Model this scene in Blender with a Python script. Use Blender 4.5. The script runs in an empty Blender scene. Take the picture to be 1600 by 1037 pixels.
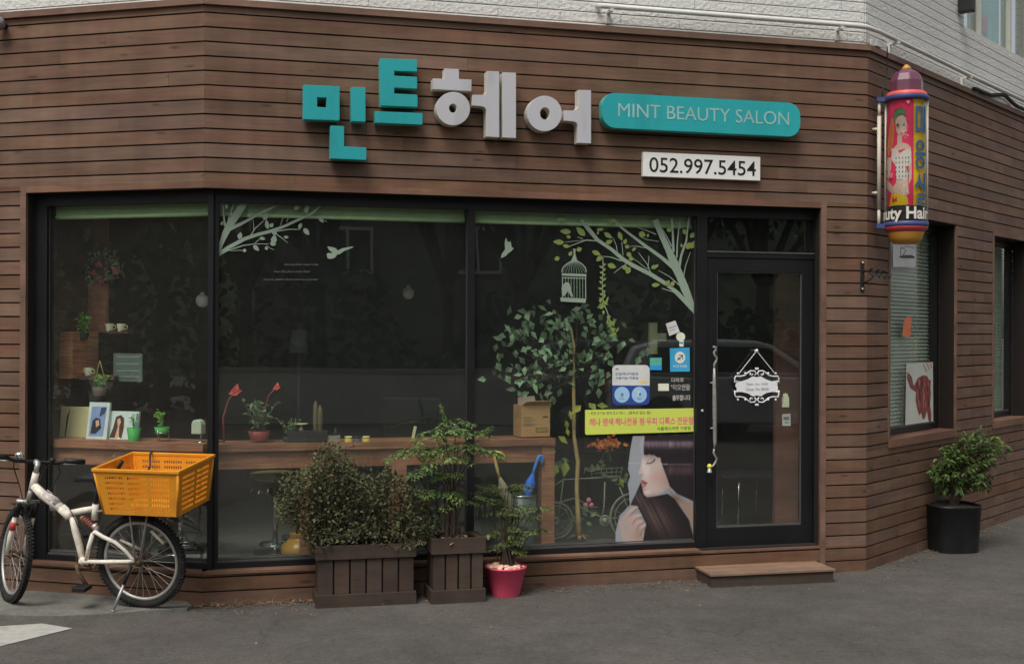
import bpy, bmesh, math, random
from mathutils import Vector, Matrix
rnd = random.Random(11)
scene = bpy.context.scene
COL = scene.collection
# ------------------------------------------------------------------ camera model (also used to turn measurements into metres)
FOC, CX, CY, CAMH, ROLL = 1900.0, 800.0, 517.6, 1.7035, math.radians(0.2195)
CR, SR = math.cos(ROLL), math.sin(ROLL)
CAM = Vector((0, 0, CAMH))
def ray(u, v):
    du, dv = u - CX, v - CY
    return Vector(((CR*du + SR*dv)/FOC, 1.0, -(-SR*du + CR*dv)/FOC))
def ground(u, v, z=0.0):
    r = ray(u, v); t = (z - CAMH)/r.z
    return CAM + r*t
def at_depth(u, v, y):
    return CAM + ray(u, v)*y
class Fr:
    """A local frame: x along a wall, y into the building, z up."""
    def __init__(s, O, ang=0.0, lean=0.0, M=None):
        s.M = M if M is not None else Matrix.Translation(Vector(O)) @ Matrix.Rotation(math.radians(ang), 4, 'Z') @ Matrix.Rotation(math.radians(lean), 4, 'X')
        s.I = s.M.inverted()
    def px(s, u, v, y=0.0):
        o = s.I @ CAM; d = s.I.to_3x3() @ ray(u, v)
        t = (y - o.y)/d.y; p = o + d*t
        return Vector((p.x, y, p.z))
    def x(s, u, y=0.0, v=520): return s.px(u, v, y).x
    def z(s, u, v, y=0.0): return s.px(u, v, y).z
    def sub(s, x=0, y=0, z=0, ang=0.0, lean=0.0, yaxis=0.0):
        M = s.M @ Matrix.Translation((x, y, z)) @ Matrix.Rotation(math.radians(ang), 4, 'Z') @ Matrix.Rotation(math.radians(lean), 4, 'X') @ Matrix.Rotation(math.radians(yaxis), 4, 'Y')
        return Fr(None, M=M)
    def w(s, x, y, z): return s.M @ Vector((x, y, z))
ID = Fr((0, 0, 0))
# ------------------------------------------------------------------ mesh builder
class MB:
    def __init__(s, fr=None):
        s.M = fr.M if fr else None
        s.l = []; s.f = []; s.m = []; s.mi = 0; s.smooth = []; s.sm = False
    def add(s, vs, fs):
        b = len(s.l); s.l += [Vector(p) for p in vs]
        for f in fs:
            s.f.append([b + i for i in f]); s.m.append(s.mi); s.smooth.append(s.sm)
    def box(s, x0, x1, y0, y1, z0, z1, jit=0):
        s.add([(x0,y0,z0),(x1,y0,z0),(x1,y1,z0),(x0,y1,z0),(x0,y0,z1),(x1,y0,z1),(x1,y1,z1),(x0,y1,z1)],
              [(0,3,2,1),(4,5,6,7),(0,1,5,4),(1,2,6,5),(2,3,7,6),(3,0,4,7)])
    def prism(s, pts, y0, y1):
        """outline in the x-z plane, thickness along y"""
        n = len(pts); a = sum(pts[i][0]*pts[(i+1) % n][1] - pts[(i+1) % n][0]*pts[i][1] for i in range(n))
        if a < 0: pts = pts[::-1]
        s.add([(p[0], y0, p[1]) for p in pts] + [(p[0], y1, p[1]) for p in pts],
              [tuple(range(n)), tuple(range(2*n-1, n-1, -1))] + [(i, i+n, (i+1) % n+n, (i+1) % n) for i in range(n)])
    def plate(s, pts, z0, z1):
        """outline in the x-y plane, thickness along z"""
        n = len(pts); a = sum(pts[i][0]*pts[(i+1) % n][1] - pts[(i+1) % n][0]*pts[i][1] for i in range(n))
        if a < 0: pts = pts[::-1]
        s.add([(p[0], p[1], z0) for p in pts] + [(p[0], p[1], z1) for p in pts],
              [tuple(range(n-1, -1, -1)), tuple(range(n, 2*n))] + [(i, (i+1) % n, (i+1) % n+n, i+n) for i in range(n)])
    def face(s, pts, y):
        n = len(pts); a = sum(pts[i][0]*pts[(i+1) % n][1] - pts[(i+1) % n][0]*pts[i][1] for i in range(n))
        if a < 0: pts = pts[::-1]
        s.add([(p[0], y, p[1]) for p in pts], [tuple(range(n))])
    def ring(s, outer, inner, y0, y1):
        n = len(outer)
        v = [(p[0], y0, p[1]) for p in outer] + [(p[0], y0, p[1]) for p in inner] + [(p[0], y1, p[1]) for p in outer] + [(p[0], y1, p[1]) for p in inner]
        f = []
        for i in range(n):
            j = (i+1) % n
            f += [(i, j, n+j, n+i), (2*n+i, 3*n+i, 3*n+j, 2*n+j), (i, 2*n+i, 2*n+j, j), (n+i, n+j, 3*n+j, 3*n+i)]
        s.add(v, f)
    def tube(s, pts, r, n=8, cap=True):
        pts = [Vector(p) for p in pts]; k = len(pts)
        rs = r if isinstance(r, (list, tuple)) else [r]*k
        vs, fs = [], []
        up = None
        for i, p in enumerate(pts):
            d = (pts[min(i+1, k-1)] - pts[max(i-1, 0)]).normalized()
            if up is None:
                up = Vector((0, 0, 1)) if abs(d.z) < .9 else Vector((1, 0, 0))
            a = d.cross(up)
            if a.length < 1e-5: a = d.cross(Vector((0, 1, 0.1)))
            a.normalize(); b = a.cross(d).normalized(); up = b
            for j in range(n):
                t = 2*math.pi*j/n
                vs.append(p + a*(rs[i]*math.cos(t)) + b*(rs[i]*math.sin(t)))
        for i in range(k-1):
            for j in range(n):
                j2 = (j+1) % n
                fs.append((i*n+j, i*n+j2, (i+1)*n+j2, (i+1)*n+j))
        if cap: fs += [tuple(range(n-1, -1, -1)), tuple((k-1)*n+j for j in range(n))]
        sm = s.sm; s.sm = True; s.add(vs, fs); s.sm = sm
    def lathe(s, prof, n=24, c=(0, 0), z0=0, smooth=True, a0=0, closed=True, sq=0):
        """profile [(radius, z)] about a vertical axis; sq>0 squares the section off"""
        vs, fs = [], []
        for r, z in prof:
            for j in range(n):
                t = a0 + 2*math.pi*j/n; q = 1.0
                if sq: q = 1/((abs(math.cos(t))**sq + abs(math.sin(t))**sq)**(1/sq))
                vs.append((c[0]+r*q*math.cos(t), c[1]+r*q*math.sin(t), z0+z))
        for i in range(len(prof)-1):
            for j in range(n):
                j2 = (j+1) % n
                fs.append((i*n+j, i*n+j2, (i+1)*n+j2, (i+1)*n+j))
        if closed:
            fs += [tuple(range(n-1, -1, -1)), tuple((len(prof)-1)*n+j for j in range(n))]
        sm = s.sm; s.sm = smooth; s.add(vs, fs); s.sm = sm
    def torus(s, c, Rr, r, n=40, m=8, axis='y', sy=1.0):
        vs, fs = [], []
        for i in range(n):
            t = 2*math.pi*i/n
            for j in range(m):
                p = 2*math.pi*j/m; q = Rr + r*math.cos(p); w = r*sy*math.sin(p)
                if axis == 'y': vs.append((c[0]+q*math.cos(t), c[1]+w, c[2]+q*math.sin(t)))
                elif axis == 'z': vs.append((c[0]+q*math.cos(t), c[1]+q*math.sin(t), c[2]+w))
                else: vs.append((c[0]+w, c[1]+q*math.cos(t), c[2]+q*math.sin(t)))
        for i in range(n):
            for j in range(m):
                fs.append((i*m+j, ((i+1) % n)*m+j, ((i+1) % n)*m+(j+1) % m, i*m+(j+1) % m))
        sm = s.sm; s.sm = True; s.add(vs, fs); s.sm = sm
    def ball(s, c, r, n=12, m=8, sz=1.0):
        vs, fs = [], []
        for i in range(m+1):
            p = math.pi*i/m
            for j in range(n):
                t = 2*math.pi*j/n
                vs.append((c[0]+r*math.sin(p)*math.cos(t), c[1]+r*math.sin(p)*math.sin(t), c[2]-r*sz*math.cos(p)))
        for i in range(m):
            for j in range(n):
                fs.append((i*n+j, i*n+(j+1) % n, (i+1)*n+(j+1) % n, (i+1)*n+j))
        sm = s.sm; s.sm = True; s.add(vs, fs); s.sm = sm
    def leaf(s, p, d, nrm, L, W, bend=0.15):
        """one folded leaf of six corners"""
        d = d.normalized(); a = d.cross(nrm)
        if a.length < 1e-4: a = d.cross(Vector((0.3, 0.5, 0.8)))
        a.normalize(); n = a.cross(d)
        m = p + d*(L*.45) - n*(bend*L*.2)
        tip = p + d*L - n*(bend*L)
        s.add([p, m + a*W*.5 + n*W*.12, tip, m - a*W*.5 + n*W*.12, m], [(0, 4, 1), (1, 4, 2), (0, 3, 4), (3, 2, 4)])
    def build(s, name, mats, parent=None, at=None, mod=None):
        """parent: the thing it is a part of (its frame is the parent's); at: a Fr for a top-level mesh"""
        me = bpy.data.meshes.new(name)
        vs = [s.M @ p for p in s.l] if s.M is not None else s.l
        me.from_pydata(vs, [], s.f)
        if not isinstance(mats, (list, tuple)): mats = [mats]
        for m in mats: me.materials.append(m)
        me.polygons.foreach_set('material_index', [min(i, len(mats)-1) for i in s.m])
        me.polygons.foreach_set('use_smooth', s.smooth)
        uv = me.uv_layers.new(name='UVMap'); data = [0.0]*(2*len(me.loops)); k = 0
        for f in s.f:
            p = [s.l[i] for i in f]
            n = (p[1]-p[0]).cross(p[2]-p[1]) if len(p) > 2 else Vector((0, 1, 0))
            ax = max(range(3), key=lambda i: abs(n[i]))
            for q in p:
                c = (q.y, q.z) if ax == 0 else (q.x, q.z) if ax == 1 else (q.x, q.y)
                data[k] = c[0]; data[k+1] = c[1]; k += 2
        uv.data.foreach_set('uv', data)
        me.update()
        o = bpy.data.objects.new(name, me); COL.objects.link(o)
        if parent is not None: o.parent = parent
        elif at is not None: o.matrix_world = at.M
        if mod: mod(o)
        return o
def solidify(t, off=-1):
    def f(o):
        m = o.modifiers.new('thick', 'SOLIDIFY'); m.thickness = t; m.offset = off
    return f
def bevel(w, seg=2):
    def f(o):
        m = o.modifiers.new('edge', 'BEVEL'); m.width = w; m.segments = seg; m.limit_method = 'ANGLE'
    return f
def tag(o, label=None, cat=None, group=None, kind=None):
    for k, v in (('label', label), ('category', cat), ('group', group), ('kind', kind)):
        if v: o[k] = v
    return o
def thing(name, label, cat, fr, group=None):
    o = bpy.data.objects.new(name, None); COL.objects.link(o); o.matrix_world = fr.M; o.empty_display_size = .1
    return tag(o, label, cat, group)
def dup(root, fr, label=None):
    r = root.copy(); COL.objects.link(r); r.matrix_world = fr.M
    if label: r['label'] = label
    for ch in list(root.children):
        c = ch.copy(); COL.objects.link(c); c.parent = r
        for g in list(ch.children):
            d = g.copy(); COL.objects.link(d); d.parent = c
    return r
_tc = {}
def text_geo(t, off=0.0):
    if (t, off) in _tc: return _tc[(t, off)]
    c = bpy.data.curves.new('txt', 'FONT'); c.body = t; c.offset = off; c.resolution_u = 4
    o = bpy.data.objects.new('txt', c); COL.objects.link(o); bpy.context.view_layer.update()
    me = bpy.data.meshes.new_from_object(o.evaluated_get(bpy.context.evaluated_depsgraph_get()))
    vs = [(v.co.x, v.co.y) for v in me.vertices]; fs = [list(p.vertices) for p in me.polygons]
    bpy.data.objects.remove(o); bpy.data.curves.remove(c); bpy.data.meshes.remove(me)
    xs = [v[0] for v in vs]; ys = [v[1] for v in vs]
    a, b, c2, d = min(xs), max(xs), min(ys), max(ys)
    vs = [((x-a)/(b-a), (y-c2)/(d-c2)) for x, y in vs]
    _tc[(t, off)] = (vs, fs); return vs, fs
def text(mb, t, x0, x1, z0, z1, y, off=0.0, shear=0.0, th=0.0):
    """flat lettering that fills the given box on the plane y"""
    vs, fs = text_geo(t, off)
    p = [(x0+(x1-x0)*a+shear*(b-.5)*(z1-z0), y, z0+(z1-z0)*b) for a, b in vs]
    mb.add(p, [tuple(f) for f in fs])
# ------------------------------------------------------------------ materials
def lin(c):
    c = c/255.0
    return c/12.92 if c <= .04045 else ((c+.055)/1.055)**2.4
def rgb(r, g, b, k=1.0): return (min(.9, lin(r)*k), min(.9, lin(g)*k), min(.9, lin(b)*k), 1)
KF = 2.1            # how far the dim photograph lies below the real base colours
def alb(r, g, b, k=1.0): return rgb(r, g, b, KF*k)
def pmat(name, base, rough=.6, var=.12, scale=6.0, stretch=(1, 1, 1), island=0.0, bump=0.0, bscale=None, metal=0.0, coord='Object', spec=.4, dark=None, dscale=2.0, damt=.5, hue=0.0):
    m = bpy.data.materials.new(name); m.use_nodes = True
    nt = m.node_tree; N = nt.nodes; Lk = nt.links.new
    b = N['Principled BSDF']; b.inputs['Roughness'].default_value = rough; b.inputs['Metallic'].default_value = metal
    b.inputs['Specular IOR Level'].default_value = spec
    tc = N.new('ShaderNodeTexCoord'); mp = N.new('ShaderNodeMapping'); mp.inputs['Scale'].default_value = stretch
    Lk(tc.outputs[coord], mp.inputs['Vector'])
    nz = N.new('ShaderNodeTexNoise'); nz.inputs['Scale'].default_value = scale; nz.inputs['Detail'].default_value = 6
    Lk(mp.outputs[0], nz.inputs['Vector'])
    mr = N.new('ShaderNodeMapRange'); mr.inputs['From Min'].default_value = .3; mr.inputs['From Max'].default_value = .7
    mr.inputs['To Min'].default_value = 1-var; mr.inputs['To Max'].default_value = 1+var
    Lk(nz.outputs['Fac'], mr.inputs['Value'])
    val = mr.outputs[0]
    hs = N.new('ShaderNodeHueSaturation'); hs.inputs['Color'].default_value = base
    if island:
        g = N.new('ShaderNodeNewGeometry'); m2 = N.new('ShaderNodeMapRange')
        m2.inputs['To Min'].default_value = 1-island; m2.inputs['To Max'].default_value = 1+island
        Lk(g.outputs['Random Per Island'], m2.inputs['Value'])
        mu = N.new('ShaderNodeMath'); mu.operation = 'MULTIPLY'; Lk(val, mu.inputs[0]); Lk(m2.outputs[0], mu.inputs[1]); val = mu.outputs[0]
        if hue:
            wn = N.new('ShaderNodeTexWhiteNoise'); wn.noise_dimensions = '1D'; Lk(g.outputs['Random Per Island'], wn.inputs['W'])
            m3 = N.new('ShaderNodeMapRange'); m3.inputs['To Min'].default_value = .5-hue; m3.inputs['To Max'].default_value = .5+hue
            Lk(wn.outputs['Value'], m3.inputs['Value']); Lk(m3.outputs[0], hs.inputs['Hue'])
    Lk(val, hs.inputs['Value'])
    out = hs.outputs[0]
    if dark:
        n2 = N.new('ShaderNodeTexNoise'); n2.inputs['Scale'].default_value = dscale; n2.inputs['Detail'].default_value = 8; n2.inputs['Roughness'].default_value = .65
        Lk(mp.outputs[0], n2.inputs['Vector'])
        cr = N.new('ShaderNodeMapRange'); cr.inputs['From Min'].default_value = .52; cr.inputs['From Max'].default_value = .68; cr.inputs['To Max'].default_value = damt
        Lk(n2.outputs['Fac'], cr.inputs['Value'])
        mx = N.new('ShaderNodeMix'); mx.data_type = 'RGBA'; mx.inputs[7].default_value = dark
        Lk(cr.outputs[0], mx.inputs[0]); Lk(out, mx.inputs[6]); out = mx.outputs[2]
    Lk(out, b.inputs['Base Color'])
    if bump:
        bp = N.new('ShaderNodeBump'); bp.inputs['Strength'].default_value = bump; bp.inputs['Distance'].default_value = .01
        src = nz
        if bscale:
            src = N.new('ShaderNodeTexNoise'); src.inputs['Scale'].default_value = bscale; src.inputs['Detail'].default_value = 5; Lk(mp.outputs[0], src.inputs['Vector'])
        Lk(src.outputs['Fac'], bp.inputs['Height']); Lk(bp.outputs[0], b.inputs['Normal'])
    return m
def leafmat(name, base, island=.4, hue=.03, rough=.5):
    m = pmat(name, base, rough=rough, var=.15, scale=20, island=island, hue=hue, spec=.3)
    nt = m.node_tree; N = nt.nodes; b = N['Principled BSDF']; outn = N['Material Output']
    tr = N.new('ShaderNodeBsdfTranslucent'); mix = N.new('ShaderNodeMixShader'); mix.inputs[0].default_value = .22
    src = b.inputs['Base Color'].links[0].from_socket
    nt.links.new(src, tr.inputs['Color']); nt.links.new(b.outputs[0], mix.inputs[1]); nt.links.new(tr.outputs[0], mix.inputs[2]); nt.links.new(mix.outputs[0], outn.inputs['Surface'])
    return m
def glassmat(name, tint=(.86, .9, .87, 1), ior=1.5, dust=.02, boost=1.0, wave=.05):
    m = bpy.data.materials.new(name); m.use_nodes = True; nt = m.node_tree; N = nt.nodes; Lk = nt.links.new
    N.remove(N['Principled BSDF'])
    t = N.new('ShaderNodeBsdfTransparent'); t.inputs[0].default_value = tint
    g = N.new('ShaderNodeBsdfGlossy'); g.inputs['Roughness'].default_value = 0.005; g.inputs['Color'].default_value = (boost, boost, boost, 1)
    f0 = ((ior-1)/(ior+1))**2
    lw = N.new('ShaderNodeLayerWeight'); pw = N.new('ShaderNodeMath'); pw.operation = 'POWER'; pw.inputs[1].default_value = 5; Lk(lw.outputs['Facing'], pw.inputs[0])
    f = N.new('ShaderNodeMath'); f.operation = 'MULTIPLY_ADD'; f.inputs[1].default_value = 1-f0; f.inputs[2].default_value = f0; Lk(pw.outputs[0], f.inputs[0])
    tc = N.new('ShaderNodeTexCoord'); nz = N.new('ShaderNodeTexNoise'); nz.inputs['Scale'].default_value = 1.3; nz.inputs['Detail'].default_value = 1
    bp = N.new('ShaderNodeBump'); bp.inputs['Strength'].default_value = wave; bp.inputs['Distance'].default_value = .02
    Lk(tc.outputs['Object'], nz.inputs['Vector']); Lk(nz.outputs['Fac'], bp.inputs['Height']); Lk(bp.outputs[0], g.inputs['Normal'])
    mx = N.new('ShaderNodeMixShader'); Lk(f.outputs[0], mx.inputs[0]); Lk(t.outputs[0], mx.inputs[1]); Lk(g.outputs[0], mx.inputs[2])
    d = N.new('ShaderNodeBsdfDiffuse'); d.inputs[0].default_value = (.39, .42, .385, 1)
    n2 = N.new('ShaderNodeTexNoise'); n2.inputs['Scale'].default_value = 9; n2.inputs['Detail'].default_value = 9; n2.inputs['Roughness'].default_value = .7; Lk(tc.outputs['Object'], n2.inputs['Vector'])
    mr = N.new('ShaderNodeMapRange'); mr.inputs['From Min'].default_value = .25; mr.inputs['From Max'].default_value = .75; mr.inputs['To Min'].default_value = dust*.55; mr.inputs['To Max'].default_value = dust*1.2
    Lk(n2.outputs['Fac'], mr.inputs['Value'])
    m2 = N.new('ShaderNodeMixShader'); Lk(mr.outputs[0], m2.inputs[0]); Lk(mx.outputs[0], m2.inputs[1]); Lk(d.outputs[0], m2.inputs[2])
    Lk(m2.outputs[0], N['Material Output'].inputs['Surface'])
    return m
def woodmat(name, base, grain, rough=.6, island=.12, knots=True, gstr=.5, spec=.25):
    """boards: grain drawn along the length, knots, wear, one tone per board"""
    m = bpy.data.materials.new(name); m.use_nodes = True; nt = m.node_tree; N = nt.nodes; Lk = nt.links.new
    b = N['Principled BSDF']; b.inputs['Roughness'].default_value = rough; b.inputs['Specular IOR Level'].default_value = spec
    uv = N.new('ShaderNodeTexCoord'); g = N.new('ShaderNodeNewGeometry')
    cb = N.new('ShaderNodeCombineXYZ'); mu = N.new('ShaderNodeMath'); mu.operation = 'MULTIPLY'; mu.inputs[1].default_value = 37.0
    Lk(g.outputs['Random Per Island'], mu.inputs[0]); Lk(mu.outputs[0], cb.inputs[2])
    ad = N.new('ShaderNodeVectorMath'); ad.operation = 'ADD'; Lk(uv.outputs['UV'], ad.inputs[0]); Lk(cb.outputs[0], ad.inputs[1])
    mp = N.new('ShaderNodeMapping'); mp.inputs['Scale'].default_value = (1.6, 28, 1); Lk(ad.outputs[0], mp.inputs['Vector'])
    nz = N.new('ShaderNodeTexNoise'); nz.inputs['Scale'].default_value = 2.5; nz.inputs['Detail'].default_value = 8; nz.inputs['Roughness'].default_value = .6; Lk(mp.outputs[0], nz.inputs['Vector'])
    r1 = N.new('ShaderNodeMapRange'); r1.inputs['From Min'].default_value = .38; r1.inputs['From Max'].default_value = .68; Lk(nz.outputs['Fac'], r1.inputs['Value'])
    m1 = N.new('ShaderNodeMath'); m1.operation = 'MULTIPLY'; m1.inputs[1].default_value = gstr; Lk(r1.outputs[0], m1.inputs[0])
    mx = N.new('ShaderNodeMix'); mx.data_type = 'RGBA'; mx.inputs[6].default_value = base; mx.inputs[7].default_value = grain; Lk(m1.outputs[0], mx.inputs[0])
    col = mx.outputs[2]
    # wide weathering patches
    n2 = N.new('ShaderNodeTexNoise'); n2.inputs['Scale'].default_value = 1.7; n2.inputs['Detail'].default_value = 5
    mp2 = N.new('ShaderNodeMapping'); mp2.inputs['Scale'].default_value = (1, 3.5, 1); Lk(ad.outputs[0], mp2.inputs['Vector']); Lk(mp2.outputs[0], n2.inputs['Vector'])
    r2 = N.new('ShaderNodeMapRange'); r2.inputs['From Min'].default_value = .3; r2.inputs['From Max'].default_value = .7; r2.inputs['To Min'].default_value = .74; r2.inputs['To Max'].default_value = 1.22; Lk(n2.outputs['Fac'], r2.inputs['Value'])
    r3 = N.new('ShaderNodeMapRange'); r3.inputs['To Min'].default_value = 1-island; r3.inputs['To Max'].default_value = 1+island; Lk(g.outputs['Random Per Island'], r3.inputs['Value'])
    mm = N.new('ShaderNodeMath'); mm.operation = 'MULTIPLY'; Lk(r2.outputs[0], mm.inputs[0]); Lk(r3.outputs[0], mm.inputs[1])
    mp7 = N.new('ShaderNodeMapping'); mp7.inputs['Scale'].default_value = (9, .5, 1); Lk(uv.outputs['UV'], mp7.inputs['Vector'])
    n7 = N.new('ShaderNodeTexNoise'); n7.inputs['Scale'].default_value = 1; n7.inputs['Detail'].default_value = 5; Lk(mp7.outputs[0], n7.inputs['Vector'])
    r7 = N.new('ShaderNodeMapRange'); r7.inputs['From Min'].default_value = .3; r7.inputs['From Max'].default_value = .7; r7.inputs['To Min'].default_value = .88; r7.inputs['To Max'].default_value = 1.08; Lk(n7.outputs['Fac'], r7.inputs['Value'])
    m7 = N.new('ShaderNodeMath'); m7.operation = 'MULTIPLY'; Lk(mm.outputs[0], m7.inputs[0]); Lk(r7.outputs[0], m7.inputs[1]); mm = m7
    wn = N.new('ShaderNodeTexWhiteNoise'); wn.noise_dimensions = '1D'; Lk(g.outputs['Random Per Island'], wn.inputs['W'])
    r4 = N.new('ShaderNodeMapRange'); r4.inputs['To Min'].default_value = .88; r4.inputs['To Max'].default_value = 1.1; Lk(wn.outputs['Value'], r4.inputs['Value'])
    hs = N.new('ShaderNodeHueSaturation'); Lk(col, hs.inputs['Color']); Lk(mm.outputs[0], hs.inputs['Value']); Lk(r4.outputs[0], hs.inputs['Saturation'])
    col = hs.outputs[0]
    if knots:
        vo = N.new('ShaderNodeTexVoronoi'); vo.inputs['Scale'].default_value = 1.0
        mp3 = N.new('ShaderNodeMapping'); mp3.inputs['Scale'].default_value = (2.6, 9, 1); Lk(ad.outputs[0], mp3.inputs['Vector']); Lk(mp3.outputs[0], vo.inputs['Vector'])
        r5 = N.new('ShaderNodeMapRange'); r5.inputs['From Min'].default_value = .04; r5.inputs['From Max'].default_value = .13; r5.inputs['To Min'].default_value = .62; r5.inputs['To Max'].default_value = 0; Lk(vo.outputs['Distance'], r5.inputs['Value'])
        mk = N.new('ShaderNodeMix'); mk.data_type = 'RGBA'; mk.inputs[7].default_value = (.03, .02, .014, 1); Lk(r5.outputs[0], mk.inputs[0]); Lk(col, mk.inputs[6]); col = mk.outputs[2]
    n6 = N.new('ShaderNodeTexNoise'); n6.inputs['Scale'].default_value = 4.5; n6.inputs['Detail'].default_value = 4; Lk(mp2.outputs[0], n6.inputs['Vector'])
    r6 = N.new('ShaderNodeMapRange'); r6.inputs['From Min'].default_value = .3; r6.inputs['From Max'].default_value = .7; r6.inputs['To Min'].default_value = .488; r6.inputs['To Max'].default_value = .514; Lk(n6.outputs['Fac'], r6.inputs['Value'])
    h6 = N.new('ShaderNodeHueSaturation'); Lk(r6.outputs[0], h6.inputs['Hue']); h6.inputs['Saturation'].default_value = .94; Lk(col, h6.inputs['Color']); col = h6.outputs[0]
    Lk(col, b.inputs['Base Color'])
    bp = N.new('ShaderNodeBump'); bp.inputs['Strength'].default_value = .25; bp.inputs['Distance'].default_value = .004; Lk(nz.outputs['Fac'], bp.inputs['Height']); Lk(bp.outputs[0], b.inputs['Normal'])
    return m
# ------------------------------------------------------------------ frames of the three shop walls
FL = Fr((-1.918, 7.553, 0), -15.1)      # left wall, x runs from -1.48 (picture edge) to 0 (corner)
FF = Fr((-1.918, 7.553, 0), 14.73)      # front wall, x from 0 to WF
FR = Fr((2.546, 8.727, 0), 50.1)        # right wall, x from 0
WF = (Vector((2.546, 8.727)) - Vector((-1.918, 7.553))).length
PB = .09; H0 = 40.9*PB                  # board pitch, height of the topmost groove
ZS = .203                               # sill height
ZT = H0 - 1.089                         # underside of the shopfront lintel
# ------------------------------------------------------------------ materials
M = {}
M['clad'] = woodmat('brown stained cladding', alb(95, 71, 56, .82), alb(74, 53, 42, .82), island=.08, gstr=.4, spec=.2)
M['trim'] = woodmat('brown stained trim', alb(100, 74, 59, .84), alb(82, 58, 46, .84), island=.08, knots=False, spec=.2)
M['back'] = pmat('dark batten backing', (.02, .014, .011, 1), rough=.9)
M['brick'] = None
M['black'] = pmat('black aluminium', (.012, .012, .013, 1), rough=.42, var=.2, scale=3, spec=.4)
M['rubber'] = pmat('grey gasket', (.05, .05, .05, 1), rough=.6)
M['bead'] = pmat('grey aluminium bead', (.10, .10, .095, 1), rough=.5, spec=.4)
M['glass'] = glassmat('shop glass', ior=1.72, tint=(.955, .985, .958, 1), dust=.024)
M['doorglass'] = glassmat('door glass', ior=1.72, tint=(.93, .94, .93, 1), dust=.014)
M['white'] = pmat('white paint', (.72, .71, .67, 1), rough=.5, var=.05)
M['room'] = pmat('dark green grey wall', (.10, .115, .10, 1), rough=.8, var=.15, scale=1.5)
M['roomwood'] = woodmat('dark red wood panel', (.17, .085, .055, 1), (.11, .05, .03, 1), island=.1)
M['floor'] = pmat('grey tile floor', (.19, .19, .17, 1), rough=.4, var=.1, scale=2)
M['ceil'] = pmat('dark ceiling', (.10, .10, .095, 1), rough=.8)
def brickmat():
    m = bpy.data.materials.new('white stone siding'); m.use_nodes = True; nt = m.node_tree; N = nt.nodes; Lk = nt.links.new
    b = N['Principled BSDF']; b.inputs['Roughness'].default_value = .75; b.inputs['Specular IOR Level'].default_value = .2
    tc = N.new('ShaderNodeTexCoord')
    sx = N.new('ShaderNodeSeparateXYZ'); Lk(tc.outputs['UV'], sx.inputs[0])
    def mth(op, a, b=None):
        m_ = N.new('ShaderNodeMath'); m_.operation = op
        for i, q in enumerate((a, b)):
            if q is None: continue
            if isinstance(q, (int, float)): m_.inputs[i].default_value = q
            else: Lk(q, m_.inputs[i])
        return m_.outputs[0]
    row = mth('DIVIDE', sx.outputs[1], .0715); fr_ = mth('FRACT', row); e1 = mth('ABSOLUTE', mth('SUBTRACT', fr_, .5))
    g1 = N.new('ShaderNodeMapRange'); g1.interpolation_type = 'SMOOTHSTEP'; g1.inputs['From Min'].default_value = .40; g1.inputs['From Max'].default_value = .49; Lk(e1, g1.inputs['Value'])
    col_ = mth('ADD', mth('DIVIDE', sx.outputs[0], .43), mth('MULTIPLY', mth('FLOOR', row), .37)); e2 = mth('ABSOLUTE', mth('SUBTRACT', mth('FRACT', col_), .5))
    g2_ = N.new('ShaderNodeMapRange'); g2_.inputs['From Min'].default_value = .488; g2_.inputs['From Max'].default_value = .497; g2_.inputs['To Max'].default_value = .25; Lk(e2, g2_.inputs['Value'])
    jt = mth('MAXIMUM', g1.outputs[0], g2_.outputs[0])
    mxb = N.new('ShaderNodeMix'); mxb.data_type = 'RGBA'; mxb.inputs[6].default_value = (.74, .73, .685, 1); mxb.inputs[7].default_value = (.56, .55, .51, 1); Lk(jt, mxb.inputs[0])
    nz = N.new('ShaderNodeTexNoise'); nz.inputs['Scale'].default_value = 38; nz.inputs['Detail'].default_value = 4; Lk(tc.outputs['UV'], nz.inputs['Vector'])
    n2 = N.new('ShaderNodeTexNoise'); n2.inputs['Scale'].default_value = 1.2; n2.inputs['Detail'].default_value = 6; Lk(tc.outputs['UV'], n2.inputs['Vector'])
    r2 = N.new('ShaderNodeMapRange'); r2.inputs['From Min'].default_value = .3; r2.inputs['From Max'].default_value = .7; r2.inputs['To Min'].default_value = .9; r2.inputs['To Max'].default_value = 1.04; Lk(n2.outputs['Fac'], r2.inputs['Value'])
    hs = N.new('ShaderNodeHueSaturation'); Lk(mxb.outputs[2], hs.inputs['Color']); Lk(r2.outputs[0], hs.inputs['Value']); Lk(hs.outputs[0], b.inputs['Base Color'])
    ma = N.new('ShaderNodeMath'); ma.operation = 'MULTIPLY_ADD'; ma.inputs[1].default_value = -1.2; Lk(jt, ma.inputs[0]); Lk(nz.outputs['Fac'], ma.inputs[2])
    bp = N.new('ShaderNodeBump'); bp.inputs['Strength'].default_value = .8; bp.inputs['Distance'].default_value = .014; Lk(ma.outputs[0], bp.inputs['Height']); Lk(bp.outputs[0], b.inputs['Normal'])
    return m
M['brick'] = brickmat()
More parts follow.
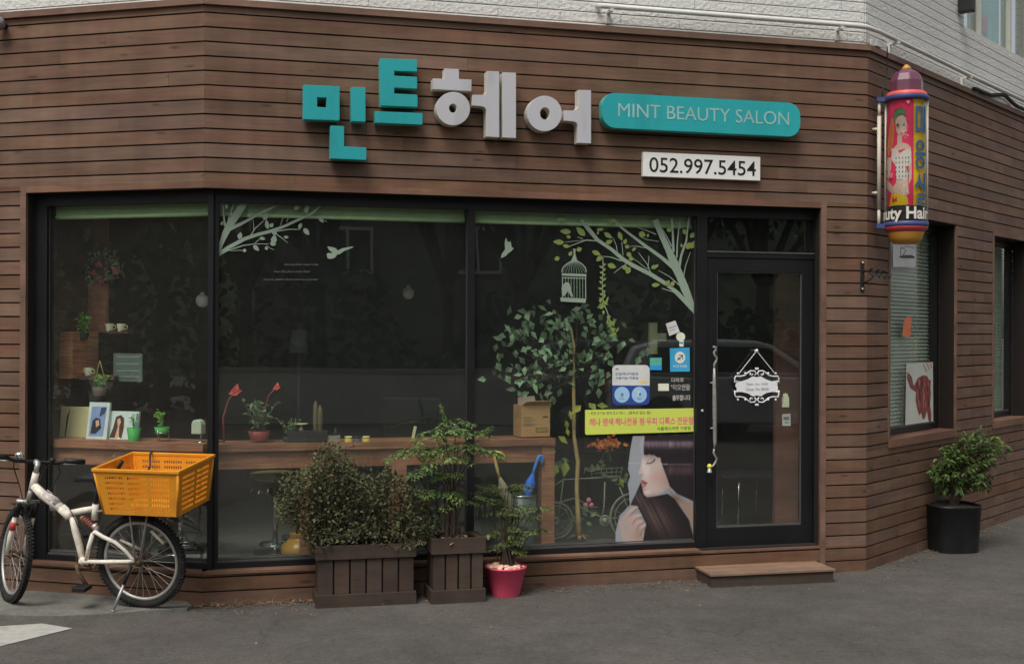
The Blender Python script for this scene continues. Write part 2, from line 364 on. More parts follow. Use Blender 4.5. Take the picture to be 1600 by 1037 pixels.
# ------------------------------------------------------------------ the corner building
bld = thing('corner_building', 'brown plank clad corner shop with white brick storey above and large black framed display windows', 'building', ID)
def boards(mb, x0, x1, holes, k0=-1, k1=42, th=.018, seed=1):
    r = random.Random(seed)
    for k in range(k0, k1):
        zt, zb = H0 - k*PB - .005, H0 - (k+1)*PB + .005
        zb = max(zb, 0.0); zt = min(zt, H0 + .045)
        if zt - zb < .01: continue
        cuts = sorted({zb, zt} | {z for h in holes for z in (h[2], h[3]) if zb < z < zt})
        joints = []
        x = x0 + r.uniform(.5, 3.0)
        while x < x1: joints.append(x); x += r.uniform(1.9, 3.6)
        for a, b in zip(cuts, cuts[1:]):
            iv = [(x0, x1)]
            for h in holes:
                if h[2] < (a+b)/2 < h[3]:
                    iv = [q for i in iv for q in ((i[0], min(i[1], h[0])), (max(i[0], h[1]), i[1])) if q[1] - q[0] > .004]
            for i in iv:
                js = [i[0]] + [j for j in joints if i[0]+.15 < j < i[1]-.15] + [i[1]]
                for n, (p, q) in enumerate(zip(js, js[1:])):
                    d = r.uniform(-.0012, .0012)
                    mb.box(p + (.001 if n else 0), q, d, th, a, b)
def backing(mb, x0, x1, holes, z0, z1, y0=.018, y1=.14):
    zs = sorted({z0, z1} | {min(max(z, z0), z1) for h in holes for z in (h[2], h[3])})
    for a, b in zip(zs, zs[1:]):
        iv = [(x0, x1)]
        for h in holes:
            if h[2] < (a+b)/2 < h[3]:
                iv = [q for i in iv for q in ((i[0], min(i[1], h[0])), (max(i[0], h[1]), i[1])) if q[1] - q[0] > .004]
        for i in iv: mb.box(i[0], i[1], y0, y1, a, b)
xL = FL.x(40.5, 0, 520)                      # left end of the shopfront opening
xR = FF.x(1282, 0, 560)                     # right end
TW = .042                                   # trim width
XL0, XR1 = -6.0, 7.0
ZTR = H0 + .047                             # cornice board
ww0 = (FR.x(1390.5, 0, 500), FR.x(1494, 0, 500)); wz0 = FR.z(1494, 669, 0); wzt = FR.z(1470, 347, 0)
ww1x = FR.x(1552.5, 0, 500); ww1 = (ww1x, ww1x + .95); wz1 = FR.z(1575, 654, 0); wz1t = FR.z(1575, 371, 0)
hL = [(xL - TW, .05, ZS - .012, ZT + TW)]; hF = [(-.05, xR + TW, ZS - .012, ZT + TW)]
hL2 = [(xL, .3, ZS, ZT)]; hF2 = [(-.3, xR, ZS, ZT)]
ST = .06                                    # sill trim of the side windows
hR = [(ww0[0] - .03, ww0[1] + .012, wz0 - ST, wzt), (ww1[0] - .03, ww1[1] + .03, wz1 - ST, wz1t + .045)]
hR2 = [(ww0[0], ww0[1], wz0, wzt), (ww1[0], ww1[1], wz1, wz1t)]
for nm, fr, x0, x1, ho, ho2, sd in (('left_cladding', FL, XL0, 0, hL, hL2, 3), ('front_cladding', FF, 0, WF, hF, hF2, 5), ('right_cladding', FR, 0, XR1, hR, hR2, 9)):
    mb = MB(fr); boards(mb, x0, x1, ho, seed=sd); mb.build('plank_cladding', M['clad'], bld)
    mb = MB(fr); backing(mb, x0, x1, ho2, 0, ZTR - .001); mb.build('wall_core', M['back'], bld)
# cornice
for fr, x0, x1 in ((FL, XL0, 0.006), (FF, -.006, WF + .008), (FR, -.008, XR1)):
    mb = MB(fr); mb.box(x0, x1, -.024, .13, ZTR, ZTR + .04); mb.build('cornice', M['trim'], bld)
# shopfront surround, jambs, soffit, sill, threshold
RD = .085
mb = MB(FL)
mb.box(xL - TW, xL, -.006, .0175, ZS, ZT + TW); mb.box(xL, .002, -.006, .0175, ZT, ZT + TW)
mb.box(xL - .03, xL - .0005, .018, RD + .06, ZS, ZT)
mb.box(xL, 0, -.012, RD + .02, ZS - .014, ZS + .002)
mb.build('window_surround', M['trim'], bld)
mb = MB(FF)
mb.box(xR, xR + TW, -.006, .0175, 0.004, ZT + TW); mb.box(-.002, xR, -.0065, .0175, ZT, ZT + TW)
mb.box(xR + .0005, xR + .03, .018, RD + .06, ZS, ZT)
xD0 = FF.x(1095, 0, 700)
mb.box(0, xD0, -.012, RD + .02, ZS - .014, ZS + .002)
mb.box(xD0 + .001, xR - .001, -.003, RD + .02, ZS - .024, ZS - .008)
mb.build('door_surround', M['trim'], bld)
# black aluminium shopfront frame, member by member
y0, y1 = RD, RD + .075
zh = FF.z(900, 331.5, y0)                  # underside of head
zb = ZS + .062
def bx(fr, nm, *b, m='black'):
    mb = MB(fr); mb.box(*b); return mb.build(nm, M[m], bld)
xLf = FL.x(57, y0, 520); xLg = FL.x(73, y0, 520)
xLc = FL.x(325, y0, 600)
xFc = FF.x(340, y0, 600)
xm0, xm1 = FF.x(731, y0), FF.x(741.5, y0)
xq0, xq1 = FF.x(1088, y0), FF.x(1104, y0)
xe0 = FF.x(1271.5, y0)
head = bx(FL, 'frame_head', xL, xLc, y0, y1, zh, ZT - .001)
bx(FL, 'frame_stile', xL, xLg, y0 - .001, y1 - .002, ZS + .003, zh)
bx(FL, 'frame_rail', xLg, xLc, y0, y1, ZS + .003, zb - .024); bx(FL, 'frame_bead', xLg, xLc, y0 + .018, y1, zb - .024, zb - .012, m='bead'); bx(FL, 'frame_bead', xLg, xLc, y0+.03, y1, zb - .008, zb, m='bead')
bx(FF, 'frame_head', xFc, xR - .001, y0, y1, zh, ZT - .001)
mb = MB(FL); mb.box(xLc, FL.x(333, y0, 600), y0 - .006, y1, ZS + .003, ZT - .002); mb.build('corner_post', M['black'], bld)
mb = MB(FF); mb.box(FF.x(332.5, y0, 600), xFc, y0 - .004, y1, ZS + .003, ZT - .002); mb.build('corner_post', M['black'], bld)
for a, b in ((xFc, xm0), (xm1, xq0)):
    bx(FF, 'frame_rail', a, b, y0, y1, ZS + .003, zb - .024); bx(FF, 'frame_bead', a, b, y0 + .018, y1, zb - .024, zb - .012, m='bead'); bx(FF, 'frame_bead', a, b, y0+.03, y1, zb - .008, zb, m='bead')
bx(FF, 'mullion', xm0, xm1, y0 - .003, y1, ZS + .003, zh)
bx(FF, 'frame_stile', xq0, xq1, y0 - .006, y1, ZS + .003, zh)
bx(FF, 'frame_stile', xe0, xR - .001, y0 - .003, y1, ZS - .006, zh)
yg = RD + .034
for fr, a, b in ((FL, xLg, xLc), (FF, xFc, xm0), (FF, xm1, xq0)):
    pn = bx(fr, 'display_window', a + .0015, b - .0015, yg, yg + .006, zb + .0005, zh - .0005, m='glass')
    for c, d in ((a, a+.006), (b-.006, b)):
        mb = MB(fr); mb.box(c, d, yg - .012, yg - .001, zb, zh); mb.build('gasket', M['rubber'], pn)
# transom bar and light over the door
zt0, zt1 = FF.z(1190, 402.5, y0), FF.z(1190, 392, y0)
bx(FF, 'transom_bar', xq1, xe0, y0, y1, zt0, zt1)
bx(FF, 'frame_bead', xq1, xe0, y0 - .004, y0, zt1 - .012, zt1 - .003, m='bead')
bx(FF, 'transom_window', xq1 + .001, xe0 - .001, yg, yg + .006, zt1 + .0005, zh - .0005, m='doorglass')
# the door
zd0, zd1 = ZS - .004, zt0 - .004
yd = y0 + .006
xg0, xg1 = FF.x(1120.5, yd), FF.x(1253, yd); zg0, zg1 = FF.z(1190, 820.5, yd), FF.z(1190, 424.5, yd)
mb = MB(FF)
mb.box(xq1 + .003, xg0, yd, yd + .045, zd0, zd1); mb.box(xg1, xe0 - .003, yd, yd + .045, zd0, zd1)
mb.box(xg0, xg1, yd + .0005, yd + .0445, zd0, zg0); mb.box(xg0, xg1, yd + .0005, yd + .0445, zg1, zd1)
door = mb.build('door', M['black'], bld, mod=bevel(.003))
mb = MB(FF); mb.box(xg0+.001, xg1-.001, yd + .02, yd + .026, zg0+.001, zg1-.001); mb.build('door_pane', M['doorglass'], door)
mb = MB(FF)
mb.box(xg0, xg1, yd + .008, yd + .019, zg0, zg0 + .012); mb.box(xg0, xg0 + .007, yd + .008, yd + .019, zg0 + .012, zg1); mb.box(xg1 - .007, xg1, yd + .008, yd + .019, zg0 + .012, zg1); mb.box(xg0+.007, xg1-.007, yd+.008, yd+.019, zg1-.007, zg1)
mb.build('glazing_bead', M['bead'], door)
mb = MB(FF); c = FF.px(1202, 852, yd)
mb.tube([(c.x, yd + .002, c.z), (c.x, yd - .012, c.z)], .011, 12); mb.build('lock', pmat('lock steel', (.5, .48, .44, 1), rough=.3, metal=1), door)
mb = MB(FF); c = FF.px(1097, 640.5, y0 - .006); mb.tube([(c.x, c.y+.001, c.z), (c.x, c.y - .008, c.z)], .009, 10); mb.build('door_sensor', M['white'], bld)
M['iron'] = pmat('grey wrought iron', (.36, .34, .31, 1), rough=.45, var=.2, scale=30, metal=.35)
mb = MB(FF)
def P(u, v, y): q = FF.px(u, v, y); return (q.x, y, q.z)
ya = yd - .05
mb.tube([P(1114, 541, ya), P(1118.5, 541.5, ya), P(1118, 546, ya), P(1115.5, 549, ya), P(1116.5, 554, ya), P(1120, 558, ya), P(1119, 563, ya), P(1116, 568, ya), P(1116, 575, ya)], .008, 8)
mb.tube([P(1116, 570, ya), P(1116, 600, ya), P(1116.5, 640, ya), P(1117, 690, ya), P(1116, 702, ya)], [.007, .013, .015, .012, .007], 10)
mb.tube([P(1116, 700, ya), P(1115, 706, ya), P(1117, 711, ya), P(1120, 715, ya), P(1118, 721, ya), P(1114, 727, ya), P(1110, 728, ya)], .008, 8)
for v in (597, 668):
    mb.tube([P(1110, v, yd), P(1111, v, ya + .005), P(1116, v, ya)], .006, 8)
mb.build('handle', M['iron'], door)
# upper storey in white stone siding, each wall with its own sheet
uw = dict(x0=FR.x(1505, .02, 40), zb=FR.z(1560, 72, .02), )
ZU = ZTR + .041; ZTOP = 6.6; YU = .022
# opening of the upper window (right wall)
ux0 = FR.x(1506, YU, 60); ux1 = ux0 + 1.9; uz0 = FR.z(1560, 74, YU); uz1 = uz0 + 1.25
for fr, x0, x1, ho in ((FL, XL0, -.0, []), (FF, 0.006, WF - .02, []), (FR, .014, XR1, [(ux0, ux1, uz0, uz1)])):
    mb = MB(fr); backing(mb, x0, x1, ho, ZU, ZTOP, YU, .2); mb.build('brick_wall', M['brick'], bld)
mb = MB()
pl = [FL.w(XL0, .05, 0), FF.w(.02, .05, 0), FF.w(WF, .05, 0), FR.w(XR1, .05, 0), FR.w(XR1, 7, 0), FL.w(XL0, 9, 0)]
mb.plate([(p.x, p.y) for p in pl], ZTOP + .001, ZTOP + .25); mb.build('roof', pmat('roof slab', (.35, .34, .32, 1)), bld)
mb = MB()
mb.plate([(p.x, p.y) for p in pl], 3.15, 3.3); mb.build('upper_floor', M['ceil'], bld)
# upper window
M['frame'] = pmat('cream window frame', (.58, .57, .50, 1), rough=.45, var=.05)
M['upglass'] = glassmat('upper window glass', tint=(.85, .88, .87, 1), ior=1.6)
fw = .05
mb = MB(FR); yq = YU + .03
mb.box(ux0, ux1, yq, yq + .1, uz0, uz0 + fw); mb.box(ux0, ux1, yq, yq + .1, uz1 - fw, uz1)
xs = [ux0, FR.x(1534, yq, 50), FR.x(1580, yq, 70), ux1 - fw]
xs2 = []
for i, x in enumerate(xs):
    w = (.035, .03, .05, fw)[i]; mb.box(x, x + w, yq + (.001 if i in (0, 3) else .012), yq + .099, uz0 + fw, uz1 - fw); xs2.append(x + w)
upf = mb.build('upper_window', M['frame'], bld, mod=bevel(.004))
for i in range(3):
    mb = MB(FR); mb.box(xs2[i], xs[i+1], yq + .05, yq + .056, uz0 + fw, uz1 - fw); mb.build('window_pane', M['upglass'], upf)
M['uproom'] = pmat('upper room wall', (.10, .11, .10, 1))
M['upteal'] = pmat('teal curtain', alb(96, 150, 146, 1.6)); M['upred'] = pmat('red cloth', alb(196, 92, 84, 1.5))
mb = MB(FR); mb.box(xs2[1] - .01, xs[2] + .02, yq + .12, yq + .135, uz0 + .1, uz1); mb.build('curtain', M['upteal'], upf)  # teal sheet behind the pane, paints in a bright reflection
mb = MB(FR); xm_ = xs2[1]*.5 + xs[2]*.5; zm_ = FR.z(1553, 45, yq + .11); mb.prism([(xm_-.05, zm_-.08), (xm_+.04, zm_-.1), (xm_+.05, zm_+.02), (xm_, zm_+.09), (xm_-.05, zm_+.03)], yq + .1, yq + .115); mb.build('hanging_cloth', M['upred'], upf)  # red shape painted into the same reflection
mb = MB(FR); mb.box(ux0 - .3, ux1 + .3, 1.6, 1.65, uz0 - .3, uz1 + .3); mb.build('upper_room_wall', M['uproom'], bld)
# side windows on the right wall
RJ = .143
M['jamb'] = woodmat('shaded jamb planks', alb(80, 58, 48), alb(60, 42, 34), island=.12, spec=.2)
for (a, b), z0, z1, first in ((ww0, wz0, wzt, True), (ww1, wz1, wz1t, False)):
    mb = MB(FR)
    mb.box(a - .03, a, -.006, .0175, z0 - ST, z1); mb.box(a - .03, b + (.0 if first else .03), -.012, .0178, z0 - ST, z0)
    mb.box(a, b, .018, RJ, z0 - .03, z0 + .001)
    mb.box(b, b + .012, -.004, .0174, z0, z1)
    if not first: mb.box(a - .03, b + .03, -.007, .0176, z1, z1 + .045)
    mb.build('window_surround', M['trim'], bld)
    mb = MB(FR)
    z = z1
    while z > z0:                              # plank lined reveal
        mb.box(b + .0005, b + .02, .018, RJ + .05, max(z - .08, z0), z); z -= .09
    z = z1
    while z > z0:
        mb.box(a - .02, a - .0005, .018, RJ + .05, max(z - .08, z0), z); z -= .09
    mb.box(a, b, .018, RJ + .05, z1 + .0005, z1 + .02)
    mb.build('window_reveal', M['jamb'], bld)
    mb = MB(FR); t = .05
    mb.box(a, a + t, RJ, RJ + .06, z0 + .002, z1); mb.box(b - t, b, RJ, RJ + .06, z0 + .002, z1)
    mb.box(a + t, b - t, RJ + .001, RJ + .059, z0 + .002, z0 + t); mb.box(a + t, b - t, RJ + .001, RJ + .059, z1 - t, z1)
    wf = mb.build('side_window', M['black'], bld)
    mb = MB(FR); mb.box(a + t, b - t, RJ + .012, RJ + .03, z0 + t, z0 + t + .012); mb.build('window_bead', M['bead'], wf)
    mb = MB(FR); mb.box(a + t, b - t, RJ + .02, RJ + .026, z0 + t + .012, z1 - t); mb.build('window_pane', M['glass'], wf)
# the salon inside: floor, ceiling, walls
def inset(fr, x, y): p = fr.w(x, y, 0); return (p.x, p.y)
room = [inset(FL, xL - .02, .2), inset(FL, -.05, .2), inset(FF, WF + .02, .2), inset(FR, 3.9, .45), inset(FF, 7.3, 4.4), inset(FF, -1.1, 4.4), inset(FL, xL - .02, 4.3)]
mb = MB(); mb.plate(room, ZS - .1, ZS - .012); mb.build('salon_floor', M['floor'], bld)
mb = MB(); mb.plate(room, 2.95, 3.05); mb.build('salon_ceiling', M['ceil'], bld)
def wallseg(p, q, m, nm='salon_wall', z0=ZS - .011, z1=2.949):
    d = Vector((q[0]-p[0], q[1]-p[1])); n = Vector((-d.y, d.x)).normalized()*.08
    mb = MB(); mb.plate([p, q, (q[0]+n.x, q[1]+n.y), (p[0]+n.x, p[1]+n.y)], z0, z1); mb.build(nm, m, bld)
wallseg(room[0], room[6], M['roomwood'])
wallseg(room[6], room[5], M['room']); wallseg(room[5], room[4], M['room']); wallseg(room[4], room[3], M['room'])
# ------------------------------------------------------------------ camera, sky, sun
cd = bpy.data.cameras.new('camera'); cam = bpy.data.objects.new('camera', cd); COL.objects.link(cam)
cam.matrix_world = Matrix.Translation(CAM) @ Matrix.Rotation(math.pi/2, 4, 'X') @ Matrix.Rotation(ROLL, 4, 'Z')
cd.sensor_width = 36; cd.lens = FOC/1600*36; cd.clip_end = 2000; cd.clip_start = .05
cd.shift_y = 0.0
scene.camera = cam
wd = bpy.data.worlds.new('World'); scene.world = wd; wd.use_nodes = True
nt = wd.node_tree; N = nt.nodes
sky = N.new('ShaderNodeTexSky'); sky.sky_type = 'NISHITA'; sky.sun_disc = False
EL, AZ = 58.0, 205.0            # the sun stands behind the camera, a little to its left
sky.sun_elevation = math.radians(EL); sky.sun_rotation = math.radians(AZ); sky.air_density = 1.0; sky.dust_density = 4.0; sky.ozone_density = 1.0
hs = N.new('ShaderNodeHueSaturation'); hs.inputs['Saturation'].default_value = .22
nt.links.new(sky.outputs[0], hs.inputs['Color']); nt.links.new(hs.outputs[0], N['Background'].inputs['Color']); N['Background'].inputs['Strength'].default_value = .11
sl = bpy.data.lights.new('sun', 'SUN'); sun = bpy.data.objects.new('sun', sl); COL.objects.link(sun)
sl.energy = 1.35; sl.angle = math.radians(24); sl.color = (1, .965, .91)
a = math.radians(AZ); e = math.radians(EL)
sd = Vector((math.sin(a)*math.cos(e), math.cos(a)*math.cos(e), math.sin(e)))
sun.rotation_euler = sd.to_track_quat('Z', 'Y').to_euler(); sun.location = sd*30
scene.view_settings.view_transform = 'Standard'; scene.view_settings.look = 'None'; scene.view_settings.gamma = 1; scene.view_settings.use_curve_mapping = False
scene.view_settings.exposure = .32
scene.render.engine = 'CYCLES'
cy = scene.cycles; cy.max_bounces = 8; cy.transparent_max_bounces = 24; cy.caustics_reflective = False; cy.caustics_refractive = False; cy.use_denoising = True; cy.sample_clamp_indirect = 4
# ------------------------------------------------------------------ ground
def groundmat(name, base, patch, spk=.35, bump=.35):
    m = bpy.data.materials.new(name); m.use_nodes = True; nt = m.node_tree; N = nt.nodes; Lk = nt.links.new
    b = N['Principled BSDF']; b.inputs['Roughness'].default_value = .9; b.inputs['Specular IOR Level'].default_value = .2
    tc = N.new('ShaderNodeTexCoord')
    def nz(s, d, r=.6):
        n = N.new('ShaderNodeTexNoise'); n.inputs['Scale'].default_value = s; n.inputs['Detail'].default_value = d; n.inputs['Roughness'].default_value = r; Lk(tc.outputs['Object'], n.inputs['Vector']); return n
    def rng(n, a, b2, c, d):
        r = N.new('ShaderNodeMapRange'); r.inputs['From Min'].default_value = a; r.inputs['From Max'].default_value = b2; r.inputs['To Min'].default_value = c; r.inputs['To Max'].default_value = d; Lk(n.outputs[0], r.inputs['Value']); return r
    big = rng(nz(.9, 6), .35, .65, 0, 1); mid = rng(nz(5, 8, .75), .3, .7, .8, 1.2); fine = nz(70, 5, .8); fr = rng(fine, .3, .72, 1-spk, 1+spk)
    mx = N.new('ShaderNodeMix'); mx.data_type = 'RGBA'; mx.inputs[6].default_value = base; mx.inputs[7].default_value = patch; Lk(big.outputs[0], mx.inputs[0])
    mu = N.new('ShaderNodeMath'); mu.operation = 'MULTIPLY'; Lk(mid.outputs[0], mu.inputs[0]); Lk(fr.outputs[0], mu.inputs[1])
    h = N.new('ShaderNodeHueSaturation'); Lk(mx.outputs[2], h.inputs['Color']); Lk(mu.outputs[0], h.inputs['Value']); Lk(h.outputs[0], b.inputs['Base Color'])
    grit = rng(nz(26, 4, .75), .28, .72, .78, 1.2); m3 = N.new('ShaderNodeMath'); m3.operation = 'MULTIPLY'; Lk(mu.outputs[0], m3.inputs[0]); Lk(grit.outputs[0], m3.inputs[1])
    wv = N.new('ShaderNodeMixRGB'); wv.blend_type = 'ADD'; wv.inputs[0].default_value = .18; Lk(tc.outputs['Object'], wv.inputs[1]); wn = nz(6, 4); Lk(wn.outputs['Color'], wv.inputs[2])
    vo = N.new('ShaderNodeTexVoronoi'); vo.feature = 'DISTANCE_TO_EDGE'; vo.inputs['Scale'].default_value = 1.1; Lk(wv.outputs[0], vo.inputs['Vector'])
    ck = N.new('ShaderNodeMapRange'); ck.inputs['From Min'].default_value = .004; ck.inputs['From Max'].default_value = .014; ck.inputs['To Min'].default_value = .8; ck.inputs['To Max'].default_value = 1; Lk(vo.outputs['Distance'], ck.inputs['Value'])
    msk = rng(nz(.8, 3), .5, .6, 0, 1); cm = N.new('ShaderNodeMix'); cm.inputs[2].default_value = 1; Lk(msk.outputs[0], cm.inputs[0]); Lk(ck.outputs[0], cm.inputs[3])
    m4 = N.new('ShaderNodeMath'); m4.operation = 'MULTIPLY'; Lk(m3.outputs[0], m4.inputs[0]); Lk(cm.outputs[0], m4.inputs[1]); Lk(m4.outputs[0], h.inputs['Value'])
    vs_ = N.new('ShaderNodeTexVoronoi'); vs_.inputs['Scale'].default_value = 14; Lk(tc.outputs['Object'], vs_.inputs['Vector']); sp_ = N.new('ShaderNodeMapRange'); sp_.inputs['From Min'].default_value = .06; sp_.inputs['From Max'].default_value = .11; sp_.inputs['To Min'].default_value = .55; sp_.inputs['To Max'].default_value = 0; Lk(vs_.outputs['Distance'], sp_.inputs['Value'])
    lm_ = N.new('ShaderNodeMath'); lm_.operation = 'MULTIPLY'; Lk(sp_.outputs[0], lm_.inputs[0]); gs_ = rng(nz(3, 2), .5, .62, 0, 1); Lk(gs_.outputs[0], lm_.inputs[1])
    lx = N.new('ShaderNodeMix'); lx.data_type = 'RGBA'; lx.inputs[7].default_value = (.26, .24, .21, 1); Lk(lm_.outputs[0], lx.inputs[0]); Lk(h.outputs[0], lx.inputs[6]); Lk(lx.outputs[2], b.inputs['Base Color'])
    bp = N.new('ShaderNodeBump'); bp.inputs['Strength'].default_value = bump; bp.inputs['Distance'].default_value = .006; Lk(fine.outputs[0], bp.inputs['Height']); Lk(bp.outputs[0], b.inputs['Normal'])
    return m
mb = MB(); mb.add([(-400, -400, 0), (400, -400, 0), (400, 400, 0), (-400, 400, 0)], [(0, 1, 2, 3)])
tag(mb.build('ground', groundmat('asphalt', (.086, .079, .070, 1), (.118, .108, .095, 1))), kind='structure')
g = lambda u, v, z=0.0: tuple(ground(u, v, z))[:2]
mb = MB()
edge = [(-260, 966), (-60, 961), (0, 959), (50, 961), (100, 960.5), (150, 958), (185, 956), (225, 952.5), (265, 950.5), (292, 948.5), (300, 944), (290, 936)]
mb.plate([g(u, v, .02) for u, v in edge] + [FL.w(0.1, .03, 0)[:2], FL.w(-3, .03, 0)[:2], FL.w(-4, .03, 0)[:2]], 0.0, .02)
tag(mb.build('pavement', groundmat('worn concrete', (.22, .215, .19, 1), (.155, .15, .13, 1), spk=.12, bump=.15)), kind='structure')
mb = MB(); mb.add([(*g(-130, 986), .004), (*g(66, 973.5), .004), (*g(113, 981), .004), (*g(-100, 1034), .004)], [(0, 3, 2, 1)])
tag(mb.build('road_marking', pmat('worn road paint', (.44, .43, .39, 1), rough=.8, var=.1, scale=12, dark=(.2, .19, .18, 1), dscale=14, damt=.5)), kind='structure')
# ------------------------------------------------------------------ sign letters (raised blocks on the front wall)
M['teal'] = pmat('teal acrylic', alb(38, 139, 142, .76), rough=.35, var=.06, scale=2, stretch=(1, 1, .25), dark=alb(34, 112, 114, .7), dscale=5, damt=.35)
M['tealside'] = pmat('teal metal side', alb(66, 146, 138, .78), rough=.4, var=.05)
M['grey'] = pmat('pale grey acrylic', alb(158, 157, 160, .78), rough=.35, var=.05, scale=2, stretch=(1, 1, .25), dark=alb(132, 130, 128, .75), dscale=5, damt=.4)
M['greyside'] = pmat('pale cream metal side', alb(172, 168, 158, .82), rough=.4, var=.05)
YS = -.105
def sg(pts, sc=3.137, ox=450, oy=60, y=YS, fr=None):
    out = []
    for a, b in pts:
        p = (fr or FF).px(ox + a/sc, oy + b/sc, y); out.append((p.x, p.z))
    return out
def block(parent, pts, face, side, hole=None):
    q = sg(pts)
    # true level and plumb edges
    mb = MB()
    if hole is None:
        mb.mi = 1; mb.prism(q, YS + .004, -.022); mb.mi = 0
        cx = sum(p[0] for p in q)/len(q); cz = sum(p[1] for p in q)/len(q)
        mb.prism(q, YS, YS + .0035)
    else:
        h = sg(hole)
        mb.mi = 1; mb.ring(q, h, YS + .004, -.022); mb.mi = 0; mb.ring(q, h, YS, YS + .0035)
    # stand-off pins
    for p in (q[0], q[len(q)//2]):
        x = p[0]*.8 + sum(k[0] for k in q)/len(q)*.2; z = p[1]*.8 + sum(k[1] for k in q)/len(q)*.2
    return mb.build('letter_block', [face, side], parent, mod=bevel(.003))
def circ(cx, cy, rx, ry, n=40): return [(cx+rx*math.cos(2*math.pi*i/n), cy+ry*math.sin(2*math.pi*i/n)) for i in range(n)]
W0 = FF
ANG = 14.73
def letter(label):
    return thing('sign_letter', label, 'sign letter', FF, 'raised letters of the shop sign')
a = letter('teal block syllable 민 made of three separate pieces, first of the raised shop sign')
block(a, [(76, 225), (253, 233), (253, 400), (76, 394)], M['teal'], M['tealside'], [(143, 286), (189, 288), (189, 337), (143, 334)])
block(a, [(311, 236), (380, 239), (380, 406), (311, 404)], M['teal'], M['tealside'])
block(a, [(208, 425), (275, 428), (275, 527), (384, 533), (384, 594), (208, 586)], M['teal'], M['tealside'])
a = letter('teal block syllable 트, the highest raised letter of the shop sign')
block(a, [(452, 96), (632, 102), (632, 161), (521, 157), (521, 181), (633, 187), (633, 245), (521, 239), (521, 268), (635, 274), (635, 334), (455, 327)], M['teal'], M['tealside'])
block(a, [(427, 355), (660, 364), (659, 421), (428, 411)], M['teal'], M['tealside'])
a = letter('pale grey block syllable 헤 with a ring and two tall uprights on the brown planks')
block(a, [(768, 146), (838, 149), (838, 197), (900, 200), (899, 257), (711, 247), (711, 194), (768, 197)], M['grey'], M['greyside'])
block(a, circ(810, 342, 83, 82), M['grey'], M['greyside'], circ(809, 340, 19, 22))
block(a, [(975, 158), (1036, 161), (1036, 483), (972, 479), (972, 350), (966, 337), (952, 331), (905, 327), (905, 274), (952, 275), (967, 268), (975, 254)], M['grey'], M['greyside'])
block(a, [(1052, 164), (1118, 167), (1118, 487), (1053, 483)], M['grey'], M['greyside'])
a = letter('pale grey block syllable 어 beside the teal salon plate, last of the raised letters')
block(a, circ(1258, 366, 85, 87), M['grey'], M['greyside'], circ(1260, 366, 24, 30))
block(a, [(1424, 250), (1486, 252), (1486, 513), (1420, 510), (1420, 424), (1414, 411), (1400, 405), (1354, 401), (1354, 350), (1400, 352), (1416, 344), (1424, 330)], M['grey'], M['greyside'])
# teal plate
t = thing('salon_name_plate', 'teal rounded plate lettered MINT BEAUTY SALON on the brown plank front', 'sign', FF)
px0, px1 = FF.x(941.5, YS, 175), FF.x(1250.5, YS, 195); pz1 = FF.z(1095, 152, YS); pz0 = FF.z(1095, 206, YS)
def rrect(x0, x1, z0, z1, r, n=8):
    o = []
    for cx, cz, a0 in ((x1-r, z0+r, -90), (x1-r, z1-r, 0), (x0+r, z1-r, 90), (x0+r, z0+r, 180)):
        for i in range(n+1):
            t = math.radians(a0 + 90*i/n); o.append((cx+r*math.cos(t), cz+r*math.sin(t)))
    return o
mb = MB(); mb.mi = 1; mb.prism(rrect(px0, px1, pz0, pz1, .09), YS + .004, -.025); mb.mi = 0; mb.prism(rrect(px0, px1, pz0, pz1, .09), YS, YS + .0035)
mb.build('plate', [M['teal'], M['tealside']], t, mod=bevel(.003))
mb = MB(); hx = (px1-px0); capz = pz0 + (pz1-pz0)*.33
text(mb, 'MINT BEAUTY SALON', FF.x(964.5, YS), FF.x(1231.5, YS), capz, pz0 + (pz1-pz0)*.72, YS - .002, off=.0)
mb.build('lettering', pmat('faded pale lettering', alb(140, 176, 172, .62), rough=.5), t)
# phone number board
t = thing('phone_number_board', 'white board with black phone number 052.997.5454 below the teal plate', 'sign', FF)
yb = -.04
bx0, bx1 = FF.x(1005, yb, 255), FF.x(1188, yb, 265); bz1 = FF.z(1096, 240.5, yb); bz0 = FF.z(1096, 278, yb)
mb = MB(); mb.box(bx0, bx1, yb, -.004, bz0, bz1); mb.build('board', pmat('white board', alb(196, 193, 182, .86), rough=.5, var=.05, scale=3), t, mod=bevel(.002))
mb = MB(); text(mb, '052.997.5454', FF.x(1013.5, yb), FF.x(1180, yb), bz0 + (bz1-bz0)*.18, bz0 + (bz1-bz0)*.80, yb - .0015, off=.005)
mb.build('lettering', pmat('black lettering', (.012, .012, .012, 1)), t)
# ------------------------------------------------------------------ barber pole on the right wall
PX, PY = .205, -.235
pc = FR.w(PX, PY, 0); PD = pc.y
FP = Fr((pc.x, pc.y, 0), -17.95)                # its printed front faces the road; x to the right
def zp(v, u=1416): return at_depth(u, v, PD).z
def rp(w): return w*PD/FOC/1.051
pxc = (at_depth(1416, 300, PD).x - pc.x)
pole = thing('barber_pole', 'red and yellow barber pole sign with purple faceted cap on the shop corner', 'barber pole', FP)
M['purple'] = pmat('purple plastic', alb(108, 64, 82, .55), rough=.25, var=.06, scale=5, spec=.5)
M['pyel'] = pmat('amber plastic', (.60, .29, .05, 1), rough=.3, var=.08, scale=5)
M['pred'] = pmat('red plastic', alb(190, 80, 72, .75), rough=.35, var=.08)
M['dred'] = pmat('dark red plastic', alb(150, 52, 58, .9), rough=.35, var=.08)
M['pblue'] = pmat('blue painted steel', alb(54, 64, 104, .75), rough=.45, var=.12)
M['cream'] = pmat('cream painted steel', alb(160, 152, 138, .9), rough=.5, var=.08, scale=10)
C0 = (pxc, 0)
mb = MB(); n = 10
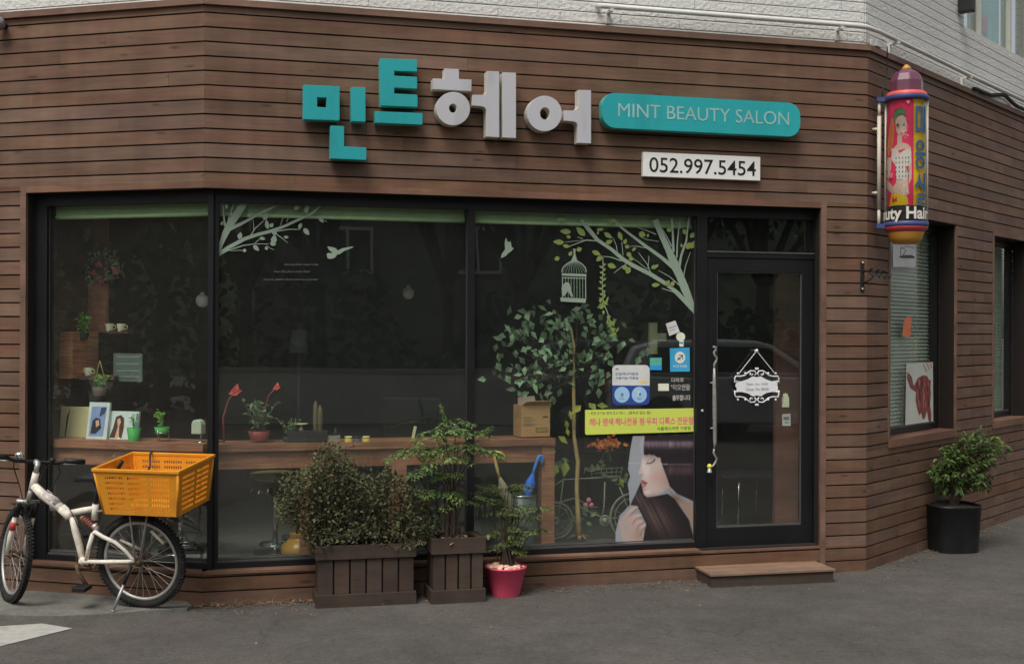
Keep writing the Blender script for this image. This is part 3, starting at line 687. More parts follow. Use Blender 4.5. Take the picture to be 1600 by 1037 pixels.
mb.lathe([(rp(27), zp(145)), (rp(27), zp(127)), (rp(22), zp(115)), (rp(7.5), zp(107))], n=8, c=C0, smooth=False, a0=math.radians(12)); mb.build('cap', M['purple'], pole, mod=bevel(.006, 1))
mb = MB(); mb.lathe([(rp(8), zp(108.5)), (rp(7), zp(105)), (rp(4), zp(101.5)), (rp(.5), zp(99.5))], n=16, c=C0); mb.build('finial', M['pyel'], pole)
mb = MB(); mb.lathe([(rp(29), zp(144)), (rp(32), zp(146)), (rp(34), zp(151.5)), (rp(33), zp(152))], n=40, c=C0); mb.build('collar', M['pred'], pole)
mb = MB(); mb.lathe([(rp(35), zp(150.5)), (rp(35.5), zp(151)), (rp(35.5), zp(157.5)), (rp(34), zp(158))], n=40, c=C0)
br = FP.I @ FR.w(PX - .01, -.012, 0)
def band(mb, v):
    z0, z1 = zp(v + 3.2), zp(v - 3.2)
    a = Vector((br.x, br.y)); b = Vector((C0[0], C0[1])); d = (b - a).normalized(); n = Vector((-d.y, d.x))*.02
    mb.plate([tuple(a+n), tuple(a-n), tuple(b-n-d*.1), tuple(b+n-d*.1)], z0, z1)
# rail of the wall bracket lies on the right wall, seen left of the glass
rail = FP.I @ FR.px(1373, 260, -.045).to_3d() if False else None
rl = FR.px(1373.5, 260, -.05); rw = FP.I @ FR.w(rl.x, -.05, 0)
def arm(mb, v, h=3.4):
    z0, z1 = zp(v + h), zp(v - h)
    a = Vector((rw.x, rw.y)); b = Vector(C0); d = (b - a).normalized(); n = Vector((-d.y, d.x))*.024
    mb.plate([tuple(a+n-d*.02), tuple(a-n-d*.02), tuple(b-n-d*.1), tuple(b+n-d*.1)], z0, z1)
arm(mb, 154.5); mb.build('top_band', M['pblue'], pole)
mb = MB(); mb.lathe([(rp(34), zp(346.5)), (rp(35.5), zp(347)), (rp(35.5), zp(353.5)), (rp(34.5), zp(354))], n=40, c=C0); arm(mb, 352, 3.6); mb.build('bottom_band', M['pblue'], pole)
mb = MB(); mb.lathe([(rp(34.5), zp(353.5)), (rp(35), zp(356)), (rp(30), zp(361.5)), (rp(29), zp(362))], n=40, c=C0); mb.build('lower_collar', M['dred'], pole)
mb = MB(); mb.lathe([(rp(28.5), zp(361.5)), (rp(28.5), zp(364)), (rp(26), zp(372)), (rp(21), zp(379)), (rp(14), zp(380.5))], n=40, c=C0); mb.build('bowl', M['pyel'], pole)
mb = MB(); z0, z1 = zp(353), zp(158)
mb.tube([(rw.x, rw.y, z0), (rw.x, rw.y, zp(325))], rp(2.6), 8); mb.tube([(rw.x, rw.y, zp(326)), (rw.x, rw.y, zp(180))], rp(3.4), 8); mb.tube([(rw.x, rw.y, zp(181)), (rw.x, rw.y, z1)], rp(2.6), 8)
for v in (200, 300):
    q = FP.I @ FR.w(rl.x, .0, 0); mb.tube([(rw.x, rw.y, zp(v)), (q.x, q.y, zp(v))], .012, 8)
mb.build('bracket_rail', M['cream'], pole)
mb = MB()
for du, dy in ((-32.5, -.02), (33, -.02), (5, .15)): mb.tube([(C0[0]+rp(du), dy, z0), (C0[0]+rp(du), dy, z1)], rp(1.4), 8)
mb.build('guard_rod', M['cream'], pole)
RB = rp(31)
# inner printed drum
def cylpt(u, v, r): # picture measure -> drum surface
    s = max(-.999, min(.999, rp(u - 1416)/r)); return (C0[0] + r*s, -r*math.sqrt(1 - s*s), zp(v))
def scan(mb, poly, r, step=1.0, ustep=3.0):
    """fill an outline on the drum with narrow strips"""
    vs = [p[1] for p in poly]; v = min(vs)
    while v < max(vs) - 1e-6:
        w = min(v + step, max(vs)); m = (v + w)/2; xs = []
        for i in range(len(poly)):
            (a, b), (c, d) = poly[i], poly[(i+1) % len(poly)]
            if (b <= m) != (d <= m): xs.append(a + (m-b)*(c-a)/(d-b))
        xs.sort()
        for a, b in zip(xs[::2], xs[1::2]):
            k = max(1, int((b-a)/ustep + .5))
            for j in range(k):
                u0, u1 = a + (b-a)*j/k, a + (b-a)*(j+1)/k
                mb.add([cylpt(u0, w, r), cylpt(u1, w, r), cylpt(u1, v, r), cylpt(u0, v, r)], [(0, 1, 2, 3)])
        v = w
RB = rp(30.5)
mb = MB(); nseg = 96
cols = {0: alb(204, 40, 80, .8), 1: alb(196, 160, 30, .8), 2: alb(200, 172, 156, .62), 3: alb(92, 62, 44, .9), 4: alb(58, 110, 72, .9), 5: alb(196, 190, 182, .66), 6: alb(52, 78, 104, .8), 7: alb(46, 42, 40, .9), 8: alb(200, 170, 34, .72), 9: alb(170, 50, 30, .9), 10: alb(30, 34, 36, .9), 11: alb(180, 104, 52, .9), 12: alb(188, 100, 110, .9)}
drum_mats = [pmat('drum print %d' % k, c, rough=.85, var=.05, scale=30, spec=.1) for k, c in sorted(cols.items())]
for j in range(nseg):                             # the drum itself: pink with a yellow strip
    t0, t1 = 2*math.pi*j/nseg, 2*math.pi*(j+1)/nseg
    deg = (math.degrees((t0+t1)/2) + 90) % 360
    mb.mi = 1 if (22 < deg < 82 or 202 < deg < 262) else 0
    p0 = (C0[0]+RB*math.cos(t0), RB*math.sin(t0)); p1 = (C0[0]+RB*math.cos(t1), RB*math.sin(t1))
    zm = zp(322.5)
    mb.add([(*p0, zm), (*p1, zm), (*p1, z1), (*p0, z1)], [(0, 1, 2, 3)])
    mb.mi = 7; mb.add([(*p0, z0), (*p1, z0), (*p1, zm), (*p0, zm)], [(0, 1, 2, 3)])
def pc2(pts): return [(1360 + a/4.509, 140 + b/4.509) for a, b in pts]
lay = [0]
def dr(mi, pts):
    lay[0] += 1; mb.mi = mi; scan(mb, pc2(pts), RB + .0006 + .00025*lay[0])
dr(11, [(150, 205), (135, 300), (118, 420), (130, 470), (160, 400), (168, 300), (166, 220)])            # long ponytail
dr(3, [(162, 190), (175, 150), (215, 140), (246, 165), (252, 215), (225, 195), (190, 200), (172, 240)])
dr(2, [(190, 330), (222, 330), (222, 385), (265, 400), (283, 420), (290, 470), (240, 430), (200, 440), (150, 460), (152, 430), (190, 395)])
dr(2, [(176, 225), (198, 200), (228, 196), (250, 215), (256, 262), (245, 310), (222, 350), (205, 345), (182, 300)])
dr(4, [(160, 225), (176, 170), (205, 148), (240, 160), (247, 195), (215, 180), (190, 190), (172, 230)])
dr(5, [(150, 420), (178, 425), (210, 460), (240, 440), (285, 430), (290, 520), (268, 600), (262, 645), (185, 640), (178, 540), (150, 500)])
dr(2, [(118, 480), (150, 480), (148, 560), (128, 640), (160, 690), (185, 660), (195, 690), (160, 740), (120, 700), (110, 600)])
dr(2, [(185, 645), (262, 645), (275, 740), (240, 770), (170, 740), (180, 690)])
dr(2, [(270, 600), (292, 520), (290, 640), (270, 680)])
dr(8, [(150, 740), (200, 735), (262, 765), (270, 818), (135, 822)])
dr(9, [(150, 765), (165, 755), (172, 775), (188, 760), (190, 795), (158, 800)])
for x in (182, 205, 228, 250, 270):
    for y in (492, 524, 556, 588, 620): dr(10, [(x-3, y-6), (x+3, y-6), (x+3, y+5), (x-3, y+5)])
dr(10, [(180, 262), (192, 252), (206, 262), (194, 276)]); dr(10, [(228, 262), (240, 252), (248, 264), (238, 274)])
dr(9, [(210, 318), (228, 318), (219, 332)]); dr(12, [(134, 595), (160, 592), (156, 628), (138, 624)]); dr(12, [(250, 100), (280, 100), (266, 122)])
dr(9, [(250, 555), (272, 550), (262, 590)])
# 미용실 in blue grey down the yellow strip
def ringp(cx, cy, rx, ry, t, n=14):
    o = circ(cx, cy, rx, ry, n); i = circ(cx, cy, rx-t, ry-t*1.1, n)
    for k in range(n): dr(6, [o[k], o[(k+1) % n], i[(k+1) % n], i[k]])
dr(6, [(316, 135), (334, 135), (334, 310), (316, 310)]); dr(6, [(316, 135), (365, 135), (365, 160), (316, 160)]); dr(6, [(316, 285), (365, 285), (365, 310), (316, 310)]); dr(6, [(352, 135), (367, 135), (367, 310), (352, 310)]); dr(6, [(374, 132), (386, 132), (386, 320), (374, 320)])
ringp(350, 408, 32, 38, 17); dr(6, [(316, 455), (388, 455), (388, 480), (316, 480)]); ringp(350, 528, 34, 46, 18)
dr(6, [(338, 610), (352, 610), (356, 660), (388, 700), (378, 718), (344, 680), (322, 705), (310, 690), (336, 655)]); dr(6, [(372, 600), (386, 600), (386, 730), (372, 730)])
for y in (742, 774, 806): dr(6, [(330, y), (384, y), (384, y+16), (330, y+16)])
dr(6, [(368, 745), (384, 745), (384, 785), (368, 785)]); dr(6, [(330, 775), (346, 775), (346, 820), (330, 820)])
# "Beauty Hair" round the foot of the drum
vs, fs = text_geo('Beauty Hair', .03)
ua, ub = 1350.5, 1455
lay[0] += 1; mb.mi = 5; r = RB + .0006 + .00025*lay[0]
pts = []
for a, b in vs:
    s = rp(ua + (ub-ua)*a - 1416)/RB
    pts.append((C0[0] + r*math.sin(s), -r*math.cos(s), zp(349.5 - 25*b)))
mb.add(pts, [tuple(f) for f in fs])
mb.build('printed_drum', drum_mats, pole)
mb = MB(); mb.lathe([(rp(33.2), z0), (rp(33.2), z1)], n=48, c=C0, closed=False); mb.build('glass_tube', glassmat('tube glass', ior=1.13, tint=(.97, .97, .96, 1), dust=.02, wave=0), pole, mod=solidify(.002))
# ------------------------------------------------------------------ small things fixed to the wall
M['blk'] = pmat('black iron', (.02, .02, .02, 1), rough=.5)
t = thing('plant_hook', 'black wrought iron hanging bracket with leaf scrolls on the brown corner planks', 'wall hook', FF)
q = FF.px(1346.5, 430, 0)
mb = MB(); zt_, zb_ = FF.z(1346, 407, -.01), FF.z(1346, 453, -.01); mb.box(q.x - .012, q.x + .012, -.012, -.0015, zb_, zt_); mb.build('back_bar', M['blk'], t)
mb = MB()
def H(dx, v): return (q.x + dx*.45, -.012 - dx, FF.z(1346, v, -.01))
mb.tube([H(0, 423), H(.06, 424), H(.12, 426), H(.17, 430), H(.20, 434), H(.215, 430)], .006, 6)
mb.tube([H(0, 441), H(.03, 440), H(.07, 434), H(.10, 427)], .005, 6)
for s, v in ((.05, 424), (.10, 426), (.14, 428)):
    mb.tube([H(s, v), H(s+.02, v-5), H(s+.03, v-8)], [.007, .009, .002], 6); mb.tube([H(s, v), H(s+.025, v+5), H(s+.03, v+9)], [.007, .009, .002], 6)
mb.build('scroll_arm', M['blk'], t)
M['screw'] = pmat('screw steel', (.55, .53, .5, 1), rough=.3, metal=.6)
for v in (409.5, 450.5):
    mb = MB(); zz = FF.z(1346, v, -.012); mb.ball((q.x, -.013, zz), .009, 8, 6); mb.build('screw', M['screw'], t)
# round lamp at the far left of the fascia
q = FL.px(-3, 36, -.07); fl = FL.sub(q.x, 0, q.z)
t = thing('wall_lamp', 'round grey metal wall lamp half out of sight at the top of the left planks', 'wall lamp', fl)
mb = MB(); mb.ball((0, -.07, 0), .046, 20, 12); mb.build('lamp_body', pmat('grey metal', (.24, .25, .26, 1), rough=.4, metal=.5), t)
mb = MB(); mb.tube([(0, -.03, 0), (0, -.0015, 0)], .02, 10); mb.build('mount', M['blk'], t)
# gas pipe along the white storey
M['pipe'] = pmat('white painted pipe', (.68, .67, .62, 1), rough=.45, var=.06)
t = thing('gas_pipe', 'thin white pipe running round the corner low on the white brick storey', 'pipe', ID)
yp = -.05
p0 = FF.px(941, 7.5, yp); zpipe = FF.z(1150, 24.5, yp)
A = [FF.w(p0.x - .02, yp + .06, zpipe + .015), FF.w(p0.x, yp, zpipe), FF.w(FF.x(1330, yp), yp, zpipe - .004)]
cor = FF.w(WF + .02, yp, zpipe - .012)
A += [FF.w(FF.x(1352, yp), yp, zpipe - .008), FR.w(.1, yp + .01, zpipe - .012), FR.w(.9, yp, zpipe - .02), FR.w(2.0, yp, zpipe - .03), FR.w(4, yp, zpipe - .03)]
mb = MB(); mb.tube(A, .018, 8); mb.build('pipe_run', M['pipe'], t)
def clip(fr, x, dz=0):
    mb = MB(fr); mb.box(x - .012, x + .012, yp - .022, YU, zpipe - .035 + dz, zpipe - .019 + dz); mb.box(x - .012, x + .012, YU - .02, YU - .0005, zpipe - .1 + dz, zpipe - .036 + dz); mb.build('pipe_clip', M['pipe'], t)
clip(FF, FF.x(953, yp)); clip(FF, FF.x(1313, yp), -.004); clip(FR, FR.x(1402, yp, 60), -.012); clip(FR, FR.x(1515, yp, 100), -.02)
# loose black cable on the ledge at the right, with a broken pale panel end
t = FR
mb = MB(); yc = -.03
mb.tube([FR.px(u, v, yc) for u, v in ((1521, 138), (1526, 138.5), (1535, 143), (1548, 148), (1565, 147.5), (1572, 150), (1582, 160), (1590, 166), (1604, 172), (1640, 188))], .017, 8)
tag(mb.build('cable', pmat('black cable', (.012, .012, .012, 1), rough=.6), at=FR), 'thick black cable sagging along the top edge of the right plank wall', 'cable')
mb = MB(); mb.prism([(FR.px(u, v, -.012).x, FR.px(u, v, -.012).z) for u, v in ((1546, 150), (1560, 150), (1570, 154), (1580, 165), (1562, 159), (1549, 154))], -.012, .01)
tag(mb.build('siding_scrap', M['white'], at=FR), 'pale broken scrap of siding under the sagging black cable', 'siding scrap')
jq = FR.px(1373, 67, -.03)
mb = MB(); mb.box(jq.x - .05, jq.x + .05, -.035, .02, jq.z - .028, jq.z + .022)
jb = tag(mb.build('junction_box', M['white'], at=FR, mod=bevel(.006)), 'small white junction box on the corner above the barber pole', 'junction box')
mb = MB(); mb.tube([FR.px(u, v, -.03) for u, v in ((1386, 72), (1387, 84), (1387, 104), (1384, 124), (1380, 138), (1378, 150))], .0045, 6)
tag(mb.build('wire', M['blk'], at=FR), 'thin black wire hanging from the junction box down to the barber pole', 'wire')
q = FR.px(1511, 8, -.05)
mb = MB(); mb.box(q.x - .035, q.x + .035, -.11, .015, q.z - .06, q.z + .1)
tag(mb.build('security_camera', M['blk'], at=FR, mod=bevel(.012)), 'small black camera housing beside the upper right window', 'security camera')
# ------------------------------------------------------------------ the folding bicycle on its kickstand
gb = ground(221, 947, .02)
LEAN = 7.0
FB = Fr((gb.x, gb.y, .02), -13, LEAN)
bike = thing('bicycle', 'white folding mountain bicycle with rear suspension parked on its stand before the left window', 'bicycle', FB)
M['bwhite'] = pmat('chipped cream white paint', alb(176, 170, 158, .95), rough=.4, var=.08, scale=25, dark=(.12, .09, .06, 1), dscale=28, damt=.35)
M['tyre'] = pmat('black tyre', (.016, .016, .016, 1), rough=.85, var=.3, scale=40, dark=(.07, .06, .05, 1), dscale=12, damt=.6)
M['alu'] = pmat('dull aluminium', (.48, .47, .44, 1), rough=.45, metal=.6, var=.1, scale=12)
M['blkp'] = pmat('black plastic', (.014, .014, .015, 1), rough=.5)
M['rust'] = pmat('rusty brown steel', (.14, .085, .05, 1), rough=.7, var=.4, scale=60, metal=.2)
def B(u, v, y=0.0): return FB.px(u, v, y)
rh = B(220.5, 874); RW = rh.z - .004
def wheel(parent, nm, c, R):
    w = bpy.data.objects.new(nm, None); COL.objects.link(w); w.parent = parent; w.empty_display_size = .05
    mb = MB(); mb.torus(c, R - .0215, .0215, 56, 10)
    n = 76
    for i in range(n):                              # tread blocks
        t = 2*math.pi*i/n; t2 = 2*math.pi*(i+.55)/n
        for y0, y1, o in ((-.017, -.002, 0), (.002, .017, .5)):
            a, b = t + o*2*math.pi/n, t2 + o*2*math.pi/n; r0, r1 = R - .006, R + .0035
            mb.add([(c[0]+q*math.cos(s), c[1]+y, c[2]+q*math.sin(s)) for s in (a, b) for q in (r0, r1) for y in (y0, y1)],
                   [(0, 1, 3, 2), (4, 6, 7, 5), (2, 3, 7, 6), (0, 4, 5, 1), (0, 2, 6, 4), (1, 5, 7, 3)])
    mb.build('tyre', M['tyre'], w)
    mb = MB(); mb.torus(c, R - .052, .012, 56, 8, sy=.9); mb.build('rim', M['alu'], w)
    mb = MB()
    for i in range(28):
        t = 2*math.pi*i/28; s = 1 if i % 2 else -1; a = t + s*(.9 if (i//2) % 2 else -.9)
        mb.tube([(c[0]+.016*math.cos(a), c[1]+s*.028, c[2]+.016*math.sin(a)), (c[0]+(R-.06)*math.cos(t), c[1], c[2]+(R-.06)*math.sin(t))], .0016, 4, cap=False)
    mb.build('spoke', M['alu'], w)
    mb = MB(); mb.tube([(c[0], c[1]-.05, c[2]), (c[0], c[1]+.05, c[2])], .017, 10); mb.torus((c[0], c[1]-.03, c[2]), .022, .006, 16, 6); mb.torus((c[0], c[1]+.03, c[2]), .022, .006, 16, 6); mb.build('hub', M['rust'], w)
    return w
wr = wheel(bike, 'rear_wheel', (rh.x, 0, RW), RW)
mb = MB()                                            # sprocket pack on the far side
for i, r in enumerate((.055, .048, .041, .034)): mb.torus((rh.x, .038 - i*.005, RW), r, .004, 24, 4)
mb.build('sprocket', M['rust'], wr)
fh = B(24, 866)
RF_ = RW
HUB = Vector((fh.x, 0, RW)); axs = (B(56, 735) - HUB).normalized()
ffr = Fr(None, M=Matrix.Translation(HUB) @ Matrix.Rotation(math.radians(-41), 4, axs))
frk = bpy.data.objects.new('front_fork', None); COL.objects.link(frk); frk.parent = bike; frk.matrix_local = ffr.M
def rel(u, v): return B(u, v) - HUB          # on the steering axis nothing moves
fw_ = wheel(bike, 'front_wheel', (0, 0, 0), RF_); fw_.matrix_local = ffr.M
# frame tubes, traced along the side of the bicycle
mb = MB()
t_ = lambda pts, r, y=0.0, n=10: mb.tube([B(u, v, y) for u, v in pts], r, n)
t_([(49.5, 764), (56.5, 737)], [.021, .021])                               # head tube
t_([(53, 757), (66, 771), (84, 784), (101, 797)], [.026, .029, .029, .028], n=12)
t_([(96, 792), (107, 803), (112, 803)], [.031, .031, .028], n=12)            # hinge
t_([(110, 800), (130, 796), (149, 793)], [.019, .019, .018])
t_([(113, 806), (118, 828), (125, 855), (128.5, 874)], [.021, .022, .021, .021], n=12)
t_([(149.5, 786), (147.5, 810)], .02)
mb.build('main_frame', M['bwhite'], bike)
mb = MB(); t_([(95, 788), (104, 812)], .008); t_([(92, 795), (108, 797)], .012); t_([(84, 780), (86, 795)], .031, n=10); mb.build('hinge_clamp', M['alu'], bike)
mb = MB()
for y in (-.045, .045):
    t_([(144, 833), (149, 830), (160, 837), (180, 846), (196, 859), (205, 870), (210, 874)], [.011, .013, .013, .012, .011, .0105, .01], y)
    t_([(129, 876), (165, 876.5), (198, 876), (211, 874.5)], [.013, .013, .012, .01], y)
    t_([(145, 833), (139, 853), (135, 874)], [.014, .014, .013], y)
mb.tube([B(148, 831, -.05), B(148, 831, .05)], .014, 8); mb.tube([B(129, 875, -.055), B(129, 875, .055)], .024, 12)
mb.build('swing_arm', M['bwhite'], bike)
mb = MB()
pts = []
a, b = B(127, 806), B(150, 823); ax = (b - a)
for i in range(57):
    t = i/56; an = t*2*math.pi*7; p = a + ax*t; nrm = Vector((-ax.z, 0, ax.x)).normalized()
    pts.append(p + nrm*(.02*math.cos(an)) + Vector((0, .02*math.sin(an), 0)))
mb.tube(pts, .0045, 5); mb.build('shock_spring', pmat('faded red spring', alb(120, 62, 54), rough=.4), bike)
mb = MB(); mb.tube([a, b], .012, 8); mb.tube([B(146, 818), B(154, 829)], .022, 8); mb.build('shock_body', M['alu'], bike)
mb = MB(); t_([(58, 752), (72, 765), (90, 775), (108, 792), (118, 812), (130, 842), (142, 838)], .0028, -.035, 5); mb.build('gear_cable', M['blkp'], bike)
mb = MB(); t_([(62, 770), (80, 790), (100, 806), (122, 820), (150, 845), (190, 858)], .0028, .036, 5); mb.build('gear_cable', M['blkp'], bike)
mb = MB(); t_([(70, 770), (90, 785.5)], .0297, n=14); mb.build('frame_sticker', pmat('faded grey sticker', alb(150, 140, 138), rough=.5, var=.3, scale=60), bike)
# seat post and saddle
mb = MB(); t_([(149, 790), (151.5, 757)], .0135); t_([(140, 745), (152, 757)], .008); mb.build('seat_post', M['blkp'], bike)
mb = MB(); sc = B(153, 748)
vs = [(-.15, 0, .0, .022, .02), (-.08, 0, .006, .028, .022), (0, 0, .01, .05, .026), (.07, 0, .016, .085, .03), (.115, 0, .018, .08, .026)]
rows = []
for x, y, z, w, h in vs:
    rows.append([(sc.x+x + 0*.0, w*math.cos(2*math.pi*i/10), sc.z+z+h*math.sin(2*math.pi*i/10)) for i in range(10)])
pt = [p for r in rows for p in r]; fs = [(i*10+j, i*10+(j+1) % 10, (i+1)*10+(j+1) % 10, (i+1)*10+j) for i in range(4) for j in range(10)] + [tuple(range(9, -1, -1)), tuple(range(40, 50))]
mb.sm = True; mb.add(pt, fs); mb.sm = False; mb.build('saddle', M['blkp'], bike)
mb = MB(); t_([(136, 750), (133, 748), (130, 746.5)], .006); mb.ball(tuple(B(134, 747)), .012, 8, 6, 1.6); mb.build('saddle_reflector', M['alu'], bike)
# fork: legs, boots, crown in the steered frame (origin at the hub, x along the wheel)
ca = rel(43, 783); ck = rel(38, 800)
mb = MB()
for y in (-.052, .052): mb.tube([(0, y, 0), (ca.x*.25, y, ca.z*.33), (ca.x*.9, y, ca.z*.9)], [.013, .017, .016], 10)
mb.build('fork_leg', M['bwhite'], frk)
mb = MB()
for y in (-.053, .053): mb.tube([(ca.x*.72, y, ca.z*.73), (ca.x, y, ca.z)], .021, 10)
mb.tube([(ca.x + .02, -.075, ca.z - .06), (ca.x, -.06, ca.z)], .012, 8); mb.build('fork_boot', M['blkp'], frk)
mb = MB(); mb.tube([(ca.x, -.07, ca.z), (ca.x, .07, ca.z)], .016, 8); e_ = rel(49.5, 764); mb.tube([ca, e_], .018, 8); mb.build('fork_crown', M['alu'], frk)
mb = MB(); mb.tube([(ca.x*.42, -.0535, ca.z*.47), (ca.x*.58, -.0535, ca.z*.62)], .0185, 10); mb.build('fork_sticker', pmat('red sticker', alb(150, 50, 44), rough=.5), frk)
mb = MB(); mb.box(-.1, .06, -.04, .04, RW + .012, RW + .017); mb.build('mudguard_stub', M['blkp'], frk)
# stem and handlebar
st = rel(59.5, 722); s0 = rel(56.5, 737)
mb = MB(); mb.tube([s0, st], .016, 10); mb.tube([st - Vector((0, 0, .008)), st + Vector((-.045, 0, .004))], .018, 8); mb.build('stem', M['alu'], frk)
hb = bpy.data.objects.new('handlebar', None); COL.objects.link(hb); hb.parent = bike; hb.matrix_local = ffr.M @ Matrix.Translation(st + Vector((-.045, 0, .004)))
W = .285
mb = MB(); mb.tube([(.03, -W, .02), (.02, -W+.1, .016), (0, -.12, -.002), (0, 0, 0), (0, .12, -.002), (.02, W-.1, .016), (.03, W, .02)], .0115, 8); mb.build('bar', M['blkp'], hb)
for s in (-1, 1):
    mb = MB(); mb.tube([(.032, s*(W+.006), .02), (.02, s*(W-.115), .016)], .017, 10); mb.build('grip', M['blkp'], hb)
    mb = MB(); mb.tube([(.012, s*(W-.125), .012), (-.03, s*(W-.14), -.004), (-.05, s*(W-.09), -.01), (-.045, s*(W-.02), -.008)], .0075, 6); mb.build('brake_lever', M['alu'], hb)
mb = MB(); mb.ball((-.004, -.1, .034), .03, 14, 8, .8); mb.tube([(-.004, -.1, .0), (-.004, -.1, .03)], .012, 8); mb.build('bell', pmat('chrome bell', (.7, .7, .68, 1), rough=.18, metal=1), hb)
mb = MB(); mb.tube([(-.004, .1, 0), (-.004, .1, .028)], .018, 8); mb.build('shifter', M['blkp'], hb)
mb = MB()
h0 = Vector((0, 0, 0))
mb.tube([(-.03, -.12, .0), (-.09, -.1, -.05), (-.09, -.05, -.16), (-.03, -.03, -.26), (.02, -.02, -.33)], .0035, 5)
mb.tube([(-.03, .12, .0), (-.1, .1, -.04), (-.1, .06, -.14), (-.05, .03, -.24), (.0, .0, -.36)], .0035, 5)
mb.tube([(-.02, .14, .0), (-.06, .18, -.06), (-.03, .12, -.17), (.04, .05, -.24)], .0035, 5)
mb.build('brake_cable', M['blkp'], hb)
# crank, pedals, chain, stand, rack
bb = B(129, 875)
cr = bpy.data.objects.new('crank', None); COL.objects.link(cr); cr.parent = bike; cr.matrix_local = Matrix.Translation(bb)
mb = MB(); e = B(136, 912, -.07) - bb; mb.tube([(0, -.065, 0), (e.x*.3 - .01, -.07, e.z*.4), (e.x, -.075, e.z)], [.013, .012, .011], 8); mb.build('crank_arm', M['rust'], cr); mb = MB(); mb.tube([(0, .065, 0), (-e.x, .075, -e.z)], [.013, .011], 8); mb.build('crank_arm', M['rust'], cr)
mb = MB(); mb.box(e.x - .045, e.x + .045, -.17, -.085, e.z - .016, e.z + .012); mb.build('pedal', M['blkp'], cr, mod=bevel(.006))
mb = MB(); mb.box(-e.x - .045, -e.x + .045, .085, .17, -e.z - .014, -e.z + .014); mb.build('pedal', M['blkp'], cr, mod=bevel(.006))
mb = MB(); mb.torus((0, .05, 0), .075, .005, 30, 4); mb.torus((0, .05, 0), .05, .005, 30, 4)
for i in range(5): mb.tube([(0, .05, 0), (.074*math.cos(i*1.257), .05, .074*math.sin(i*1.257))], .006, 5)
mb.build('chainring', M['rust'], cr)
mb = MB(); mb.tube([(bb.x, .05, bb.z + .076), (rh.x, .036, RW + .05)], .005, 4); mb.tube([(bb.x, .05, bb.z - .076), (rh.x, .036, RW - .06)], .005, 4); mb.build('chain', M['rust'], bike)
foot = FB.I @ ground(177, 953.5, .024)
mb = MB(); k0 = B(205, 882, -.05); mid = k0.lerp(foot, .42)
mb.tube([k0, mid], .011, 8); mb.build('kickstand', M['blkp'], bike)
mb = MB(); mb.tube([mid, foot + Vector((0, 0, .008))], .009, 8); mb.tube([mid.lerp(foot, .97), foot], .015, 8); mb.build('kickstand_leg', M['alu'], bike)
mb = MB(); zr = RW*2 + .035
for y in (-.06, .06):
    mb.tube([(rh.x - .26, y*.5, zr - .02), (rh.x - .18, y, zr), (rh.x + .18, y, zr), (rh.x + .26, y*.4, zr)], .007, 6)
    mb.tube([(rh.x - .02, y*1.05, zr), (rh.x - .008, y*.9, RW + .01)], .0055, 6); mb.tube([(rh.x + .1, y*1.05, zr), (rh.x + .02, y*.9, RW + .02)], .0055, 6)
for x in (-.16, -.05, .06, .16): mb.tube([(rh.x + x, -.06, zr), (rh.x + x, .06, zr)], .005, 6)
mb.build('rear_rack', M['alu'], bike)
mb = MB(); mb.tube([B(236, 828, -.03), B(256, 848, -.03)], .009, 6); mb.build('mudguard_stay', M['bwhite'], bike)
mb = MB(); mb.tube([B(188, 842, .03), B(222, 858, .03)], .009, 6); mb.build('mudguard_stay', M['bwhite'], bike)
# ------------------------------------------------------------------ the yellow crate on the rack
yn = -.17
c0, c1 = FB.px(163, 796.5, yn), FB.px(277, 801, yn)
ct = FB.px(263, 729, yn)
FCt = FB.sub(c0.x, yn, zr + .009)
Wc = c1.x - c0.x; Hc = ct.z - c1.z; Dc = .385
crate = thing('plastic_crate', 'yellow orange perforated plastic crate riding on the bicycle rear rack', 'crate', FCt)
M['crate'] = pmat('yellow orange plastic', (.80, .32, .022, 1), rough=.42, var=.07, scale=8, dark=(.5, .19, .03, 1), dscale=7, damt=.35)
F_ = .034                                             # outward splay
def wallgrid(mb, p00, p10, p01, p11, ncol, nrow, ug, vg):
    us, uh = [0.0], []
    m = .08; gw = (1 - 2*m)/ncol
    for c in range(ncol):
        a = m + gw*c + gw*.08; k = ug; w = gw*.84/k
        for i in range(k): us += [a + w*i + w*.18, a + w*i + w*.82]; uh.append((us[-2], us[-1]))
    us.append(1.0)
    vs_, vh = [0.0], []
    h = .82/nrow
    for r in range(nrow): vs_ += [.07 + h*r + h*.22, .07 + h*r + h*.72]; vh.append((vs_[-2], vs_[-1]))
    vs_.append(1.0)
    P = lambda u, v: (Vector(p00)*(1-u) + Vector(p10)*u)*(1-v) + (Vector(p01)*(1-u) + Vector(p11)*u)*v
    n = len(us); b = [P(u, v) for v in vs_ for u in us]; f = []
    for j in range(len(vs_)-1):
        for i in range(n-1):
            if (us[i], us[i+1]) in uh and (vs_[j], vs_[j+1]) in vh: continue
            f.append((j*n+i, j*n+i+1, (j+1)*n+i+1, (j+1)*n+i))
    mb.add(b, f)
bl = [(0, 0, 0), (Wc, 0, 0), (Wc, Dc, 0), (0, Dc, 0)]
tl = [(-F_, -F_*.8, Hc), (Wc+F_, -F_*.8, Hc), (Wc+F_, Dc+F_*.8, Hc), (-F_, Dc+F_*.8, Hc)]
for nm, i, j, nc in (('long_side', 0, 1, 3), ('short_side', 1, 2, 2), ('long_side', 2, 3, 3), ('short_side', 3, 0, 2)):
    mb = MB(); wallgrid(mb, bl[i], bl[j], tl[i], tl[j], nc, 7, 8, 1); mb.build(nm, M['crate'], crate, mod=solidify(.004, 1))
mb = MB(); mb.box(.003, Wc-.003, .003, Dc-.003, .002, .006); mb.build('crate_floor', M['crate'], crate)
mb = MB()
o = .012
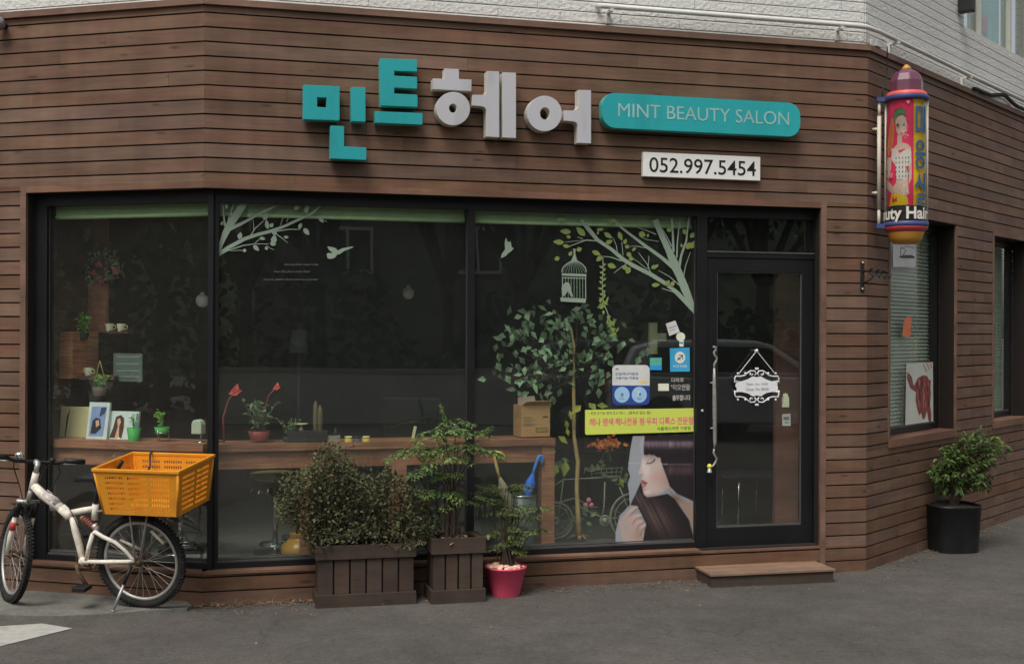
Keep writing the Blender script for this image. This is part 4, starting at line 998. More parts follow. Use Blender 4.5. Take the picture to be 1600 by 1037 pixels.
A = [(-F_-o, -F_*.8-o), (Wc+F_+o, -F_*.8-o), (Wc+F_+o, Dc+F_*.8+o), (-F_-o, Dc+F_*.8+o)]; I2 = [(-F_+.004, -F_*.8+.004), (Wc+F_-.004, -F_*.8+.004), (Wc+F_-.004, Dc+F_*.8-.004), (-F_+.004, Dc+F_*.8-.004)]
n = 4
v = [(*p, Hc-.012) for p in A] + [(*p, Hc-.012) for p in I2] + [(*p, Hc+.008) for p in A] + [(*p, Hc+.008) for p in I2]
f = []
for i in range(4):
    j = (i+1) % 4; f += [(i, 4+i, 4+j, j), (8+i, 8+j, 12+j, 12+i), (i, j, 8+j, 8+i), (4+i, 12+i, 12+j, 4+j)]
mb.add(v, f); mb.build('rim', M['crate'], crate, mod=bevel(.004))
for p, q in ((bl[0], tl[0]), (bl[1], tl[1]), (bl[2], tl[2]), (bl[3], tl[3])):
    mb = MB(); mb.tube([p, Vector(q) - Vector((0, 0, .01))], .008, 8); mb.build('corner_rib', M['crate'], crate)
mb = MB(); mb.tube([(Wc*.2, Dc+F_*.8+.012, Hc-.02), (Wc*.2, Dc+F_*.8, Hc+.012), (Wc*.21, Dc+F_*.8-.03, Hc+.006), (Wc*.24, Dc+F_*.5-.05, Hc-.03), (Wc*.27, Dc-.06, Hc-.06), (Wc*.25, Dc-.08, Hc-.09)], .006, 6)
tag(mb.build('bungee_cord', M['blkp'], at=FCt), 'thin black elastic cord hooked over the back rim of the yellow crate', 'cord')
mb = MB(); mb.tube([(0.02, Dc*.5, Hc+.0), (-.02, Dc*.55, Hc-.05), (.03, Dc*.6, Hc-.12)], .013, 6)
tag(mb.build('bungee_cord', M['blkp'], at=FCt), 'thick black strap looped over the handle end of the yellow crate', 'cord')
# ------------------------------------------------------------------ planters, pots and the plants in them
M['plank'] = woodmat('grey brown planter wood', alb(78, 64, 54, .5), alb(60, 50, 42, .5), island=.08, gstr=.4)
M['soil'] = pmat('dark soil', (.035, .025, .018, 1), rough=1, var=.4, scale=40, bump=.6)
M['bark'] = pmat('grey brown stem', (.09, .065, .045, 1), rough=.9, var=.3, scale=30)
M['bush'] = leafmat('dull olive brown leaves', alb(70, 72, 48, .86), island=.55, hue=.03, rough=.45)
M['nand'] = leafmat('fresh green leaflets', alb(86, 106, 60, .92), island=.35, hue=.03)
M['nand2'] = leafmat('mixed green leaflets', alb(84, 96, 58, 1.0), island=.4, hue=.045)
M['fern'] = leafmat('glossy green leaves', alb(72, 90, 46, .8), island=.5, hue=.03)
def planter(label, fr, w, d, zb_, zr0, zr1, ns, name='wooden_planter'):
    t = thing(name, label, 'planter', fr, 'slatted wooden planters under the display window')
    mb = MB(); mb.box(.03, w-.03, .03, d-.03, .01, zr0 + .01); mb.build('inner_box', M['back'], t)
    mb = MB()
    gap = .012; x0, x1 = .016, w - .016; sw = (x1 - x0 - gap*(ns-1))/ns
    for i in range(ns):
        for ya, yb in ((.016, .029), (d-.029, d-.016)): mb.box(x0 + i*(sw+gap), x0 + i*(sw+gap) + sw, ya, yb, zb_ - .01, zr0 + .012)
    m = max(2, int(d/.1)); sd = (d - .06 - gap*(m-1))/m
    for i in range(m):
        for xa, xb in ((.016, .029), (w-.029, w-.016)): mb.box(xa, xb, .03 + i*(sd+gap), .03 + i*(sd+gap) + sd, zb_ - .01, zr0 + .012)
    mb.build('slat', M['plank'], t)
    def hoop(nm, z0, z1, o, th):
        mb = MB(); mb.box(-o, w+o, -o, -o+th, z0, z1); mb.box(-o, w+o, d+o-th, d+o, z0, z1); mb.box(-o, -o+th, -o+th, d+o-th, z0+.0005, z1-.0005); mb.box(w+o-th, w+o, -o+th, d+o-th, z0+.0005, z1-.0005); mb.build(nm, M['plank'], t, mod=bevel(.002))
    hoop('base_board', 0, zb_, 0, .016); hoop('rim_board', zr0, zr1, .0, .017)
    mb = MB(); mb.box(.018, w-.018, .018, .05, zr1 - .02, zr1 - .004); mb.box(.018, w-.018, d-.05, d-.018, zr1 - .02, zr1 - .004); mb.box(.018, .05, .05, d-.05, zr1 - .02, zr1 - .0045); mb.box(w-.05, w-.018, .05, d-.05, zr1 - .02, zr1 - .0045); mb.build('rim_cap', M['plank'], t)
    mb = MB(); mb.plate([(.05, .05), (w-.05, .05), (w-.05, d-.05), (.05, d-.05)], zr1 - .08, zr1 - .035); mb.build('soil', M['soil'], t)
    return t
g1 = ground(493, 949.5); g1b = ground(650.5, 944.5)
F1 = Fr((g1.x, g1.y, 0), 13.5)
w1 = F1.x(650.5, 0, 940)
planter('long slatted brown planter with a bushy olive shrub spilling over its front', F1, w1, .235, F1.z(570, 926, 0), F1.z(570, 871.5, 0), F1.z(570, 850, 0), 6)
g2 = ground(674, 943)
F2 = Fr((g2.x, g2.y, 0), 14.5)
w2 = F2.x(759, 0, 930)
planter('narrow slatted brown planter between the long planter and the pink pot', F2, w2, .25, F2.z(716, 920, 0), F2.z(716, 864, 0), F2.z(716, 839.5, 0), 4)
mb = MB()
for i in range(60):
    x, y = w2*.5 + rnd.gauss(.02, .06), .12 + rnd.gauss(0, .04); mb.leaf(Vector((x, y, F2.z(716, 839.5, 0) - .03 + rnd.random()*.03)), Vector((rnd.gauss(0, 1), rnd.gauss(0, 1), rnd.uniform(-.2, .5))), Vector((0, 0, 1)), .05, .025, .5)
M['dead'] = leafmat('dry tan leaves', alb(128, 106, 82, .9), island=.3, hue=.02, rough=.8)
tag(mb.build('dry_leaves', M['dead'], at=F2), 'small heap of dry tan leaves on the soil of the narrow planter', 'dry leaves', kind='stuff')
def inpoly(p, poly):
    c = False; n = len(poly)
    for i in range(n):
        (a, b), (d, e) = poly[i], poly[(i+1) % n]
        if (b > p[1]) != (e > p[1]) and p[0] < (d-a)*(p[1]-b)/(e-b) + a: c = not c
    return c
def samp(fr, poly, ydep, jit=0):
    us = [p[0] for p in poly]; vs = [p[1] for p in poly]
    while True:
        u, v = rnd.uniform(min(us), max(us)), rnd.uniform(min(vs), max(vs))
        if inpoly((u, v), poly): return fr.px(u, v, ydep())
# the olive shrub: many small leaves on short twigs filling its volume
shrub = thing('olive_shrub', 'bushy olive brown shrub of tiny leaves growing in the long planter', 'shrub', F1)
outl = [(428, 782), (440, 748), (458, 735), (486, 728), (492, 702), (507, 690), (530, 692), (550, 716), (566, 738), (590, 741), (604, 722), (622, 738), (640, 758), (664, 772), (684, 800), (690, 826), (672, 846), (650, 854), (640, 866), (620, 858), (590, 852), (560, 846), (520, 848), (508, 866), (494, 864), (484, 848), (460, 828), (440, 812)]
stem_pts = []
mb = MB(); tw = MB()
base = [Vector((x, .11, F1.z(570, 850, 0) - .04)) for x in (w1*.12, w1*.3, w1*.5, w1*.7, w1*.88)]
def yd1():
    return .1 + max(-1.6, min(1.25, rnd.gauss(0, .75)))*.115
tips = []
for i in range(170):
    p = samp(F1, outl, yd1); tips.append(p)
    b = min(base, key=lambda q: abs(q.x - p.x) + rnd.random()*.2)
    m = b.lerp(p, .55) + Vector((rnd.gauss(0, .03), rnd.gauss(0, .02), .05))
    tw.tube([b, m, p], [.005, .0035, .0015], 4, cap=False)
    q = p; d = (p - m).normalized()
    n = rnd.randint(10, 17)
    for k in range(n):
        t = k/n; pp = m.lerp(p, .35 + .75*t) + Vector((rnd.gauss(0, .018), rnd.gauss(0, .018), rnd.gauss(0, .018)))
        dd = d + Vector((rnd.gauss(0, .8), rnd.gauss(0, .8), rnd.gauss(.1, .7)))
        mb.leaf(pp, dd, Vector((rnd.gauss(0, .6), rnd.gauss(-.4, .6), 1)), rnd.uniform(.016, .034), rnd.uniform(.009, .016), rnd.uniform(-.2, .6))
for i in range(5200):
    pp = samp(F1, outl, yd1)
    mb.leaf(pp, Vector((rnd.gauss(0, 1), rnd.gauss(0, 1), rnd.gauss(.2, .8))), Vector((rnd.gauss(0, .6), rnd.gauss(-.3, .6), 1)), rnd.uniform(.018, .034), rnd.uniform(.011, .019), rnd.uniform(-.2, .6))
for i in range(26):                                   # stray shoots
    p = samp(F1, outl, yd1); e = p + Vector((rnd.gauss(0, .08), rnd.gauss(-.02, .03), rnd.uniform(.02, .13)))
    tw.tube([p, e], [.002, .001], 4, cap=False)
    for k in range(6): mb.leaf(p.lerp(e, .3 + .7*k/5), Vector((rnd.gauss(0, 1), rnd.gauss(0, .8), rnd.gauss(.4, .5))), Vector((0, -.3, 1)), .026, .011, .3)
q0 = F1.px(400, 764, 0)
tw.tube([F1.px(450, 782, .05), F1.px(425, 776, .03), F1.px(404, 762, .02)], [.003, .002, .001], 4, cap=False)
for u, v in ((436, 780), (428, 774), (420, 775), (412, 768), (406, 764), (402, 760), (396, 762), (418, 770)): mb.leaf(F1.px(u, v, .03), Vector((rnd.gauss(-.4, 1), rnd.gauss(0, .5), rnd.gauss(0, .6))), Vector((0, -.4, 1)), .034, .013, .3)
mb.build('foliage', M['bush'], shrub); tw.build('twig', M['bark'], shrub)
# heavenly bamboo: upright canes carrying flat layers of pointed leaflets
def frond(mb, st, p, d, L, mat_n=0, n=7, ll=.05, droop=.25):
    """a flat branching spray of leaflets"""
    d = Vector((d.x, d.y, d.z)).normalized(); side = d.cross(Vector((0, 0, 1))).normalized()
    prev = p
    for k in range(1, n+1):
        t = k/n; q = p + d*(L*t) + Vector((0, 0, -droop*L*t*t)); st.tube([prev, q], .0014, 4, cap=False); prev = q
        for s in (-1, 1):
            sd = (d*.45 + side*s).normalized(); sl = L*.42*(1.15 - t)
            e = q + sd*sl + Vector((0, 0, -.02)); st.tube([q, e], .001, 3, cap=False)
            for j in range(3):
                f = q.lerp(e, (j+.6)/3)
                for s2 in (-1, 1):
                    mb.leaf(f, sd*.8 + d*s2*.8*s + Vector((rnd.gauss(0, .2), rnd.gauss(0, .2), rnd.gauss(-.05, .25))), Vector((rnd.gauss(0, .25), rnd.gauss(0, .25), 1)), rnd.uniform(.7, 1.1)*ll, rnd.uniform(.22, .3)*ll, .25)
            mb.leaf(e, sd, Vector((0, 0, 1)), ll, ll*.26, .3)
    mb.leaf(prev, d, Vector((0, 0, 1)), ll, ll*.26, .3)
nb = thing('nandina_plant', 'fresh green nandina with feathery flat leaf layers in the narrow planter', 'plant', F2)
mb = MB(); st = MB(); b0 = Vector((w2*.45, .11, F2.z(716, 839.5, 0) - .04))
layers = [(694, 668, 6, .2, 1.1), (712, 652, 3, .13, 1.0), (735, 672, 3, .14, .8), (668, 700, 6, .2, 1.2), (716, 690, 6, .22, 1.2), (640, 700, 3, .13, 1), (690, 712, 5, .2, 1.1), (738, 704, 4, .18, 1.0), (660, 732, 3, .14, .9), (700, 736, 3, .15, .9), (690, 765, 5, .19, 1.0), (730, 768, 4, .17, 1.0), (656, 762, 3, .14, .9), (712, 782, 3, .15, .9), (680, 676, 4, .16, 1)]
for u, v, n, L, s in layers:
    p = F2.px(u, v, rnd.uniform(.02, .15))
    m = b0.lerp(p, .6); m.x = b0.x + (p.x - b0.x)*.25 + rnd.gauss(0, .012); m.y = .11
    st.tube([b0 + Vector((rnd.gauss(0, .03), rnd.gauss(0, .02), 0)), m, p], [.006, .0045, .0025], 5, cap=False)
    a0 = rnd.random()*6.28
    n = max(2, int(n*.62))
    for k in range(n):
        a = a0 + 6.28*k/n + rnd.gauss(0, .35); frond(mb, st, p, Vector((math.cos(a), math.sin(a)*.6 - .25, rnd.uniform(-.12, .16))), L*rnd.uniform(.6, 1.2), n=rnd.choice((3, 4, 4, 5)), ll=.045*s)
frond(mb, st, F2.px(698, 664, .05), Vector((-.25, 0, 1)), .13, n=5, ll=.04, droop=0); frond(mb, st, F2.px(738, 678, .05), Vector((.8, 0, .35)), .12, n=5, ll=.038, droop=0)
mb.build('foliage', M['nand'], nb); st.build('cane', M['bark'], nb)
# pink pot
gp = ground(789.5, 933.5); FPp = Fr((gp.x + .0, gp.y + .105, 0), 0)
pot = thing('pink_pot', 'bright pink plastic pot standing on the asphalt beside the narrow planter', 'flower pot', FPp)
def pr(v): return FPp.z(789, v, -.1)
rt, rb_ = FPp.x(823, 0, 883) - FPp.x(789.5, 0, 883), FPp.x(812, 0, 930) - FPp.x(789.5, 0, 930)
mb = MB(); zt_ = pr(887)
mb.lathe([(rb_*.96, 0), (rb_, .008), (rt*.965, zt_ - .012), (rt, zt_ - .01), (rt*1.0, zt_), (rt*.94, zt_), (rt*.93, zt_ - .03), (.001, zt_ - .035)], n=40, closed=False); mb.build('pot_body', pmat('pink plastic', alb(184, 66, 92, .85), rough=.4, var=.06, scale=6, dark=alb(130, 60, 74), dscale=6, damt=.4), pot)
mb = MB(); mb.lathe([(rt*.93, zt_ - .034), (rt*.6, zt_ - .02), (.002, zt_ - .012)], n=24, closed=False); mb.build('soil', M['soil'], pot)
mb = MB()
for i in range(46):
    a, r = rnd.random()*6.28, rt*.85*math.sqrt(rnd.random()); s = rnd.uniform(.012, .026); mb.ball((r*math.cos(a), r*math.sin(a), zt_ - .012 + s*.4 + (1 - r/rt)*.02), s, 7, 5, .6)
tag(mb.build('pebbles', pmat('pale pink stones', alb(178, 140, 122), rough=.8, var=.15, scale=20, island=.2), at=FPp), 'pale pinkish stones covering the soil of the pink pot', 'pebbles', kind='stuff')
pp_ = thing('potted_nandina', 'thin wiry nandina with sparse leaves rising from the pink pot', 'plant', FPp)
mb = MB(); st = MB()
for i in range(9):
    a = rnd.random()*6.28; b = Vector((.05*math.cos(a), .04*math.sin(a), zt_ - .03)); u, v = rnd.uniform(772, 812), rnd.uniform(750, 800)
    e = FPp.px(u, v, rnd.uniform(-.08, .06)); st.tube([b, b.lerp(e, .5) + Vector((rnd.gauss(0, .012), 0, 0)), e], [.008, .006, .003], 6, cap=False)
    for k in range(3):
        p = b.lerp(e, rnd.uniform(.35, 1)); an = rnd.random()*6.28
        frond(mb, st, p, Vector((math.cos(an), math.sin(an)*.6, .15)), rnd.uniform(.06, .12), n=3, ll=.032)
for u, v, n in ((790, 762, 4), (768, 758, 3), (812, 756, 3), (838, 790, 2), (842, 826, 2), (800, 790, 3), (822, 800, 2), (796, 856, 3), (775, 775, 3), (800, 822, 2)):
    p = FPp.px(u, v, rnd.uniform(-.06, .05)); b = Vector((rnd.gauss(0, .03), 0, zt_)); st.tube([b, b.lerp(p, .6) + Vector((0, 0, .04)), p], [.004, .003, .0015], 5, cap=False)
    for k in range(n):
        an = rnd.random()*6.28; frond(mb, st, p, Vector((math.cos(an), math.sin(an)*.6, .1)), rnd.uniform(.06, .11), n=4, ll=.036)
mb.build('foliage', M['nand2'], pp_); st.build('cane', M['bark'], pp_)
# black pot by the right wall
gk = ground(1496, 862); FK = Fr((gk.x, gk.y + .12, 0), 8)
kp = thing('black_pot', 'tall black square sided pot on the asphalt below the right windows', 'flower pot', FK)
kw, kb = FK.x(1532, 0, 800) - FK.x(1460.5, 0, 800), FK.x(1529, 0, 855) - FK.x(1465, 0, 855); zk = FK.z(1496, 789, -.13)
mb = MB(); mb.lathe([(kb*.5, 0), (kb*.505, .01), (kw*.5, zk - .02), (kw*.515, zk - .015), (kw*.515, zk), (kw*.495, zk), (kw*.49, zk - .025), (.001, zk - .03)], n=48, closed=False, sq=3.4); mb.build('pot_body', pmat('black plastic pot', (.016, .016, .017, 1), rough=.45, var=.2, scale=8, dark=(.04, .036, .032, 1), dscale=5, damt=.4), kp)
mb = MB(); mb.lathe([(kw*.49, zk - .022), (.002, zk - .005)], n=24, closed=False, sq=3.4); mb.build('soil', M['soil'], kp)
kt = thing('potted_shrub', 'leafy dark green shrub with drooping leaves in the black pot', 'shrub', FK)
outk = [(1452, 762), (1450, 740), (1462, 722), (1472, 700), (1490, 678), (1510, 668), (1540, 670), (1564, 682), (1578, 700), (1572, 716), (1556, 712), (1552, 740), (1546, 768), (1530, 756), (1512, 770), (1490, 764), (1478, 776)]
mb = MB(); st = MB()
def ydk(): return rnd.gauss(0, .09)
for i in range(6):
    e = samp(FK, outk, ydk); st.tube([Vector((.01*i - .03, 0, zk - .04)), Vector(((e.x)*.3, e.y*.3, zk + .12)), e], [.011, .008, .003], 6, cap=False)
for i in range(230):
    p = samp(FK, outk, ydk); c = Vector((p.x*.4, p.y*.4, zk + .1 + (p.z - zk)*.5)); d = (p - c).normalized(); st.tube([c, p], [.003, .0015], 4, cap=False)
    for k in range(11):
        q = c.lerp(p, rnd.uniform(.4, 1.08)); mb.leaf(q, d*.6 + Vector((rnd.gauss(0, .6), rnd.gauss(0, .6), rnd.gauss(-.35, .4))), Vector((rnd.gauss(0, .4), rnd.gauss(-.2, .4), 1)), rnd.uniform(.035, .062), rnd.uniform(.016, .026), rnd.uniform(.1, .6))
mb.build('foliage', M['fern'], kt); st.build('stem', M['bark'], kt)
# door step
gs = ground(1112, 917); FS = Fr((gs.x, gs.y, 0), 13)
ws = FS.x(1302, 0, 900); zs1 = FS.z(1200, 891.5, 0)
step = thing('wooden_step', 'low brown wooden step with a lighter worn top before the salon door', 'step', FS)
dS = .3
mb = MB()
for i in range(3): mb.box(-.012, ws + .012, -.014 + i*(dS/3 + .004), -.014 + i*(dS/3 + .004) + dS/3, zs1 - .016, zs1)
mb.build('tread', woodmat('worn step planks', alb(112, 88, 70, .85), alb(92, 70, 54, .85), island=.1, gstr=.45), step, mod=bevel(.002))
M['riser'] = woodmat('dark riser wood', alb(62, 52, 44, .8), alb(46, 38, 32, .8), island=.08)
mb = MB(); mb.box(0, ws, 0, .02, 0, zs1 - .0165); mb.build('riser', M['riser'], step)
mb = MB(); mb.box(0, .02, .021, dS - .005, 0, zs1 - .0165); mb.box(ws-.02, ws, .021, dS - .005, 0, zs1 - .0165); mb.build('side_board', M['riser'], step)
# litter of leaves, husks and grit along the foot of the walls
mb = MB(); 
def lit(fr, x0, x1, n, sp=.07):
    for i in range(n):
        x = rnd.uniform(x0, x1); y = -abs(rnd.gauss(0, sp)) - .012; p = fr.w(x, y, 0); p.z = rnd.uniform(.003, .012)
        mb.leaf(p, Vector((rnd.gauss(0, 1), rnd.gauss(0, 1), rnd.uniform(-.05, .25))), Vector((rnd.gauss(0, .3), rnd.gauss(0, .3), 1)), rnd.uniform(.008, .032), rnd.uniform(.004, .013), .3)
lit(FF, -.05, .75, 520, .05); lit(FF, -.1, 1.2, 160, .18); lit(FF, .7, 2.9, 260, .12); lit(FF, 2.9, 3.6, 150, .14); lit(FR, 0.1, 2.8, 330, .11); lit(FL, -.6, 0, 40, .05); lit(FF, 0, 4.6, 90, .6)
tag(mb.build('leaf_litter', leafmat('dry litter', alb(112, 92, 72, .85), island=.45, hue=.03, rough=.9), at=None), 'dry tan leaf litter scattered along the foot of the walls', 'leaf litter', kind='stuff')
mb = MB()
for i in range(34): # dry grass tuft at the corner
    x = rnd.uniform(-.02, .42); p = FF.w(x, -.02 - rnd.random()*.05, .0); e = p + Vector((rnd.gauss(0, .05), rnd.gauss(0, .02), rnd.uniform(.01, .06))); mb.tube([p, e], [.0013, .0005], 3, cap=False)
tag(mb.build('dry_grass', M['dead']), 'dry weed stalks at the foot of the front corner', 'dry grass', kind='stuff')

mb = MB()
for i in range(420):                                  # loose grit on the road
    u, v = rnd.uniform(-40, 1640), 905 + abs(rnd.gauss(0, 1))*60; p = ground(u, v, 0)
    q = FF.I @ p; q2 = FR.I @ p; q3 = FL.I @ p
    if q.y > -.03 or q2.y > -.03 or q3.y > -.03: continue
    r_ = rnd.uniform(.002, .0065); mb.ball((p.x, p.y, r_*.4), r_, 5, 3, .7)
tag(mb.build('grit', pmat('pale grit', (.24, .22, .19, 1), rough=.95, island=.5)), 'pale loose grit scattered over the asphalt', 'grit', kind='stuff')
# ------------------------------------------------------------------ film, stickers and posters on the glass
YD = yg - .0012
M['film'] = pmat('pale grey green film', alb(116, 130, 114, .82), rough=.6, var=.06, scale=4)
M['filmleaf'] = pmat('yellow green film', alb(98, 112, 60, .9), rough=.6, var=.06, scale=4)
class Decal:
    """flat cut-outs stacked a fraction of a millimetre apart"""
    def __init__(s, fr, y, sc=1.0, ox=0, oy=0): s.fr, s.y, s.sc, s.ox, s.oy, s.mb, s.k = fr, y, sc, ox, oy, MB(), 0
    def P(s, p): q = s.fr.px(s.ox + p[0]/s.sc, s.oy + p[1]/s.sc, s.y); return (q.x, q.z)
    def poly(s, pts, mi=0): s.k += 1; s.mb.mi = mi; s.mb.face([s.P(p) for p in pts], s.y - .00008*s.k)
    def line(s, pts, w, mi=0):
        ws = [q*.86 for q in (w if isinstance(w, (list, tuple)) else [w]*len(pts))]
        L, R_ = [], []
        for i, p in enumerate(pts):
            a, b = pts[max(i-1, 0)], pts[min(i+1, len(pts)-1)]; dx, dy = b[0]-a[0], b[1]-a[1]; n = math.hypot(dx, dy) or 1
            L.append((p[0]-dy/n*ws[i]/2, p[1]+dx/n*ws[i]/2)); R_.append((p[0]+dy/n*ws[i]/2, p[1]-dx/n*ws[i]/2))
        s.k += 1; s.mb.mi = mi
        q = [s.P(p) for p in L] + [s.P(p) for p in R_]; n = len(pts)
        s.mb.add([(a, s.y - .00008*s.k, b) for a, b in q], [(i, i+1, n+i+1, n+i) for i in range(n-1)])
    def leaf(s, x, y, a, L, W, mi=1):
        c, d = math.cos(math.radians(a)), math.sin(math.radians(a)); o = []
        for t, w in ((0, 0), (.2, .35), (.45, .5), (.75, .32), (1, 0), (.75, -.32), (.45, -.5), (.2, -.35)): o.append((x + L*t*c - W*w*d, y + L*t*d + W*w*c))
        s.poly(o, mi)
    def ell(s, cx, cy, rx, ry, mi=0, n=24): s.poly(circ(cx, cy, rx, ry, n), mi)
    def text(s, t, x0, x1, y0, y1, mi=0, off=0.0):
        s.k += 1; s.mb.mi = mi; a = s.P((x0, (y0+y1)/2)); b = s.P((x1, (y0+y1)/2)); z1, z0 = s.P(((x0+x1)/2, y0))[1], s.P(((x0+x1)/2, y1))[1]
        text(s.mb, t, a[0], b[0], z0, z1, s.y - .00008*s.k, off)
    def build(s, name, mats, label=None, cat=None, parent=None, group=None, mod=None):
        o = s.mb.build(name, mats, parent=parent, at=None if parent is not None else s.fr, mod=mod)
        if label: tag(o, label, cat, group)
        return o
# left tree film on the first front pane
d = Decal(FF, YD, 6.1, 330, 300)
d.line([(72, 600), (90, 500), (130, 400), (180, 300), (250, 200), (330, 85)], [14, 46, 66, 84, 80, 62])
d.line([(80, 575), (170, 520), (320, 440), (440, 400), (560, 370), (700, 320), (850, 250), (960, 200), (1060, 110)], [34, 42, 40, 36, 36, 30, 28, 24, 12])
d.line([(170, 350), (280, 300), (400, 235), (500, 180), (680, 100)], [44, 34, 28, 24, 12]); d.line([(72, 605), (150, 555), (300, 505), (400, 490), (550, 488)], [10, 12, 12, 9, 6])
d.line([(130, 320), (122, 240), (108, 90)], [22, 18, 10]); d.line([(160, 260), (190, 190), (215, 85)], [16, 10, 8]); d.line([(180, 270), (225, 190), (275, 85)], [16, 10, 8]); d.line([(370, 420), (420, 340), (500, 270)], [14, 12, 8]); d.line([(405, 360), (405, 310), (398, 260)], [10, 7, 5])
d.line([(610, 370), (740, 350), (850, 350)], [14, 10, 8]); d.line([(610, 390), (670, 430), (730, 480)], [12, 9, 4]); d.line([(660, 310), (680, 250), (690, 190)], 7); d.line([(720, 280), (735, 240), (760, 190)], 7); d.line([(920, 232), (1020, 238), (1105, 280)], [12, 9, 6]); d.line([(1030, 240), (1110, 230)], 6)
d.line([(180, 555), (260, 550), (310, 552)], 6); d.line([(410, 490), (440, 460), (470, 440)], 7); d.line([(520, 495), (560, 530), (600, 545)], 6); d.line([(75, 600), (70, 320)], 6)
for x, y, a, L, W in ((265, 445, -75, 70, 50), (90, 312, -60, 44, 28), (500, 265, -65, 80, 50), (540, 350, -100, 95, 44), (560, 330, -50, 50, 40), (575, 375, 20, 60, 40), (460, 430, 15, 60, 34), (400, 500, 45, 80, 44), (590, 490, -80, 90, 60), (560, 480, 15, 62, 46), (515, 515, 55, 40, 34), (300, 552, 0, 38, 36), (690, 425, 0, 50, 30), (835, 345, -65, 60, 38), (880, 340, 50, 85, 50), (1025, 225, 55, 80, 40), (370, 235, -120, 40, 36), (520, 130, -60, 60, 34), (790, 160, -40, 70, 50), (890, 150, 60, 60, 40), (930, 160, -120, 60, 44), (145, 160, -90, 60, 34)): d.leaf(x, y, a, L, W, 0)
d.build('tree_decal', [M['film']], 'pale grey green tree branch film in the upper corner of the first front pane', 'window decal')
d = Decal(FF, YD, 6.1, 330, 300)
d.poly([(1105, 512), (1150, 518), (1190, 530), (1205, 552), (1250, 530), (1350, 512), (1355, 522), (1260, 560), (1230, 585), (1200, 590), (1180, 620), (1145, 632), (1110, 628), (1100, 590), (1108, 576), (1160, 575), (1125, 548)])
d.build('bird_decal', [M['film']], 'pale flying bird film on the first front pane', 'window decal')
d = Decal(FF, YD, 6.1, 330, 300)
for y, x0, x1 in ((688, 695, 1022), (755, 595, 945), (830, 500, 1026)):
    x = x0
    while x < x1 - 20:
        w = min(rnd.uniform(40, 110), x1 - x); n = max(4, int(w/9))
        d.line([(x + w*i/n, y + 7*math.sin(i*2.1) - (9 if i % 5 == 2 else 0)) for i in range(n+1)], 4.5); x += w + 10
d.build('script_decal', [pmat('faded white film', alb(96, 96, 92, 1.0))], 'three faded lines of small white script on the first front pane', 'window lettering')
# second pane: bird, big tree with green leaves, bird cage, garland
d = Decal(FF, YD, 3.142, 730, 310)
d.poly([(165, 290), (170, 268), (186, 248), (184, 215), (190, 188), (200, 212), (214, 208), (218, 235), (229, 243), (216, 256), (200, 268), (186, 282)])
d.build('bird_decal', [M['film']], 'pale climbing bird film on the second front pane', 'window decal')
d = Decal(FF, YD, 5.76, 850, 320)
d.line([(1355, 985), (1320, 880), (1265, 740), (1225, 640), (1180, 540), (1120, 400), (1060, 270), (1000, 130)], [8, 70, 84, 80, 92, 66, 60, 64])
d.line([(1310, 900), (1210, 790), (1090, 700), (960, 620), (800, 540), (720, 490), (600, 390), (480, 310), (390, 200), (335, 130)], [30, 34, 40, 42, 42, 40, 34, 38, 44, 26])
d.line([(1160, 555), (1060, 470), (920, 370), (800, 280), (690, 195), (620, 120)], [44, 36, 32, 26, 20, 14])
d.line([(1345, 960), (1270, 880), (1170, 780), (1060, 745)], [16, 16, 10, 6]); d.line([(1215, 560), (1235, 450), (1280, 320), (1305, 100)], [30, 24, 20, 14]); d.line([(1195, 470), (1200, 330), (1220, 150)], [18, 14, 10]); d.line([(1165, 420), (1160, 280), (1150, 120)], [26, 22, 18]); d.line([(1150, 370), (1110, 290), (1070, 220)], [12, 9, 6])
d.line([(1255, 640), (1275, 540), (1318, 420)], [10, 9, 6]); d.line([(1220, 720), (1130, 640), (1030, 585)], [10, 8, 5]); d.line([(960, 610), (930, 530), (850, 425)], [12, 9, 5]); d.line([(935, 570), (945, 455)], 7); d.line([(930, 575), (830, 495), (800, 480)], 6)
d.line([(480, 320), (380, 312), (290, 345), (200, 378)], [12, 12, 9, 6]); d.line([(350, 300), (300, 285)], 7); d.line([(370, 312), (190, 330)], 5); d.line([(700, 500), (600, 465), (520, 458)], [12, 9, 6]); d.line([(750, 520), (690, 560), (630, 608)], [10, 8, 5]); d.line([(660, 425), (650, 360), (620, 290)], [8, 7, 5]); d.line([(710, 450), (700, 330)], 7); d.line([(920, 385), (830, 365), (760, 370)], [8, 7, 4]); d.line([(1030, 325), (940, 310), (880, 290)], 6); d.line([(1010, 262), (920, 225), (830, 195)], [9, 8, 5])
